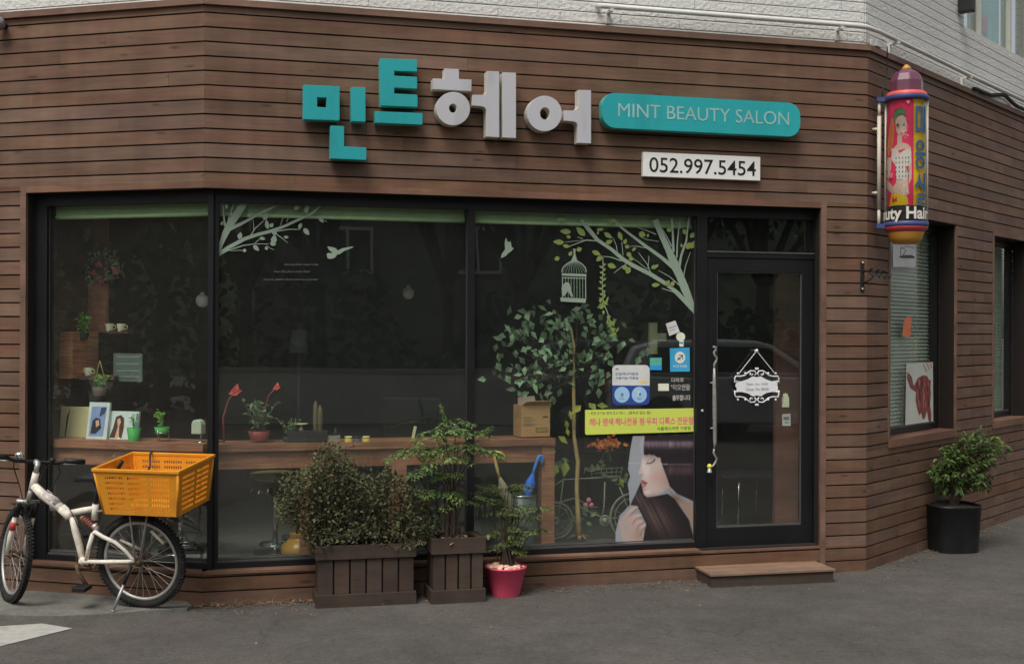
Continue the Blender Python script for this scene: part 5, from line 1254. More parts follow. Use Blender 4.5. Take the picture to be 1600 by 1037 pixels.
for x, y, a, L, W in ((245, 240, 185, 105, 52), (370, 275, 225, 115, 60), (182, 335, 185, 104, 52), (230, 372, 190, 66, 36), (140, 470, 160, 52, 44), (240, 290, 200, 44, 34), (290, 405, -20, 55, 46), (225, 455, -60, 50, 36), (430, 410, 25, 90, 44), (520, 455, 135, 70, 46), (570, 530, 20, 85, 52), (700, 560, 0, 60, 44), (740, 615, -60, 70, 50), (540, 245, 35, 90, 44), (550, 345, -25, 75, 42), (670, 235, 70, 90, 44), (720, 350, -70, 55, 36), (725, 370, 5, 44, 40), (750, 420, 60, 60, 44), (760, 480, 0, 50, 40), (790, 410, -40, 52, 28), (850, 250, 20, 68, 60), (930, 290, -80, 40, 24), (960, 562, -15, 66, 40), (1000, 560, -50, 40, 30), (965, 718, -4, 78, 42), (1090, 720, -50, 60, 46), (1140, 730, -60, 60, 40), (1310, 290, -40, 70, 44), (1275, 350, 30, 60, 70), (1320, 390, -60, 90, 50), (1240, 380, -100, 40, 26), (1250, 215, 60, 60, 40), (470, 220, -5, 66, 32), (480, 265, -80, 36, 22), (110, 128, 0, 90, 34), (1100, 225, -10, 60, 46), (580, 135, 20, 60, 40)): d.leaf(x, y, a, L, W, 1)
d.build('tree_decal', [M['film'], M['filmleaf']], 'tall tree film with yellow green leaves in the upper corner of the second front pane', 'window decal')
d = Decal(FF, YD - .004, 5.76, 850, 320)
d.poly([(262, 390), (284, 390), (282, 440), (300, 500), (244, 500), (268, 440)])
d.line([(160, 600), (170, 560), (200, 530), (250, 500), (300, 500), (345, 530), (372, 560), (382, 600)], 12)
d.poly([(160, 610), (382, 618), (382, 640), (160, 632)]); d.poly([(170, 646), (375, 653), (375, 660), (170, 655)]); d.poly([(148, 828), (380, 838), (374, 876), (150, 864)])
for i in range(9):
    x = 166 + i*26; d.line([(x, 640), (x, 835)], 5 if 0 < i < 8 else 10); d.line([(x, 612), (200 + i*17, 545), (262 + i*3, 500)], 4)
d.poly([(158, 740), (176, 705), (200, 690), (222, 694), (236, 722), (250, 780), (262, 826), (240, 816), (215, 770), (195, 800), (176, 820), (160, 790)])
d.build('cage_decal', [M['film']], 'pale bird cage film holding one bird under the leafy film branch', 'window decal')
d = Decal(FF, YD - .004, 5.76, 850, 320)
d.line([(530, 470), (532, 560), (528, 640), (525, 730), (530, 830), (545, 900), (570, 960), (595, 1040)], 9)
for i in range(16):
    y = 540 + i*24 + rnd.uniform(-6, 6); s = -1 if i % 2 else 1; x = 528 + (max(0, y-820)*.2); d.leaf(x, y, (-30 if s > 0 else 210) + rnd.uniform(-15, 15), rnd.uniform(30, 46), 22, 1)
for i in range(26):
    y = rnd.uniform(820, 1180); d.leaf(540 + max(0, y-880)*.35 + rnd.uniform(-30, 30), y, rnd.uniform(0, 360), rnd.uniform(35, 60), rnd.uniform(18, 28), 1)
d.build('garland_decal', [M['film'], M['filmleaf']], 'hanging leafy vine film right of the bird cage film', 'window decal')
# stickers
SC = {'w': pmat('sticker white', alb(172, 172, 168, .88), rough=.5), 'navy': pmat('sticker navy', alb(40, 60, 118, .9), rough=.5), 'ice': pmat('sticker pale blue', alb(132, 164, 192, .85)), 'blue': pmat('sticker sky blue', alb(52, 132, 168, .9)), 'cy': pmat('sticker cyan', alb(36, 126, 180, .9)), 'gr': pmat('sticker green', alb(76, 150, 134, .85)), 'ink': pmat('sticker ink', alb(44, 62, 104, 1.0)), 'cream': pmat('sticker cream', alb(196, 188, 150, 1.1)), 'lime': pmat('banner lime', alb(172, 182, 78, .85), rough=.5, var=.04, scale=3), 'pink': pmat('banner pink', alb(206, 60, 92, 1.1)), 'dk': pmat('banner dark green', alb(62, 72, 36, 1.0)), 'tan': pmat('sticker tan', alb(200, 160, 110, 1.0))}
d = Decal(FF, YD - .002, 6.915, 900, 540)
q = rrect(0, 1, 0, 1, .12)
d.poly([(392 + 404*a, 632 - 430*b) for a, b in q], 0)
d.poly([(392, 420), (796, 424)] + [(392 + 404*a, 632 - 430*b) for a, b in [(1, .12)] + [p for p in rrect(0, 1, 0, 1, .12)[:9][::-1]] + [p for p in rrect(0, 1, 0, 1, .12)[27:36][::-1]]], 1)
d.ell(497, 522, 82, 86, 2); d.ell(684, 522, 82, 86, 2)
d.text('긴급재난지원금', 426, 672, 282, 312, 3, .02); d.text('사용가능 미용실', 426, 672, 328, 356, 3, .02); d.poly([(428, 240), (458, 240), (458, 252), (428, 252)], 3); d.poly([(692, 362), (768, 366), (766, 398), (692, 394)], 4)
d.line([(480, 520), (515, 520)], 9, 3); d.line([(484, 535), (512, 535)], 9, 3); d.line([(498, 500), (498, 520)], 9, 3); d.text('카드', 474, 522, 556, 574, 3); d.poly([(664, 480), (690, 480), (690, 535), (664, 535)], 0); d.poly([(682, 505), (700, 505), (700, 530), (682, 530)], 3); d.text('상품권', 656, 712, 556, 574, 3)
d.build('relief_fund_sticker', [SC['w'], SC['navy'], SC['ice'], SC['ink'], SC['tan']], 'white and navy card sticker with two pale blue discs on the second front pane', 'sticker')
d = Decal(FF, YD - .002, 6.915, 900, 540)
d.poly([(1014, 22), (1228, 12), (1230, 272), (1018, 274)], 0); d.ell(1124, 120, 56, 62, 1); d.line([(1095, 150), (1150, 98)], 14, 2); d.line([(1110, 95), (1152, 95), (1152, 140)], 12, 2); d.line([(1100, 118), (1128, 146)], 10, 2); d.text('N.O PASS', 1052, 1198, 202, 226, 1)
d.build('pass_sticker', [SC['blue'], SC['cream'], SC['ink']], 'sky blue square sticker with a cream disc and arrow beside the door frame', 'sticker')
d = Decal(FF, YD - .002, 6.915, 900, 540)
d.poly([(798, 124), (926, 122), (926, 256), (798, 254)], 0); d.poly([(798, 200), (860, 215), (926, 198), (926, 256), (798, 254)], 1); d.line([(830, 152), (900, 148)], 10, 0)
d.build('wave_sticker', [SC['gr'], SC['cy']], 'small green and blue wave sticker above the navy card sticker', 'sticker')
d = Decal(FF, YD - .002, 6.915, 900, 540)
d.poly([(888, 402), (1004, 402), (1004, 480), (888, 480)], 0); d.line([(905, 432), (985, 428)], 3, 1)
d.build('paper_label', [SC['cream'], SC['w']], 'small blank cream label beside the white Korean lettering', 'sticker')
d = Decal(FF, YD - .002, 6.915, 900, 540)
d.text('더하루', 1030, 1165, 338, 392, 0, .012); d.text('"이오맨들', 1026, 1232, 408, 476, 0, .012); d.text('출무합니다', 1042, 1236, 524, 586, 0, .03)
d.build('window_lettering', [pmat('grey white film letters', alb(138, 134, 128, 1.05))], 'three rows of white Korean lettering near the door frame', 'window lettering')
d = Decal(FF, YD - .002, 3.142, 730, 310)
d.poly([(975, 612), (1022, 596), (1044, 652), (992, 672)], 0); d.line([(990, 634), (1026, 622)], 4, 1); d.line([(994, 646), (1020, 638)], 3, 1)
d.build('square_sticker', [SC['w'], pmat('sticker grey', alb(96, 86, 80))], 'small tilted white square sticker above the sky blue sticker', 'sticker')
d = Decal(FF, YD - .002, 3.142, 730, 310)
d.ell(1048, 676, 22, 22, 0); d.poly([(1040, 695), (1064, 695), (1062, 724), (1042, 724)], 0); d.poly([(1040, 700), (1062, 702), (1060, 712), (1042, 710)], 1)
d.build('round_sticker', [SC['cream'], SC['blue']], 'cream round topped sticker touching the tilted white square', 'sticker')
# lime banner
d = Decal(FF, YD - .004, 6.915, 900, 540)
d.poly([(98, 686), (1302, 666), (1300, 920), (112, 955), (98, 940)], 0)
d.text('- 천연 유기농 염색 로고 헤나 -', 138, 545, 704, 738, 1, .01); d.text('(중독성 없는 펌)', 566, 806, 700, 738, 1, .015)
d.text('헤나 염색·헤나전용 펌·두피 디톡스 전문점', 146, 1262, 768, 852, 2, .022); d.text('식물헤스마켓 가맹점', 874, 1236, 866, 906, 1, .012)
d.build('henna_banner', [SC['lime'], SC['dk'], SC['pink']], 'lime yellow banner with pink Korean lettering above the hair poster', 'banner')
# hair poster: the printed photograph is laid into the sheet as a fine grid of printed tones
import numpy as np
def paint_poster():
    X0, X1, Y0, Y1, S = 108, 806, 34, 972, 3.5
    xs, ys = np.arange(X0, X1, S), np.arange(Y0, Y1, S); X, Y = np.meshgrid(xs, ys)
    rs = np.random.RandomState(4)
    def sd(poly):
        P = np.array(poly, float); best = np.full(X.shape, 1e9); ins = np.zeros(X.shape, bool)
        for (ax, ay), (bx_, by_) in zip(P, np.roll(P, -1, 0)):
            dx, dy = bx_-ax, by_-ay; t = np.clip(((X-ax)*dx + (Y-ay)*dy)/(dx*dx+dy*dy+1e-9), 0, 1)
            best = np.minimum(best, np.hypot(X-ax-t*dx, Y-ay-t*dy))
            if ay != by_: c = ((ay > Y) != (by_ > Y)) & (X < dx*(Y-ay)/(by_-ay)+ax); ins ^= c
        return np.where(ins, -best, best)
    def vn(q, seed, f):                                       # one dimensional value noise
        r = np.random.RandomState(seed).rand(997); q = q/f; i = np.floor(q).astype(int); t = q-i; t = t*t*(3-2*t); return r[i % 997]*(1-t) + r[(i+1) % 997]*t
    img = np.zeros(X.shape + (3,))
    def lay(a, c):
        a = np.clip(a, 0, 1)[..., None]; img[:] = img*(1-a) + np.array(c, float)*a
    def fill(poly, c, soft=4, jit=0): d = sd(poly) + jit; lay(.5 - d/(2*soft), c); return d
    def blob(cx, cy, sx, sy, c, k): lay(k*np.exp(-((X-cx)/sx)**2 - ((Y-cy)/sy)**2), c)
    def stroke(pts, w, c, k=1, soft=3):
        best = np.full(X.shape, 1e9)
        for (ax, ay), (bx_, by_) in zip(pts, pts[1:]):
            dx, dy = bx_-ax, by_-ay; t = np.clip(((X-ax)*dx + (Y-ay)*dy)/(dx*dx+dy*dy+1e-9), 0, 1); best = np.minimum(best, np.hypot(X-ax-t*dx, Y-ay-t*dy))
        lay(k*np.clip(.5 - (best-w/2)/(2*soft), 0, 1), c)
    outline = [(262, 55), (800, 38), (800, 955), (115, 968), (118, 870), (150, 730), (235, 640), (232, 540), (218, 460), (240, 400), (222, 340), (225, 290), (240, 170)]
    lay(np.ones(X.shape), (132, 136, 141)); blob(300, 300, 160, 300, (150, 153, 157), .7); blob(150, 900, 120, 160, (146, 148, 152), .8)
    fill([(560, 480), (640, 575), (720, 610), (806, 640), (806, 940), (775, 935), (740, 760), (690, 680), (600, 590)], (142, 122, 108), 6); blob(620, 590, 60, 40, (96, 78, 70), .7); blob(790, 720, 40, 200, (156, 136, 122), .6)
    face = [(350, 190), (338, 255), (330, 310), (312, 366), (317, 381), (336, 392), (340, 412), (331, 430), (345, 456), (336, 478), (351, 500), (350, 530), (366, 560), (395, 571), (450, 562), (520, 532), (582, 480), (570, 380), (530, 290), (480, 215)]
    d = fill(face, (182, 166, 158), 3)
    m = np.clip(.5 - d/6, 0, 1)
    def sh(cx, cy, sx, sy, c, k): lay(m*k*np.exp(-((X-cx)/sx)**2 - ((Y-cy)/sy)**2), c)
    sh(560, 420, 70, 160, (150, 124, 114), .75); sh(470, 410, 62, 46, (184, 132, 122), .5); sh(440, 575, 110, 34, (142, 118, 110), .7); sh(420, 250, 70, 34, (160, 142, 136), .7); sh(336, 384, 16, 10, (150, 120, 112), .8); sh(360, 510, 26, 12, (150, 122, 114), .6); sh(380, 340, 30, 70, (212, 200, 192), .6); sh(390, 530, 30, 22, (208, 194, 186), .6); sh(440, 215, 90, 24, (120, 104, 100), .8); sh(352, 300, 10, 50, (214, 204, 198), .6)
    fill([(331, 432), (343, 427), (360, 436), (388, 451), (382, 459), (350, 463), (345, 456)], (148, 82, 78), 3); fill([(336, 474), (350, 463), (382, 460), (372, 484), (353, 497), (338, 487)], (164, 102, 96), 3); stroke([(343, 459), (362, 460), (386, 455)], 4, (84, 36, 38), .9); blob(352, 478, 9, 6, (214, 150, 142), .7)
    stroke([(384, 283), (402, 287), (424, 281), (442, 268), (450, 252)], 8, (24, 20, 22), 1, 2.5); stroke([(390, 292), (384, 300)], 3, (30, 26, 28), .9, 1.5); stroke([(404, 292), (400, 302)], 3, (30, 26, 28), .9, 1.5); stroke([(420, 286), (420, 297)], 3, (30, 26, 28), .9, 1.5); stroke([(388, 268), (412, 252), (446, 240)], 7, (150, 128, 122), .6, 5); stroke([(372, 222), (410, 206), (460, 208)], 9, (92, 76, 74), .5, 6)
    jt = (vn(X, 3, 11)-.5)*16
    hair = [(358, 50), (810, 36), (810, 622), (730, 585), (640, 545), (578, 482), (552, 400), (520, 318), (494, 243), (440, 212), (385, 208), (350, 222), (350, 130)]
    d = fill(hair, (34, 30, 33), 5, np.where(Y < 260, jt, 0)); m2 = np.clip(.5 - d/8, 0, 1)
    st = .35 + .65*vn(X + 6*np.sin(Y*.02), 5, 5)*(.5 + .5*vn(X, 6, 19)); lay(m2*st*np.exp(-((Y-128)/30)**2)*1.0, (150, 126, 138)); lay(m2*st*np.exp(-((Y-112)/14)**2)*.5, (178, 156, 166))
    lay(m2*st*np.exp(-((Y-345)/42)**2)*np.clip((X-515)/60, 0, 1)*.8, (112, 86, 92)); lay(m2*np.exp(-((Y-296)/7)**2)*np.clip((X-500)/40, 0, 1)*.5, (128, 110, 114)); lay(m2*vn(X, 9, 4)*.3, (56, 46, 48))
    fill([(318, 120), (345, 60), (362, 56), (354, 130), (352, 222), (340, 242), (326, 200)], (152, 152, 156), 6)
    low = [(332, 448), (318, 480), (290, 545), (262, 600), (245, 640), (300, 650), (335, 715), (375, 800), (350, 955), (790, 945), (745, 770), (690, 690), (620, 590), (560, 546), (450, 568), (385, 577), (355, 552), (344, 500)]
    d = fill(low, (33, 30, 31), 5); m3 = np.clip(.5 - d/8, 0, 1); q = (X - .5*(Y-640))*.9
    s2 = vn(q, 12, 5)*(.4 + .6*vn(q, 13, 22)); reg = np.exp(-(((X-.5*(Y-700))-430)/120)**2 - ((Y-740)/150)**2); lay(m3*s2*reg*1.1, (150, 122, 112)); lay(m3*np.exp(-((X-300)/70)**2 - ((Y-590)/70)**2)*vn(q, 15, 6)*.8, (120, 92, 104)); lay(m3*vn(q, 16, 4)*.28, (62, 50, 50))
    hand = [(150, 780), (210, 700), (250, 664), (300, 650), (312, 662), (272, 692), (250, 728), (300, 712), (338, 722), (340, 740), (306, 760), (345, 770), (352, 792), (332, 812), (372, 796), (376, 820), (352, 860), (356, 900), (335, 962), (185, 966), (166, 880)]
    d = fill(hand, (172, 150, 140), 5); m4 = np.clip(.5 - d/8, 0, 1); lay(m4*np.exp(-((X-320)/60)**2 - ((Y-900)/60)**2)*.6, (140, 112, 102)); lay(m4*np.exp(-((X-200)/50)**2 - ((Y-820)/120)**2)*.7, (156, 146, 142))
    for p in ([(236, 735), (262, 706), (308, 664)], [(258, 806), (290, 762), (338, 742)], [(296, 856), (318, 814), (350, 792)], [(328, 896), (340, 860), (374, 824)]): stroke(p, 6, (112, 86, 80), .8, 5)
    for p in ([(246, 690), (290, 658)], [(270, 740), (325, 724)], [(300, 790), (342, 776)], [(330, 838), (366, 804)]): stroke(p, 7, (196, 176, 166), .6, 6)
    lay(.5*np.exp(-((Y-292 + (X-500)*-.03)/5)**2)*(X < 560), (176, 172, 172))
    keep = sd(outline) < 0
    img = img*(1 + (rs.rand(*X.shape)[..., None]-.5)*.04)
    return X, Y, np.clip(img, 0, 255)/255., keep
def poster_object():
    X, Y, img, keep = paint_poster(); dd = Decal(FF, YD - .002, 5.456, 940, 670)
    a, b, c = Vector(dd.P((110, 500)) + (0,)), Vector(dd.P((800, 500)) + (0,)), None
    h, w = X.shape; mb = MB(); yy = YD - .0024
    # corners fix the sheet; tones are spread evenly over it
    p00, p10, p01, p11 = [Vector((q[0], yy, q[1])) for q in (dd.P((108, 34)), dd.P((806, 34)), dd.P((108, 972)), dd.P((806, 972)))]
    pts = []
    for j in range(h):
        for i in range(w):
            u, v = (X[j, i]-108)/698, (Y[j, i]-34)/938; pts.append((p00*(1-u) + p10*u)*(1-v) + (p01*(1-u) + p11*u)*v)
    fs = [((j+1)*w+i, (j+1)*w+i+1, j*w+i+1, j*w+i) for j in range(h-1) for i in range(w-1) if keep[j, i] and keep[j+1, i+1]]
    mb.add(pts, fs)
    m = bpy.data.materials.new('poster print'); m.use_nodes = True; n = m.node_tree.nodes.new('ShaderNodeVertexColor'); n.layer_name = 'print'
    bs = m.node_tree.nodes['Principled BSDF']; bs.inputs['Roughness'].default_value = .4; m.node_tree.links.new(n.outputs[0], bs.inputs['Base Color'])
    o = mb.build('hair_poster', m, at=FF, mod=solidify(.0006))
    lc = np.where(img <= .04045, img/12.92, ((img+.055)/1.055)**2.4)*KF*.66
    at_ = o.data.color_attributes.new('print', 'FLOAT_COLOR', 'POINT'); at_.data.foreach_set('color', np.concatenate([np.clip(lc, 0, .9), np.ones(X.shape + (1,))], 2).astype(np.float32).ravel())
    return tag(o, 'cut out poster of a long haired woman in profile on the second front pane', 'poster')
poster_object()
# hanging plaque on the door
yp_ = yd - .012
t = thing('open_hours_plaque', 'ornate white hanging plaque with opening hours on a chain on the salon door', 'sign', FF)
c = lambda x, y: (lambda q: (q.x, yp_, q.z))(FF.px(1100 + x/5.761, 500 + y/5.761, yp_))
M['plq'] = pmat('white enamel', alb(186, 184, 176, 1.1), rough=.45, var=.04)
mb = MB(); o = [(290, 545), (340, 545), (400, 525), (440, 500), (475, 508), (512, 500), (560, 528), (610, 545), (665, 538), (660, 580), (666, 605), (660, 640), (610, 640), (560, 650), (512, 680), (475, 672), (440, 680), (400, 655), (340, 640), (292, 640), (298, 610), (284, 590)]
mb.prism([(c(*p)[0], c(*p)[2]) for p in o], yp_, yp_ + .006); mb.build('plaque', M['plq'], t)
def curl(pts, r=.0045):
    mb = MB(); mb.tube([c(*p) for p in pts], r, 6); return mb
mb = MB()
for s in (1, -1):
    X = lambda x: 475 + s*(x - 475)
    for Y in (lambda y: y, lambda y: 1184 - y):
        mb.tube([c(X(278), Y(556)), c(X(276), Y(520)), c(X(286), Y(498)), c(X(330), Y(500)), c(X(370), Y(490)), c(X(392), Y(468)), c(X(420), Y(450)), c(X(455), Y(452)), c(X(470), Y(475)), c(X(455), Y(492))], .005, 6)
        mb.tube([c(X(440), Y(480)), c(X(425), Y(490)), c(X(412), Y(480)), c(X(420), Y(468))], .0045, 6)
        mb.ball(c(X(305), Y(474)), .008, 8, 6); mb.ball(c(X(372), Y(474)), .009, 8, 6)
    mb.tube([c(X(300), 545), c(X(278), 545), c(X(272), 556)], .005, 6); mb.tube([c(X(300), 640), c(X(278), 640), c(X(272), 628)], .005, 6)
for y in (430, 754): mb.box(c(460, y)[0], c(490, y)[0], yp_ - .003, yp_ + .003, c(475, y + 9)[2], c(475, y - 9)[2])
mb.build('scroll_border', M['plq'], t)
mb = MB()
for a, b in (((474, 272), (312, 478)), ((474, 272), (634, 470))):
    A, B_ = Vector(c(*a)), Vector(c(*b)); n = 17
    for i in range(n):
        p, q = A.lerp(B_, i/n), A.lerp(B_, (i+.8)/n); mb.tube([p, p.lerp(q, .5) + Vector((0, .002*(-1)**i, 0)), q], .0034, 5)
mb.build('chain', M['plq'], t)
mb = MB(); a = c(474, 270); mb.ball(a, .012, 10, 8); mb.tube([a, (a[0], yd + .02, a[2])], .006, 6); mb.build('suction_hook', M['plq'], t)
mb = MB()
def ctext(s, x0, x1, y0, y1): text(mb, s, c(x0, y0)[0], c(x1, y0)[0], c(x0, y1)[2], c(x0, y0)[2], yp_ - .0012, .004)
ctext('Open. Am 10:00', 380, 572, 560, 586); ctext('Close. Pm 08:00', 376, 580, 604, 630)
mb.build('lettering', pmat('plaque ink', alb(92, 88, 86, 1)), t)
# door bell on the handle
q = FF.px(1108.5, 729, ya); fb = FF.sub(q.x, ya, q.z)
t = thing('door_bell', 'small yellow and silver bell hanging from the iron door handle', 'bell', fb)
mb = MB(); mb.ball((0, 0, .008), .017, 10, 8); mb.build('bow', pmat('yellow ribbon', alb(188, 160, 50, 1.1)), t)
mb = MB(); mb.lathe([(.004, .0), (.012, -.008), (.017, -.03), (.02, -.036)], n=14); mb.build('bell_body', M['alu'], t)
# papers behind the right window
yr = RJ + .03
d = Decal(FR, RJ + .019, 3.14, 1380, 360)
d.poly([(48, 66), (160, 66), (160, 176), (48, 176)], 0); d.line([(84, 128), (86, 82), (120, 76), (150, 84)], 4, 1); d.line([(86, 82), (112, 92), (96, 122)], 4, 1); d.poly([(74, 128), (98, 118), (140, 118), (158, 128), (148, 134), (90, 134)], 1)
d.build('sketch_paper', [SC['w'], pmat('pencil grey', alb(62, 62, 62))], 'white paper with a dark pencil sketch under the barber pole', 'paper')
d = Decal(FR, RJ + .019, 3.14, 1380, 360)
d.poly([(100, 452), (112, 424), (126, 418), (140, 426), (134, 470), (136, 512), (118, 520), (94, 514)], 0)
d.build('orange_sticker', [pmat('orange film', alb(196, 92, 62, 1.1))], 'orange hand shaped sticker half way up the right window', 'sticker')
d = Decal(FR, RJ + .018, 3.14, 1380, 360)
d.poly([(114, 650), (244, 642), (246, 950), (108, 960)], 0)
brn = [(170, 720), (195, 706), (215, 710), (230, 740), (234, 800), (230, 850), (236, 900), (234, 945), (222, 930), (214, 880), (206, 915), (194, 925), (186, 890), (176, 905), (166, 870), (158, 830), (160, 790), (132, 770), (116, 720), (120, 690), (140, 715), (150, 760)]
d.poly(brn, 1)
for i in range(26): 
    x, y = rnd.uniform(165, 228), rnd.uniform(715, 850); d.poly([(x, y), (x+5, y), (x+4, y+rnd.uniform(14, 50)), (x-1, y+20)], 2 if i % 2 else 3)
for x, y in ((136, 745), (212, 690), (226, 680), (238, 670)): d.line([(x, y), (x-10, y-26), (x-18, y-40)], 3, 3)
d.build('painted_poster', [pmat('poster paper', alb(150, 152, 142, 1.1), var=.1, scale=3), pmat('red brown paint', alb(104, 58, 54)), pmat('dark brown paint', alb(66, 40, 44)), pmat('rose paint', alb(140, 84, 78))], 'pale poster with a red brown painted hair figure low in the right window', 'poster')

d = Decal(FF, yd + .018, 1.0)
d.poly([(1222, 646), (1235, 645), (1235.5, 664), (1222.5, 664)], 0); d.poly([(1224, 650), (1233, 650), (1233, 655), (1224, 655)], 1); d.poly([(1226, 658), (1232, 658), (1232, 660), (1226, 660)], 1)
d.build('paper_label', [pmat('dusty paper', alb(132, 138, 130, .8)), pmat('label print', alb(80, 84, 82, .8))], 'small grey paper label low on the door glass, right of the hanging plaque', 'sticker')
d = Decal(FF, yd + .018, 1.0)
d.poly([(1222, 635), (1221.5, 622), (1224, 614), (1228, 613), (1231, 615), (1233, 622), (1233, 635)], 0); d.poly([(1222.5, 618), (1224, 617), (1223.6, 630), (1222.4, 630)], 1)
d.build('bottle_sticker', [pmat('pale green film', alb(150, 158, 128, .85)), pmat('green film', alb(80, 110, 84, .9))], 'pale bottle shaped sticker on the door glass, just right of the plaque', 'sticker')
# ------------------------------------------------------------------ inside the salon, close behind the glass
M['cw'] = woodmat('reddish counter pine', alb(118, 70, 42, 1.3), alb(62, 36, 24, 1.3), island=.1, gstr=.7, knots=False)
M['blind'] = pmat('green grey roller blind', alb(112, 128, 98, 1.3), rough=.7, var=.06)
M['chrome'] = pmat('chrome', (.6, .6, .6, 1), rough=.2, metal=1)
M['pot_green'] = pmat('bright green pot', alb(62, 140, 72, .9), rough=.5)
M['leafL'] = leafmat('light green leaves', alb(104, 140, 70, 1.1), island=.35)
M['leafD'] = leafmat('grey green leaves', alb(72, 84, 60, 1.5), island=.4)
M['teallf'] = leafmat('dusty blue green leaves', alb(112, 134, 106, 1.05), island=.5, hue=.03)
M['terra'] = pmat('dark red pot', alb(92, 40, 36, 1.4), rough=.5)
M['ivory'] = pmat('ivory card', alb(176, 168, 128, .9), rough=.6, var=.05, scale=4)
M['dgrey'] = pmat('charcoal', (.03, .03, .032, 1), rough=.6)
def I(k): return k*1.5
# rolled blinds at the head of each pane
for fr, a, b, lab in ((FL, xLg, xLc, 'green grey roller blind rolled up at the head of the left wall pane'), (FF, xFc, xm0, 'green grey roller blind rolled up behind the film tree of the first front pane'), (FF, xm1, xq0, 'green grey roller blind rolled up behind the film tree of the second front pane')):
    t = thing('roller_blind', lab, 'blind', fr, 'rolled blinds')
    xm = (a+b)/2; yb_ = yg + .05; zz1 = zh + .02; zz0 = zh - .062
    mb = MB(); mb.box(a + .01, b - .008, yb_ - .004, yb_ + .004, zz0, zz1); mb.build('fabric', M['blind'], t)
    mb = MB(); mb.tube([(a + .01, yb_, zz0 - .008), (b - .008, yb_, zz0 - .008)], .013, 8); mb.build('bottom_bar', pmat('pale bar', alb(130, 150, 112, 1.4), rough=.5), t)
# counter along both windows
zc1 = FF.z(700, 686, .26)
ctr = thing('wooden_counter', 'reddish pine counter running along inside the display windows', 'counter', FF)
yA, yB = .2, .52
xe = FF.x(868, yA, 690)
mb = MB(FF); mb.box(.06, xe, yA, yB, zc1 - .045, zc1); mb.M = None; mb.build('counter_top', M['cw'], ctr)
mb = MB(); mb.box(.09, xe - .05, yA + .03, yA + .055, zc1 - .16, zc1 - .0455); mb.build('apron', M['cw'], ctr)
for u0, u1 in ((846, 866), (610, 635), (470, 484)):
    mb = MB(); a, b = FF.x(u0, yA + .02, 780), FF.x(u1, yA + .02, 780); mb.box(a, b, yA + .015, yA + .1, ZS - .012, zc1 - .16 if u0 < 800 else zc1 - .046); mb.build('leg', M['cw'], ctr)
FLc = FL
zl1 = FL.z(200, 687, .24)
lc = thing('window_shelf', 'brown pine shelf along the left wall window carrying framed pictures and green pots', 'shelf', FL)
xs0, xs1 = FL.x(73, .2, 690), -.09
mb = MB(); mb.box(xs0 - .1, xs1, .16, .46, zl1 - .05, zl1); mb.build('shelf_board', M['cw'], lc)
mb = MB(); mb.box(xs0 - .1, xs1 - .02, .19, .215, zl1 - .16, zl1 - .0505); mb.build('apron', M['cw'], lc)
mb = MB(); mb.box(xs0 - .1, xs0 + .0, .22, .3, ZS - .012, zl1 - .051); mb.build('bracket_leg', M['cw'], lc)
# wall of brown shelving at the left
yW = .62
t = thing('wall_cubby', 'brown wooden wall cubby with open boxes beside the left window', 'wall shelf', FL)
def wb(nm, u0, u1, v0, v1, y, th, m):
    mb = MB(); a, b = FL.x(u0, y, (v0+v1)/2), FL.x(u1, y, (v0+v1)/2); um = (u0+u1)/2; mb.box(a, b, y, y + th, FL.z(um, v1, y), FL.z(um, v0, y)); return mb.build(nm, m, t)
wb('box_side', 75, 113, 517, 590, .38, .3, woodmat('bright pine box', alb(128, 78, 48, 2.0), alb(70, 40, 26, 2.0), island=.05, gstr=.8, knots=False)); wb('back_panel', 76, 166, 330, 517, .75, .03, woodmat('dark brown panel', alb(84, 52, 38, 3), alb(66, 40, 30, 3), knots=False)); wb('box_front', 128, 166, 440, 518, .7, .03, woodmat('mid brown panel', alb(100, 62, 42, 2.8), alb(82, 50, 34, 2.8), knots=False)); wb('shelf_board', 113, 178, 586, 592, .44, .25, M['roomwood']); wb('shelf_board', 164, 200, 515, 520, .6, .2, M['roomwood']); wb('shelf_board', 113, 178, 648, 653, .44, .2, M['roomwood'])
def plant(name, label, fr, u, v, y, h, w, potm, leafm, potw=.05, poth=.06, n=40, ls=.03, stand=False, parts=True):
    q = fr.px(u, v, y); f = fr.sub(q.x, y, q.z); t = thing(name, label, 'plant', f)
    z0 = 0
    if stand:
        z0 = .055; mb = MB()
        for a in range(3): an = a*2.094 + .4; mb.tube([(potw*.9*math.cos(an), potw*.9*math.sin(an), 0), (potw*.85*math.cos(an), potw*.85*math.sin(an), .09)], .003, 5)
        mb.torus((0, 0, z0 + .01), potw*.9, .003, 20, 5, 'z'); mb.build('wire_stand', M['chrome'], t)
    mb = MB(); mb.lathe([(potw*.72, z0), (potw, z0 + poth), (potw*.9, z0 + poth), (potw*.85, z0 + poth - .015), (.001, z0 + poth - .018)], n=20, closed=False); mb.build('pot', potm, t)
    mb = MB(); st = MB()
    for i in range(max(3, n//8)):
        e = Vector((rnd.gauss(0, w*.3), rnd.gauss(0, w*.25), z0 + poth + h*rnd.uniform(.6, 1))); b = Vector((0, 0, z0 + poth - .02)); st.tube([b, b.lerp(e, .5) + Vector((0, 0, .01)), e], .0025, 4, cap=False)
        for k in range(8): p = b.lerp(e, .25 + .75*k/7); mb.leaf(p, Vector((rnd.gauss(0, 1), rnd.gauss(0, 1), rnd.gauss(.3, .5))), Vector((rnd.gauss(0, .4), -.4, 1)), ls*rnd.uniform(.7, 1.2), ls*.5, .3)
    mb.build('foliage', leafm, t); st.build('stem', leafm, t)
    return t
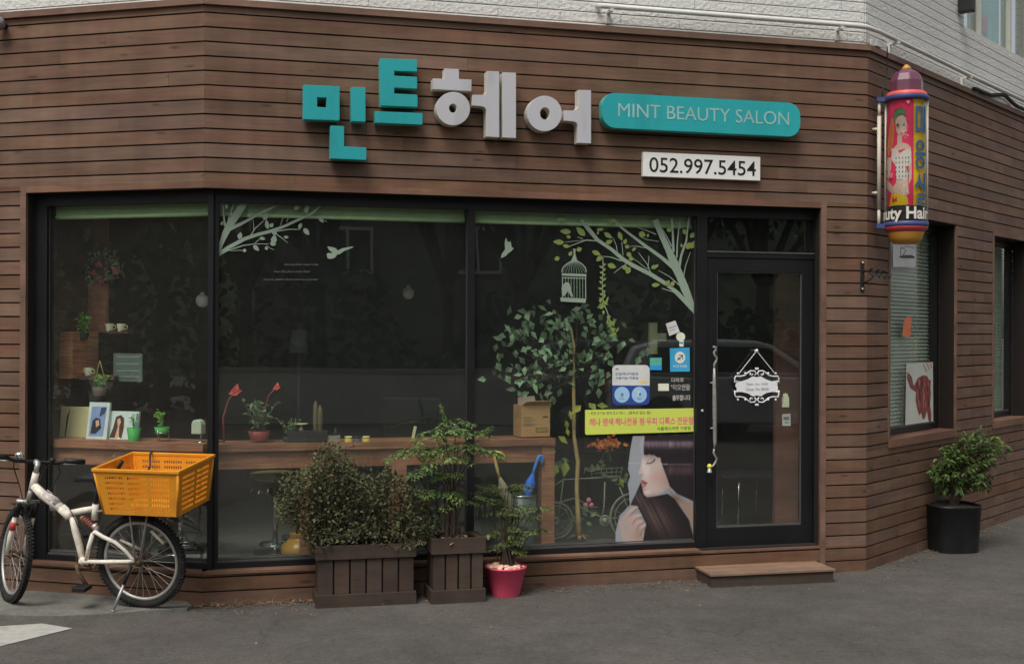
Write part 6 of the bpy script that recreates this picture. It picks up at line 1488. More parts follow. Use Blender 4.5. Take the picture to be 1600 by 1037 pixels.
def card(name, label, cat, fr, u0, u1, v0, v1, y, th, m, lean=8, draw=None):
    um = (u0+u1)/2; q = fr.px(um, v1, y); f = fr.sub(q.x, y, q.z, 0, -lean)
    w = fr.x(u1, y, v1) - fr.x(u0, y, v1); h = fr.z(um, v0, y) - q.z
    t = thing(name, label, cat, f); mb = MB(); mb.box(-w/2, w/2, 0, th, 0, h); mb.build('panel', m, t)
    if draw:
        mb = MB(); k = 0
        mats = []
        for mi, pts in draw:
            k += 1
            if mi not in mats: mats.append(mi)
            mb.mi = mats.index(mi); mb.face([((a-.5)*w, (1-b)*h) for a, b in pts], -.0008*k)
        mb.build('print', mats, t)
    return t
ph = lambda n, c: pmat(n, alb(*c, .95), rough=.5, var=.08, scale=20)
PB1, PB2, PD, PSK, PBr, PW = ph('photo blue', (112, 128, 168)), ph('photo navy', (44, 50, 84)), ph('photo dark', (36, 34, 44)), ph('photo skin', (188, 140, 116)), ph('photo brown hair', (62, 40, 34)), ph('photo white', (172, 184, 192))
card('certificate_board', 'plain cream certificate board leaning on the left window shelf', 'board', FL, 92, 142, 634, 687, .36, .012, M['ivory'], 6, [(pmat('faint print', alb(150, 142, 104, 1.3)), [(.4, .12), (.9, .12), (.9, .15), (.4, .15)]), (PD, [(.2, .3), (.3, .05), (.27, .2), (.2, .95), (.17, .95)])])
card('portrait_photo_frame', 'tall white framed bluish portrait photo on the left window shelf', 'picture frame', FL, 134, 166, 627, 685, .27, .02, PW, 10, [(PB1, [(.14, .12), (.88, .12), (.82, .92), (.12, .92)]), (PB2, [(.6, .14), (.86, .14), (.8, .3), (.55, .4)]), (PD, [(.25, .5), (.4, .42), (.6, .45), (.7, .7), (.45, .85), (.2, .85)]), (PSK, [(.4, .5), (.55, .48), (.6, .62), (.45, .68)])])
card('wide_photo_frame', 'wide white photo stand of a long haired woman on the left window shelf', 'picture frame', FL, 160, 213, 641, 685, .3, .02, PW, 10, [(PBr, [(.2, .95), (.28, .6), (.34, .2), (.48, .14), (.58, .25), (.6, .6), (.56, .97)]), (PSK, [(.38, .3), (.46, .24), (.5, .4), (.46, .52), (.48, .95), (.36, .95), (.42, .55)]), (PB1, [(.7, .22), (.82, .22), (.82, .25), (.7, .25)]), (PB1, [(.72, .35), (.8, .35), (.8, .38), (.72, .38)]), (pmat('photo teal edge', alb(40, 90, 104, 1.4)), [(.94, .06), (.99, .06), (.99, .96), (.94, .96)])])
plant('potted_sprig', 'slim sprig in a bright green pot in front of the wide photo', FL, 209, 689, .2, .09, .07, M['pot_green'], M['leafL'], .045, .09, 40, .022)
plant('potted_herb', 'round leaved herb in a green rimmed pot on a wire stand', FL, 253, 690, .24, .13, .07, pmat('dark pot with green rim', alb(58, 120, 56, 1.2)), M['leafL'], .05, .045, 60, .026, stand=True)
q = FL.px(310, 690, .26); f = FL.sub(q.x, .26, q.z); t = thing('hood_lamp', 'small white hood shaped table lamp at the right end of the left shelf', 'lamp', f)
mb = MB(); mb.prism([(-.036, .055), (.036, .055), (.036, .12), (.026, .142), (0, .15), (-.026, .142), (-.036, .12)], -.03, .03); mb.build('lamp_shade', pmat('white shade', alb(160, 166, 150, .9)), t, mod=bevel(.006))
mb = MB(); mb.tube([(.018, 0, 0), (.018, 0, .06)], .004, 6); mb.lathe([(.03, 0), (.03, .006)], n=16, c=(.018, 0)); mb.build('stem', M['chrome'], t)
plant('shelf_ivy', 'bright yellow green trailing plant on top of the wooden box', FL, 130, 530, .5, .14, .1, M['dgrey'], M['leafL'], .04, .05, 90, .034)
plant('hanging_planter', 'green plant in a round pot hung from a cord in the left window', FL, 156, 617, .4, .1, .09, pmat('brown glass pot', alb(70, 60, 52, 1.3)), M['leafL'], .055, .06, 70, .03)
q = FL.px(156, 617, .4); f = FL.sub(q.x, .4, q.z); mb = MB()
for s in (-1, 1): mb.tube([(s*.055, 0, .05), (0, 0, .235)], .003, 4)
tag(mb.build('planter_cord', pmat('jute cord', alb(130, 110, 80)), at=f), 'jute cord triangle holding the round hanging pot', 'cord')
for u, v, y, lab in ((171, 517, .62, 'white cup on the dark shelf, left of its pair'), (189, 517, .62, 'white cup on the dark shelf, right of its pair'), (121, 586, .5, 'white mug behind the wooden box, left of its pair'), (138, 586, .5, 'white mug behind the wooden box, right of its pair')):
    q = FL.px(u, v, y); f = FL.sub(q.x, y, q.z); t = thing('cup', lab, 'cup', f, 'white cups on the cubby shelves')
    mb = MB(); mb.lathe([(.022, 0), (.03, .055), (.027, .055), (.02, .006), (.001, .006)], n=18, closed=False); mb.build('cup_body', pmat('cup white', alb(150, 140, 124, 1.5)), t)
    mb = MB(); mb.torus((.036, 0, .03), .014, .004, 14, 6); mb.build('handle', M['ivory'], t)
q = FL.px(160, 417, .7); f = FL.sub(q.x, .7, q.z)
t = thing('flower_wreath', 'dried flower wreath with pink ribbons on the brown panel', 'wreath', f)
mb = MB(); mb.torus((0, 0, 0), .11, .012, 30, 6, sy=1); mb.build('ring', M['bark'], t)
mb = MB()
for i in range(230):
    a = rnd.random()*6.28; r = .11 + rnd.gauss(0, .022); mb.leaf(Vector((1.25*r*math.cos(a), rnd.gauss(-.02, .015), .8*r*math.sin(a))), Vector((rnd.gauss(0, 1), rnd.gauss(-.4, .5), rnd.gauss(0, 1))), Vector((0, -1, .3)), rnd.uniform(.025, .05), .016, .3)
mb.build('foliage', leafmat('dusty mixed leaves', alb(120, 116, 96, 1.5), island=.6, hue=.05), t)
mb = MB()
for x, z in ((.0, .05), (.01, -.07), (.13, .0), (-.04, -.01)):
    for k in range(4): mb.leaf(Vector((x, -.04, z)), Vector((rnd.gauss(0, .4), -.2, -1)), Vector((0, -1, 0)), .06, .02, .2)
mb.build('ribbon', pmat('pink ribbon', alb(196, 74, 88, 1.5)), t)
card('price_notice', 'grey paper price notice pinned behind the left window', 'notice', FL, 177, 222, 551, 595, .5, .004, pmat('grey paper', alb(62, 70, 66, 1.5)), 0, [(pmat('notice print', alb(92, 98, 92, 1.5)), [(.1, y), (.9, y), (.9, y+.04), (.1, y+.04)]) for y in (.1, .35, .6, .8)])
for u, v, y, fr, lab in ((638, 457, 1.5, FF, 'round white paper globe lamp hanging in the first front window'), (316, 469, 1.0, FL, 'round white paper globe lamp hanging behind the corner post')):
    q = fr.px(u, v, y); f = fr.sub(q.x, y, q.z); t = thing('globe_lamp', lab, 'pendant lamp', f, 'paper globe lamps')
    mb = MB(); mb.ball((0, 0, 0), .046, 20, 14, 1.05); mb.lathe([(.016, .04), (.014, .062)], n=12); mb.build('globe', pmat('paper shade', alb(150, 156, 146, 1.5), rough=.7), t)
    mb = MB(); mb.tube([(0, 0, .06), (0, 0, 2.9 - q.z)], .002, 5); mb.build('cord', M['dgrey'], t)
# things on the front counter
plant('flamingo_flower', 'dark leaved plant in a red pot beside the corner post', FF, 405, 686, .34, .2, .16, M['terra'], M['leafD'], .075, .06, 130, .05)
plant('trailing_succulent', 'grey green trailing plant spreading on the counter', FF, 452, 690, .34, .12, .16, M['dgrey'], M['leafD'], .05, .04, 110, .03)
for (u0, v0, u1, v1, lab) in ((367, 612, 350, 690, 'red anthurium flower on a tall red stem beside the corner post'), (432, 604, 412, 686, 'small red flower on a thin brown stem above the red pot')):
    q = FF.px(u1, v1, .3); f = FF.sub(q.x, .3, q.z); a = f.I @ FF.M @ FF.px(u0, v0, .3); t = thing('red_flower', lab, 'flower', f, 'red flowers on the counter')
    mb = MB(); mb.tube([(0, 0, 0), (-.005, 0, a.z*.5), (a.x*.4, 0, a.z*.85), a], .007 if u0 < 400 else .004, 6); mb.build('stem', M['terra'], t)
    mb = MB(); s = 1 if u0 < 400 else .6
    mb.leaf(a + Vector((-.04*s, 0, -.01)), Vector((1, 0, .35)), Vector((0, -1, .5)), .09*s, .06*s, .2); mb.leaf(a, Vector((.3, 0, 1)), Vector((0, -1, .2)), .06*s, .04*s, .2); mb.build('petal', pmat('coral red petal', alb(196, 78, 62, .75)), t)
q = FF.px(481, 690, .26); f = FF.sub(q.x, .26, q.z)
t = thing('window_box', 'black oblong box with small ornaments on the counter', 'box', f)
mb = MB(); mb.box(-.13, .13, 0, .09, 0, .075); mb.build('box_body', M['dgrey'], t, mod=bevel(.004))
mb = MB(); mb.lathe([(.014, .075), (.014, .09), (.006, .094), (.006, .11), (.045, .118), (.045, .123)], n=18, c=(-.04, .04)); mb.build('dish', M['ivory'], t)
for u, h, lab in ((493, .2, 'tall thin cactus column in the black oblong box, the left one'), (500, .17, 'shorter cactus column in the black oblong box, the right one')):
    q = FF.px(u, 672, .32); f2 = FF.sub(q.x, .32, q.z); mb = MB(); mb.lathe([(.014, 0), (.018, h*.3), (.017, h*.8), (.004, h)], n=8, smooth=False)
    tag(mb.build('cactus', pmat('tan green cactus', alb(92, 80, 54, .8), var=.2, scale=40), at=f2), lab, 'cactus', 'thin cactus columns')
for u, m, lab in ((544.5, 'y', 'small yellow jar on the counter, left of the dark one'), (558, 'k', 'small dark blue jar between the two yellow jars'), (572, 'y', 'small yellow jar on the counter, right of the dark one')):
    q = FF.px(u, 690.5, .25); f = FF.sub(q.x, .25, q.z); t = thing('jar', lab, 'jar', f, 'little jars on the counter')
    mb = MB(); mb.lathe([(.024, 0), (.026, .004), (.026, .026), (.022, .03)], n=18); mb.build('jar_body', pmat('jar yellow', alb(186, 160, 50, .85)) if m == 'y' else pmat('jar navy', alb(50, 56, 74, 1.5)), t)
    mb = MB(); mb.lathe([(.025, .03), (.025, .042), (.02, .044)], n=18); mb.build('lid', M['ivory'] if m == 'y' else M['dgrey'], t)
q = FF.px(522, 690, .27); f = FF.sub(q.x, .27, q.z); t = thing('trinket_frame', 'small grey standing frame and bottle beside the yellow jars', 'ornament', f)
mb = MB(); mb.box(-.05, .04, 0, .02, 0, .045); mb.build('frame_body', pmat('grey trinket', alb(96, 92, 86, 1.4), var=.4, scale=60), t)
mb = MB(); mb.lathe([(.012, .0455), (.014, .07), (.008, .078), (.008, .095)], n=12, c=(.01, .01)); mb.build('bottle', M['dgrey'], t)
q = FF.px(645, 684, .3); f = FF.sub(q.x, .3, q.z, 0, 0, 12); mb = MB(); mb.box(-.009, .009, -.009, .009, 0, .085)
tag(mb.build('white_stick', M['ivory'], at=f, mod=bevel(.003)), 'short white stick standing aslant on the counter', 'stick')
q = FF.px(837, 681, .28); f = FF.sub(q.x - .0, .28, q.z, 4)
t = thing('cardboard_box', 'open brown cardboard box standing at the right end of the counter', 'box', f)
mb = MB(); wq = .105; hq = .235; mb.box(-wq, wq, 0, .17, 0, hq - .02); mb.build('box_body', pmat('brown cardboard', alb(150, 118, 82, .95), rough=.85, var=.05), t)
mb = MB(); mb.add([(-wq, .002, hq-.02), (wq, .002, hq-.02), (wq+.004, -.03, hq+.012), (-wq+.03, -.03, hq+.01)], [(0, 1, 2, 3)]); mb.build('flap', pmat('pale cardboard', alb(142, 112, 78, .95), rough=.85), t, mod=solidify(.004))
mb = MB(); mb.add([(-wq+.01, .1, hq-.02), (wq-.06, .12, hq-.02), (wq-.08, .1, hq+.04), (-wq, .08, hq+.03)], [(0, 1, 2, 3)]); mb.build('paper_sheet', M['white'], t, mod=solidify(.002))
mb = MB(); mb.face([(.0, .03), (.085, .03), (.085, .06), (.0, .06)], -.001); mb.mi = 1; mb.face([(.005, .034), (.08, .034), (.08, .056), (.005, .056)], -.0015)
mb.mi = 0
for z in (.13, .115, .1, .085, .075): mb.face([(-.09, z), (-.09 + rnd.uniform(.05, .12), z), (-.03, z+.004), (-.09, z+.004)], -.001)
mb.face([(.05, .13), (.09, .13), (.09, .14), (.05, .14)], -.001)
mb.build('print', [pmat('box print', alb(70, 52, 36, 1.2)), pmat('box print olive', alb(120, 100, 60, 1.2))], t)
# umbrellas in a bin under the counter
q = FF.px(815, 860, .22); f = FF.sub(q.x, .22, ZS - .011)
t = thing('umbrella_bin', 'tall grey glass bin under the counter holding two umbrellas', 'umbrella stand', f)
hb_ = FF.z(815, 770, .2) - ZS
mb = MB(); mb.lathe([(.08, 0), (.1, hb_), (.096, hb_), (.077, .01), (.001, .01)], n=28, closed=False); mb.build('bin_body', pmat('smoky grey plastic', alb(58, 64, 60, 1.0), rough=.3), t)
mb = MB(); mb.torus((0, 0, hb_), .099, .006, 28, 6, 'z'); mb.build('rim', M['chrome'], t)
def umbrella(label, m, hm, pts, body, y):
    a = [FF.px(u, v, y) for u, v in pts]; q = a[0]; f = FF.sub(q.x, q.y, q.z); t = thing('umbrella', label, 'umbrella', f, 'umbrellas in the bin')
    mb = MB(); mb.tube([p - q for p in a], .011, 8); mb.build('handle', hm, t)
    b = [FF.px(u, v, y) - q for u, v in body]; mb = MB(); mb.tube(b, [.01, .028, .036, .02], 9); 
    for i in range(7):
        an = i*.9; mb.leaf(b[0] + Vector((0, 0, -.01)), (b[2]-b[0]) + Vector((.06*math.cos(an), .06*math.sin(an), 0)), Vector((math.cos(an), math.sin(an), 0)), (b[2]-b[0]).length*.9, .034, .1)
    mb.build('canopy', m, t)
umbrella('furled umbrella with curved amber wooden handle in the grey bin', pmat('pale umbrella cloth', alb(116, 108, 90, 1.0)), pmat('amber wood', alb(196, 132, 68, 1.3), rough=.35), [(780, 746), (777, 732), (773, 716), (772, 709), (776, 705.5), (782, 706), (787, 710), (787, 718)], [(780, 744), (786, 758), (792, 775), (800, 830)], .2)
umbrella('furled bright blue umbrella with curved blue handle in the grey bin', pmat('bright blue cloth', alb(26, 84, 168, .95), rough=.5), pmat('bright blue handle', alb(44, 108, 176, .95), rough=.35), [(832, 742), (836, 728), (840, 716), (843, 711), (847, 711), (848, 716), (847, 725)], [(833, 738), (829, 750), (824, 764), (818, 820)], .2)
# tall house plant behind the second pane
q = FF.px(905, 846, .5); f = FF.sub(q.x, .5, ZS - .011)
t = thing('house_tree', 'tall indoor tree with tan cane trunk and dusty blue green leaves in the second window', 'plant', f)
mb = MB(); top = FF.px(897, 560, .5) - q; pts = [Vector((0, 0, .02))] + [FF.px(u, v, .5) - Vector((q.x, .5, ZS - .011)) for u, v in ((903, 800), (901, 760), (903, 720), (897, 680), (897, 640), (896, 590), (897, 540), (892, 510))]
mb.tube(pts, [.021, .018, .016, .016, .014, .014, .012, .01, .007], 8); mb.build('trunk', pmat('tan cane', alb(150, 126, 86, 1.0), rough=.6, var=.2, scale=20), t)
mb = MB(); st = MB(); b0 = pts[6]
poly = [(764, 590), (768, 565), (792, 530), (800, 500), (812, 480), (850, 484), (870, 474), (905, 480), (935, 490), (960, 505), (975, 520), (968, 545), (940, 560), (935, 585), (915, 600), (890, 575), (868, 600), (850, 622), (838, 600), (815, 606), (800, 590), (785, 612)]
off_ = Vector((q.x, 0, ZS - .011))
for i in range(84):
    y = .5 + rnd.gauss(0, .1); p = samp(FF, poly, lambda: y) - off_; p.y = y - .5; c = b0.lerp(Vector((p.x, p.y, b0.z)), .3) + Vector((0, 0, rnd.uniform(-.05, .12))); st.tube([b0 + Vector((0, 0, rnd.uniform(0, .25))), c, p], [.006, .004, .002], 4, cap=False)
    for k in range(rnd.randint(2, 4)):
        pp = p + Vector((rnd.gauss(0, .05), rnd.gauss(0, .05), rnd.gauss(0, .05))); mb.leaf(pp, Vector((rnd.gauss(0, .7), rnd.gauss(-.2, .5), rnd.gauss(-.5, .6))), Vector((rnd.gauss(0, .5), -1, .4)), rnd.uniform(.05, .085), rnd.uniform(.032, .05), .3)
for u, v in ((775, 565), (790, 585), (828, 500), (1006, 545), (1000, 555), (1012, 540), (935, 575), (945, 590), (935, 605), (868, 495)):
    p = FF.px(u, v, .4) - off_; p.y = -.1; mb.leaf(p, Vector((rnd.gauss(0, .5), -.1, -1)), Vector((0, -1, .2)), .075, .05, .3); st.tube([p, p + Vector((.03, .03, .05))], .002, 4, cap=False)
mb.build('foliage', M['teallf'], t); st.build('branch', M['bark'], t)
mb = MB()
for u, v, L in ((908, 632, .1), (920, 628, .1), (890, 640, .07), (884, 655, .07), (885, 668, .06), (872, 680, .09), (884, 718, .12), (870, 724, .1), (932, 632, .09), (968, 745, .08)):
    p = FF.px(u, v, .45) - off_; p.y = -.05; mb.leaf(p, Vector((rnd.gauss(0, .8), -.2, rnd.gauss(-.3, .5))), Vector((0, -1, .5)), L, L*.55, .2)
mb.build('yellow_leaf', leafmat('yellowing leaves', alb(130, 138, 60, .95), island=.4, hue=.05), t)
mb = MB()
for i in range(22): a = rnd.random()*6.28; mb.leaf(Vector((0, 0, .06)), Vector((math.cos(a), math.sin(a), .3)), Vector((0, 0, 1)), .09, .02, .5)
mb.build('root_tuft', M['dead'], t)
# decorative metal bicycle planter
q = FF.px(930, 850, .62); f = FF.sub(q.x, .62, ZS - .011)
t = thing('bicycle_plant_stand', 'pale metal ornamental bicycle plant stand with a basket and flowers', 'plant stand', f)
def Q(u, v, y=.62): p = FF.px(u, v, y); return Vector((p.x - q.x, y - .62, p.z - (ZS - .011)))
M['palem'] = pmat('pale painted metal', alb(122, 126, 112, .8), rough=.45)
mb = MB()
for a in (((862, 760), (880, 748), (920, 746), (970, 744)), ((880, 748), (875, 790), (868, 830)), ((945, 752), (944, 790), (940, 806)), ((868, 785), (900, 776), (942, 806)), ((905, 790), (942, 808), (975, 808)), ((968, 760), (985, 800))): mb.tube([Q(*p) for p in a], .006, 6)
mb.build('stand_frame', M['palem'], t)
def W_(nm, u, v, r): mb = MB(); c = Q(u, v); mb.torus(c, r, .009, 36, 6); mb.torus(c, r*.8, .004, 30, 5); mb.torus(c, .02, .012, 12, 6); [mb.tube([c, c + Vector((r*math.cos(k*.7), 0, r*math.sin(k*.7)))], .002, 4) for k in range(9)]; mb.build(nm, M['palem'], t)
W_('wheel', 988, 806, .17); W_('wheel', 868, 812, .13)
mb = MB(); c = Q(945, 812); mb.torus(c, .035, .008, 20, 6); mb.ball(c, .025, 10, 6); mb.build('crank', M['palem'], t)
mb = MB(); a, b = Q(925, 745), Q(970, 742)
for z in (0, .03, .06): mb.tube([a + Vector((-.01*z*10, 0, z)), b + Vector((.01*z*10, 0, z))], .004, 5)
for k in range(7): p = a.lerp(b, k/6); mb.tube([p, p + Vector(((k-3)*.004, 0, .065))], .003, 4)
mb.tube([a + Vector((0, 0, .06)), a + Vector((-.05, 0, .075)), a + Vector((-.06, 0, .03))], .004, 5)
mb.build('basket', M['palem'], t)
mb = MB(); fl2 = MB()
for u, v, n in ((868, 720, 8), (905, 800, 14), (970, 745, 6), (935, 730, 10)):
    for k in range(n): p = Q(u + rnd.gauss(0, 8), v + rnd.gauss(0, 7)); p.y += rnd.gauss(0, .03); mb.leaf(p, Vector((rnd.gauss(0, 1), -.2, rnd.gauss(.2, .6))), Vector((0, -1, .5)), .06, .035, .3)
mb.build('foliage', M['leafD'], t)
for u, v in ((920, 780), (924, 788), (915, 788)): fl2.ball(Q(u, v, .6), .02, 8, 6)
fl2.build('flower', pmat('dusty pink flower', alb(150, 84, 104, 1.4)), t)
q2 = FF.px(950, 694, .6); f = FF.sub(q2.x, .6, q2.z); mb = MB()
for i in range(120):
    x, y, z = rnd.gauss(0, .045), rnd.gauss(0, .03), rnd.gauss(0, .016) + (.012 if abs(rnd.random()) < .3 else 0); mb.leaf(Vector((x, y, z)), Vector((rnd.gauss(0, 1), rnd.gauss(-.3, .6), rnd.gauss(.3, .6))), Vector((0, -1, .4)), .035, .026, .5)
t = thing('orange_flowers', 'bunch of dried orange flowers behind the glass under the lime banner', 'flowers', f); mb.build('blossom', leafmat('dried orange petals', alb(150, 82, 38, 1.5), island=.3), t)
mb = MB(); [mb.tube([(0, 0, 0), (rnd.gauss(0, .02), 0, -.12)], .002, 4, cap=False) for i in range(5)]; mb.build('stem', M['leafD'], t)
# beige block letter sign, stools, floor lamp, mirror counters and chairs further in
q = FF.px(1024, 552, .5); f = FF.sub(q.x, .5, q.z); mb = MB(); h = FF.z(1024, 503, .5) - q.z
mb.prism([(-.045, 0), (.015, 0), (.015, h*.42), (.085, h*.42), (.085, h*.66), (.015, h*.66), (.015, h), (-.045, h)], 0, .03)
tag(mb.build('block_letter', pmat('beige board', alb(104, 106, 84, 1.4)), at=f), 'beige block letter ㅏ standing inside the second window', 'letter')
def stool(label, fr, u, vr, y, rtop, seat, seatm, seat_prof):
    q = fr.px(u, vr, y); f = fr.sub(q.x, y, ZS - .011); t = thing('bar_stool', label, 'stool', f, 'stools behind the display windows')
    zr_ = q.z - (ZS - .011)
    mb = MB(); mb.lathe([(.15, 0), (.15, .012), (.03, .022), (.022, .03)], n=28); mb.build('base', M['chrome'], t)
    mb = MB(); mb.tube([(0, 0, .025), (0, 0, seat)], .018, 10); mb.build('post', M['chrome'], t)
    mb = MB(); mb.torus((0, 0, zr_), .1, .009, 28, 6, 'z'); mb.tube([(-.1, 0, zr_), (.1, 0, zr_)], .006, 6); mb.build('foot_ring', M['chrome'], t)
    mb = MB(); mb.lathe([(r, seat + z) for r, z in seat_prof], n=24); mb.build('seat', seatm, t)
stool('chrome bar stool behind the crate at the left wall window', FL, 282, 850, .62, 0, .48, M['dgrey'], [(.12, 0), (.15, .03), (.14, .07), (.02, .08)])
stool('chrome bar stool with foot ring left of the olive shrub', FF, 430, 848, .62, 0, .5, pmat('olive seat', alb(92, 84, 48, 1.4)), [(.12, 0), (.17, .02), (.17, .045), (.15, .05)])
q = FF.px(468, 856, .45); f = FF.sub(q.x, .45, ZS - .011); t = thing('floor_vase', 'squat amber yellow ribbed vase on the salon floor behind the shrub', 'vase', f)
mb = MB(); mb.lathe([(.09, 0), (.125, .04), (.12, .08), (.075, .12), (.065, .125), (.065, .14), (.072, .145), (.066, .155), (.072, .16), (.06, .165)], n=28); mb.build('vase_body', pmat('amber glaze', alb(146, 108, 44, .8), rough=.3, var=.15), t)
q = FF.px(467, 550, 1.2); f = FF.sub(q.x, 1.2, ZS - .011); t = thing('floor_lamp', 'dark floor lamp with a grey conical shade deep in the salon', 'lamp', f)
zz = q.z - (ZS - .011); mb = MB(); mb.lathe([(.075, zz), (.05, zz + .17)], n=24, closed=False); mb.build('lamp_shade', pmat('grey shade', alb(64, 68, 66, .9)), t, mod=solidify(.003))
mb = MB(); mb.tube([(0, 0, 0), (0, 0, zz + .1)], .012, 8); mb.lathe([(.12, 0), (.12, .02)], n=20); mb.build('stand', M['dgrey'], t)
for k, (x, y, ang, lab) in enumerate(((1.75, 2.2, 160, 'black salon chair turned to the left in the dark salon'), (3.3, 2.4, 200, 'black salon chair behind the tall indoor tree'))):
    f = FF.sub(x, y, ZS - .011, ang); t = thing('salon_chair', lab, 'chair', f, 'styling chairs'); lm = pmat('black leatherette', (.02, .02, .02, 1), rough=.4)
    mb = MB(); mb.lathe([(.3, 0), (.3, .02), (.05, .05), (.04, .35)], n=28); mb.build('base', M['chrome'], t)
    mb = MB(); mb.box(-.27, .27, -.26, .26, .36, .48); mb.build('seat', lm, t, mod=bevel(.04, 3))
    mb = MB(); mb.box(-.26, .26, .2, .3, .5, 1.0); mb.build('backrest', lm, t, mod=bevel(.04, 3))
    for s in (-1, 1): mb = MB(); mb.box(s*.31 - .035, s*.31 + .035, -.22, .24, .6, .65); mb.box(s*.31 - .02, s*.31 + .02, .1, .16, .42, .6); mb.build('armrest', lm, t, mod=bevel(.015))
# slatted blinds behind the right windows
for (a, b), z0, z1, lab in ((ww0, wz0, wzt, 'pale grey slatted blind closed behind the poster window'), (ww1, wz1, wz1t, 'pale grey slatted blind closed behind the farthest window')):
    t = thing('venetian_blind', lab, 'blind', FR, 'slatted blinds of the right windows'); mb = MB(); z = z0 + .06; yv = RJ + .085
    while z < z1 - .06:
        mb.add([(a + .02, yv - .012, z), (b - .02, yv - .012, z), (b - .02, yv + .012, z + .034), (a + .02, yv + .012, z + .034)], [(0, 1, 2, 3)]); z += .03
    mb.build('slat', pmat('pale grey slat', alb(128, 134, 124, 1.35), rough=.55, island=.12), t)
    mb = MB(); mb.box(a + .01, b - .01, yv - .02, yv + .02, z1 - .055, z1 - .015); mb.build('head_rail', M['ivory'], t)
    mb = MB(); [mb.tube([(x, yv - .016, z0 + .06), (x, yv - .016, z1 - .06)], .002, 4, cap=False) for x in (a + .25*(b-a), a + .75*(b-a))]; mb.build('ladder_cord', M['ivory'], t)

x0_, x1_ = FF.x(1212, .6, 620), FF.x(1262, .6, 620)
mb = MB(); mb.box(x0_, x1_, .6, .64, ZS - .011, 2.3); tag(mb.build('partition_panel', woodmat('brown partition', alb(96, 64, 50, 1.3), alb(78, 50, 38, 1.3), knots=False), at=FF), 'brown wooden partition panel standing behind the right side of the door glass', 'partition')
f = FF.sub(FF.x(1165, .9, 740), .9, ZS - .011); t = thing('side_table', 'low metal legged side table behind the door glass', 'table', f); zt2 = FF.z(1165, 738, .9) - (ZS - .011)
mb = MB(); mb.box(-.26, .3, -.15, .2, zt2 - .02, zt2); mb.build('table_top', M['dgrey'], t, mod=bevel(.004))
for x in (-.12, .17):
    for y in (-.12, .17): mb = MB(); mb.tube([(x, y, 0), (x*1.02 + .01, y, zt2 - .02)], .007, 6); mb.build('leg', M['chrome'], t)
# ------------------------------------------------------------------ across the street (behind the camera): what the glass mirrors
def mirror(u, v, dist, fr=FF, y=None):
    y = yg if y is None else y
    p = CAM + ray(u, v)*dist; q = fr.I @ p; q.y = 2*y - q.y; return fr.M @ q
M['bark2'] = pmat('tree bark', (.06, .045, .035, 1), rough=.95, var=.4, scale=14, bump=.6)
M['crown'] = leafmat('street tree leaves', (.045, .075, .028, 1), island=.5, hue=.03)
M['crown2'] = leafmat('dark street tree leaves', (.03, .055, .025, 1), island=.5, hue=.03)
def tree(fr, h, w, seed, label, m):
    r = random.Random(seed); t = thing('street_tree', label, 'tree', fr, 'trees across the street')
    mb = MB(); tips = []
    z1 = h*.3; mb.tube([(0, 0, -.05), (.03, .02, z1*.5), (.0, .05, z1)], [.2, .15, .13], 9)
    for i in range(9):
        a = i*2.4 + r.random(); L = w*r.uniform(.5, .9); e = Vector((L*math.cos(a), L*math.sin(a), z1 + h*r.uniform(.15, .55))); m_ = Vector((0, .05, z1)).lerp(e, .5) + Vector((0, 0, h*.06)); mb.tube([(0, .05, z1 - .1), m_, e], [.09, .055, .02], 6); tips += [m_, e]
        for k in range(3): e2 = m_.lerp(e, .3 + .3*k) + Vector((r.gauss(0, w*.25), r.gauss(0, w*.25), r.uniform(.1, h*.16))); mb.tube([m_.lerp(e, .3 + .3*k), e2], [.03, .01], 5, cap=False); tips.append(e2)
    mb.build('trunk', M['bark2'], t)
    mb = MB()
    for p in tips + [Vector((r.gauss(0, w*.4), r.gauss(0, w*.4), z1 + h*r.uniform(.2, .68))) for _ in range(26)]:
        R_ = r.uniform(.35, .75)*w*.4
        for k in range(46):
            d = Vector((r.gauss(0, 1), r.gauss(0, 1), r.gauss(0, .8))).normalized()*R_*r.random()**.4; mb.leaf(p + d, Vector((r.gauss(0, 1), r.gauss(0, 1), r.gauss(-.2, .7))), Vector((r.gauss(0, .5), r.gauss(0, .5), 1)), r.uniform(.12, .24), r.uniform(.08, .14), .3)
    mb.build('crown', m, t); return t
base = mirror(600, 560, 26); base.z = 0
labs = ['leafy street tree reflected in the first front pane', 'dark leafy tree reflected over the counter', 'tall street tree reflected beside the house wall', 'leafy street tree reflected in the second front pane', 'dark leafy tree reflected behind the indoor tree', 'street tree reflected above the parked car', 'dark street tree reflected in the salon door', 'leafy tree reflected in the left wall pane', 'far left street tree across the road', 'far right street tree across the road']
spots = [(380, 24, 8.5, 2.6), (500, 27, 9.5, 3.0), (700, 27, 9, 2.8), (820, 25, 8.5, 2.6), (930, 27, 9.5, 3.0), (1060, 25, 8.6, 2.7), (1190, 26, 9.2, 3.0), (250, 26, 9, 2.9), (120, 28, 9.5, 3.1), (1320, 27, 9, 3)]
for i, ((u, dd, h, w), lb) in enumerate(zip(spots, labs)):
    p = mirror(u, 540, dd); tree(Fr((p.x, p.y, 0), i*40), h, w, 100+i, lb, M['crown'] if i % 2 else M['crown2'])
for i in range(5):                                   # the left wall pane looks another way
    p = mirror(60 + i*65, 540, 24 + (i % 2)*2, FL); tree(Fr((p.x, p.y, 0), i*50), 8.5 + (i % 3)*.6, 2.9, 200+i, ['low street tree mirrored at the edge of the left pane', 'forked street tree mirrored above the framed photos', 'slender street tree mirrored beside the globe lamp', 'broad street tree mirrored behind the wreath', 'street tree mirrored next to the corner post'][i], M['crown'] if i % 2 else M['crown2'])
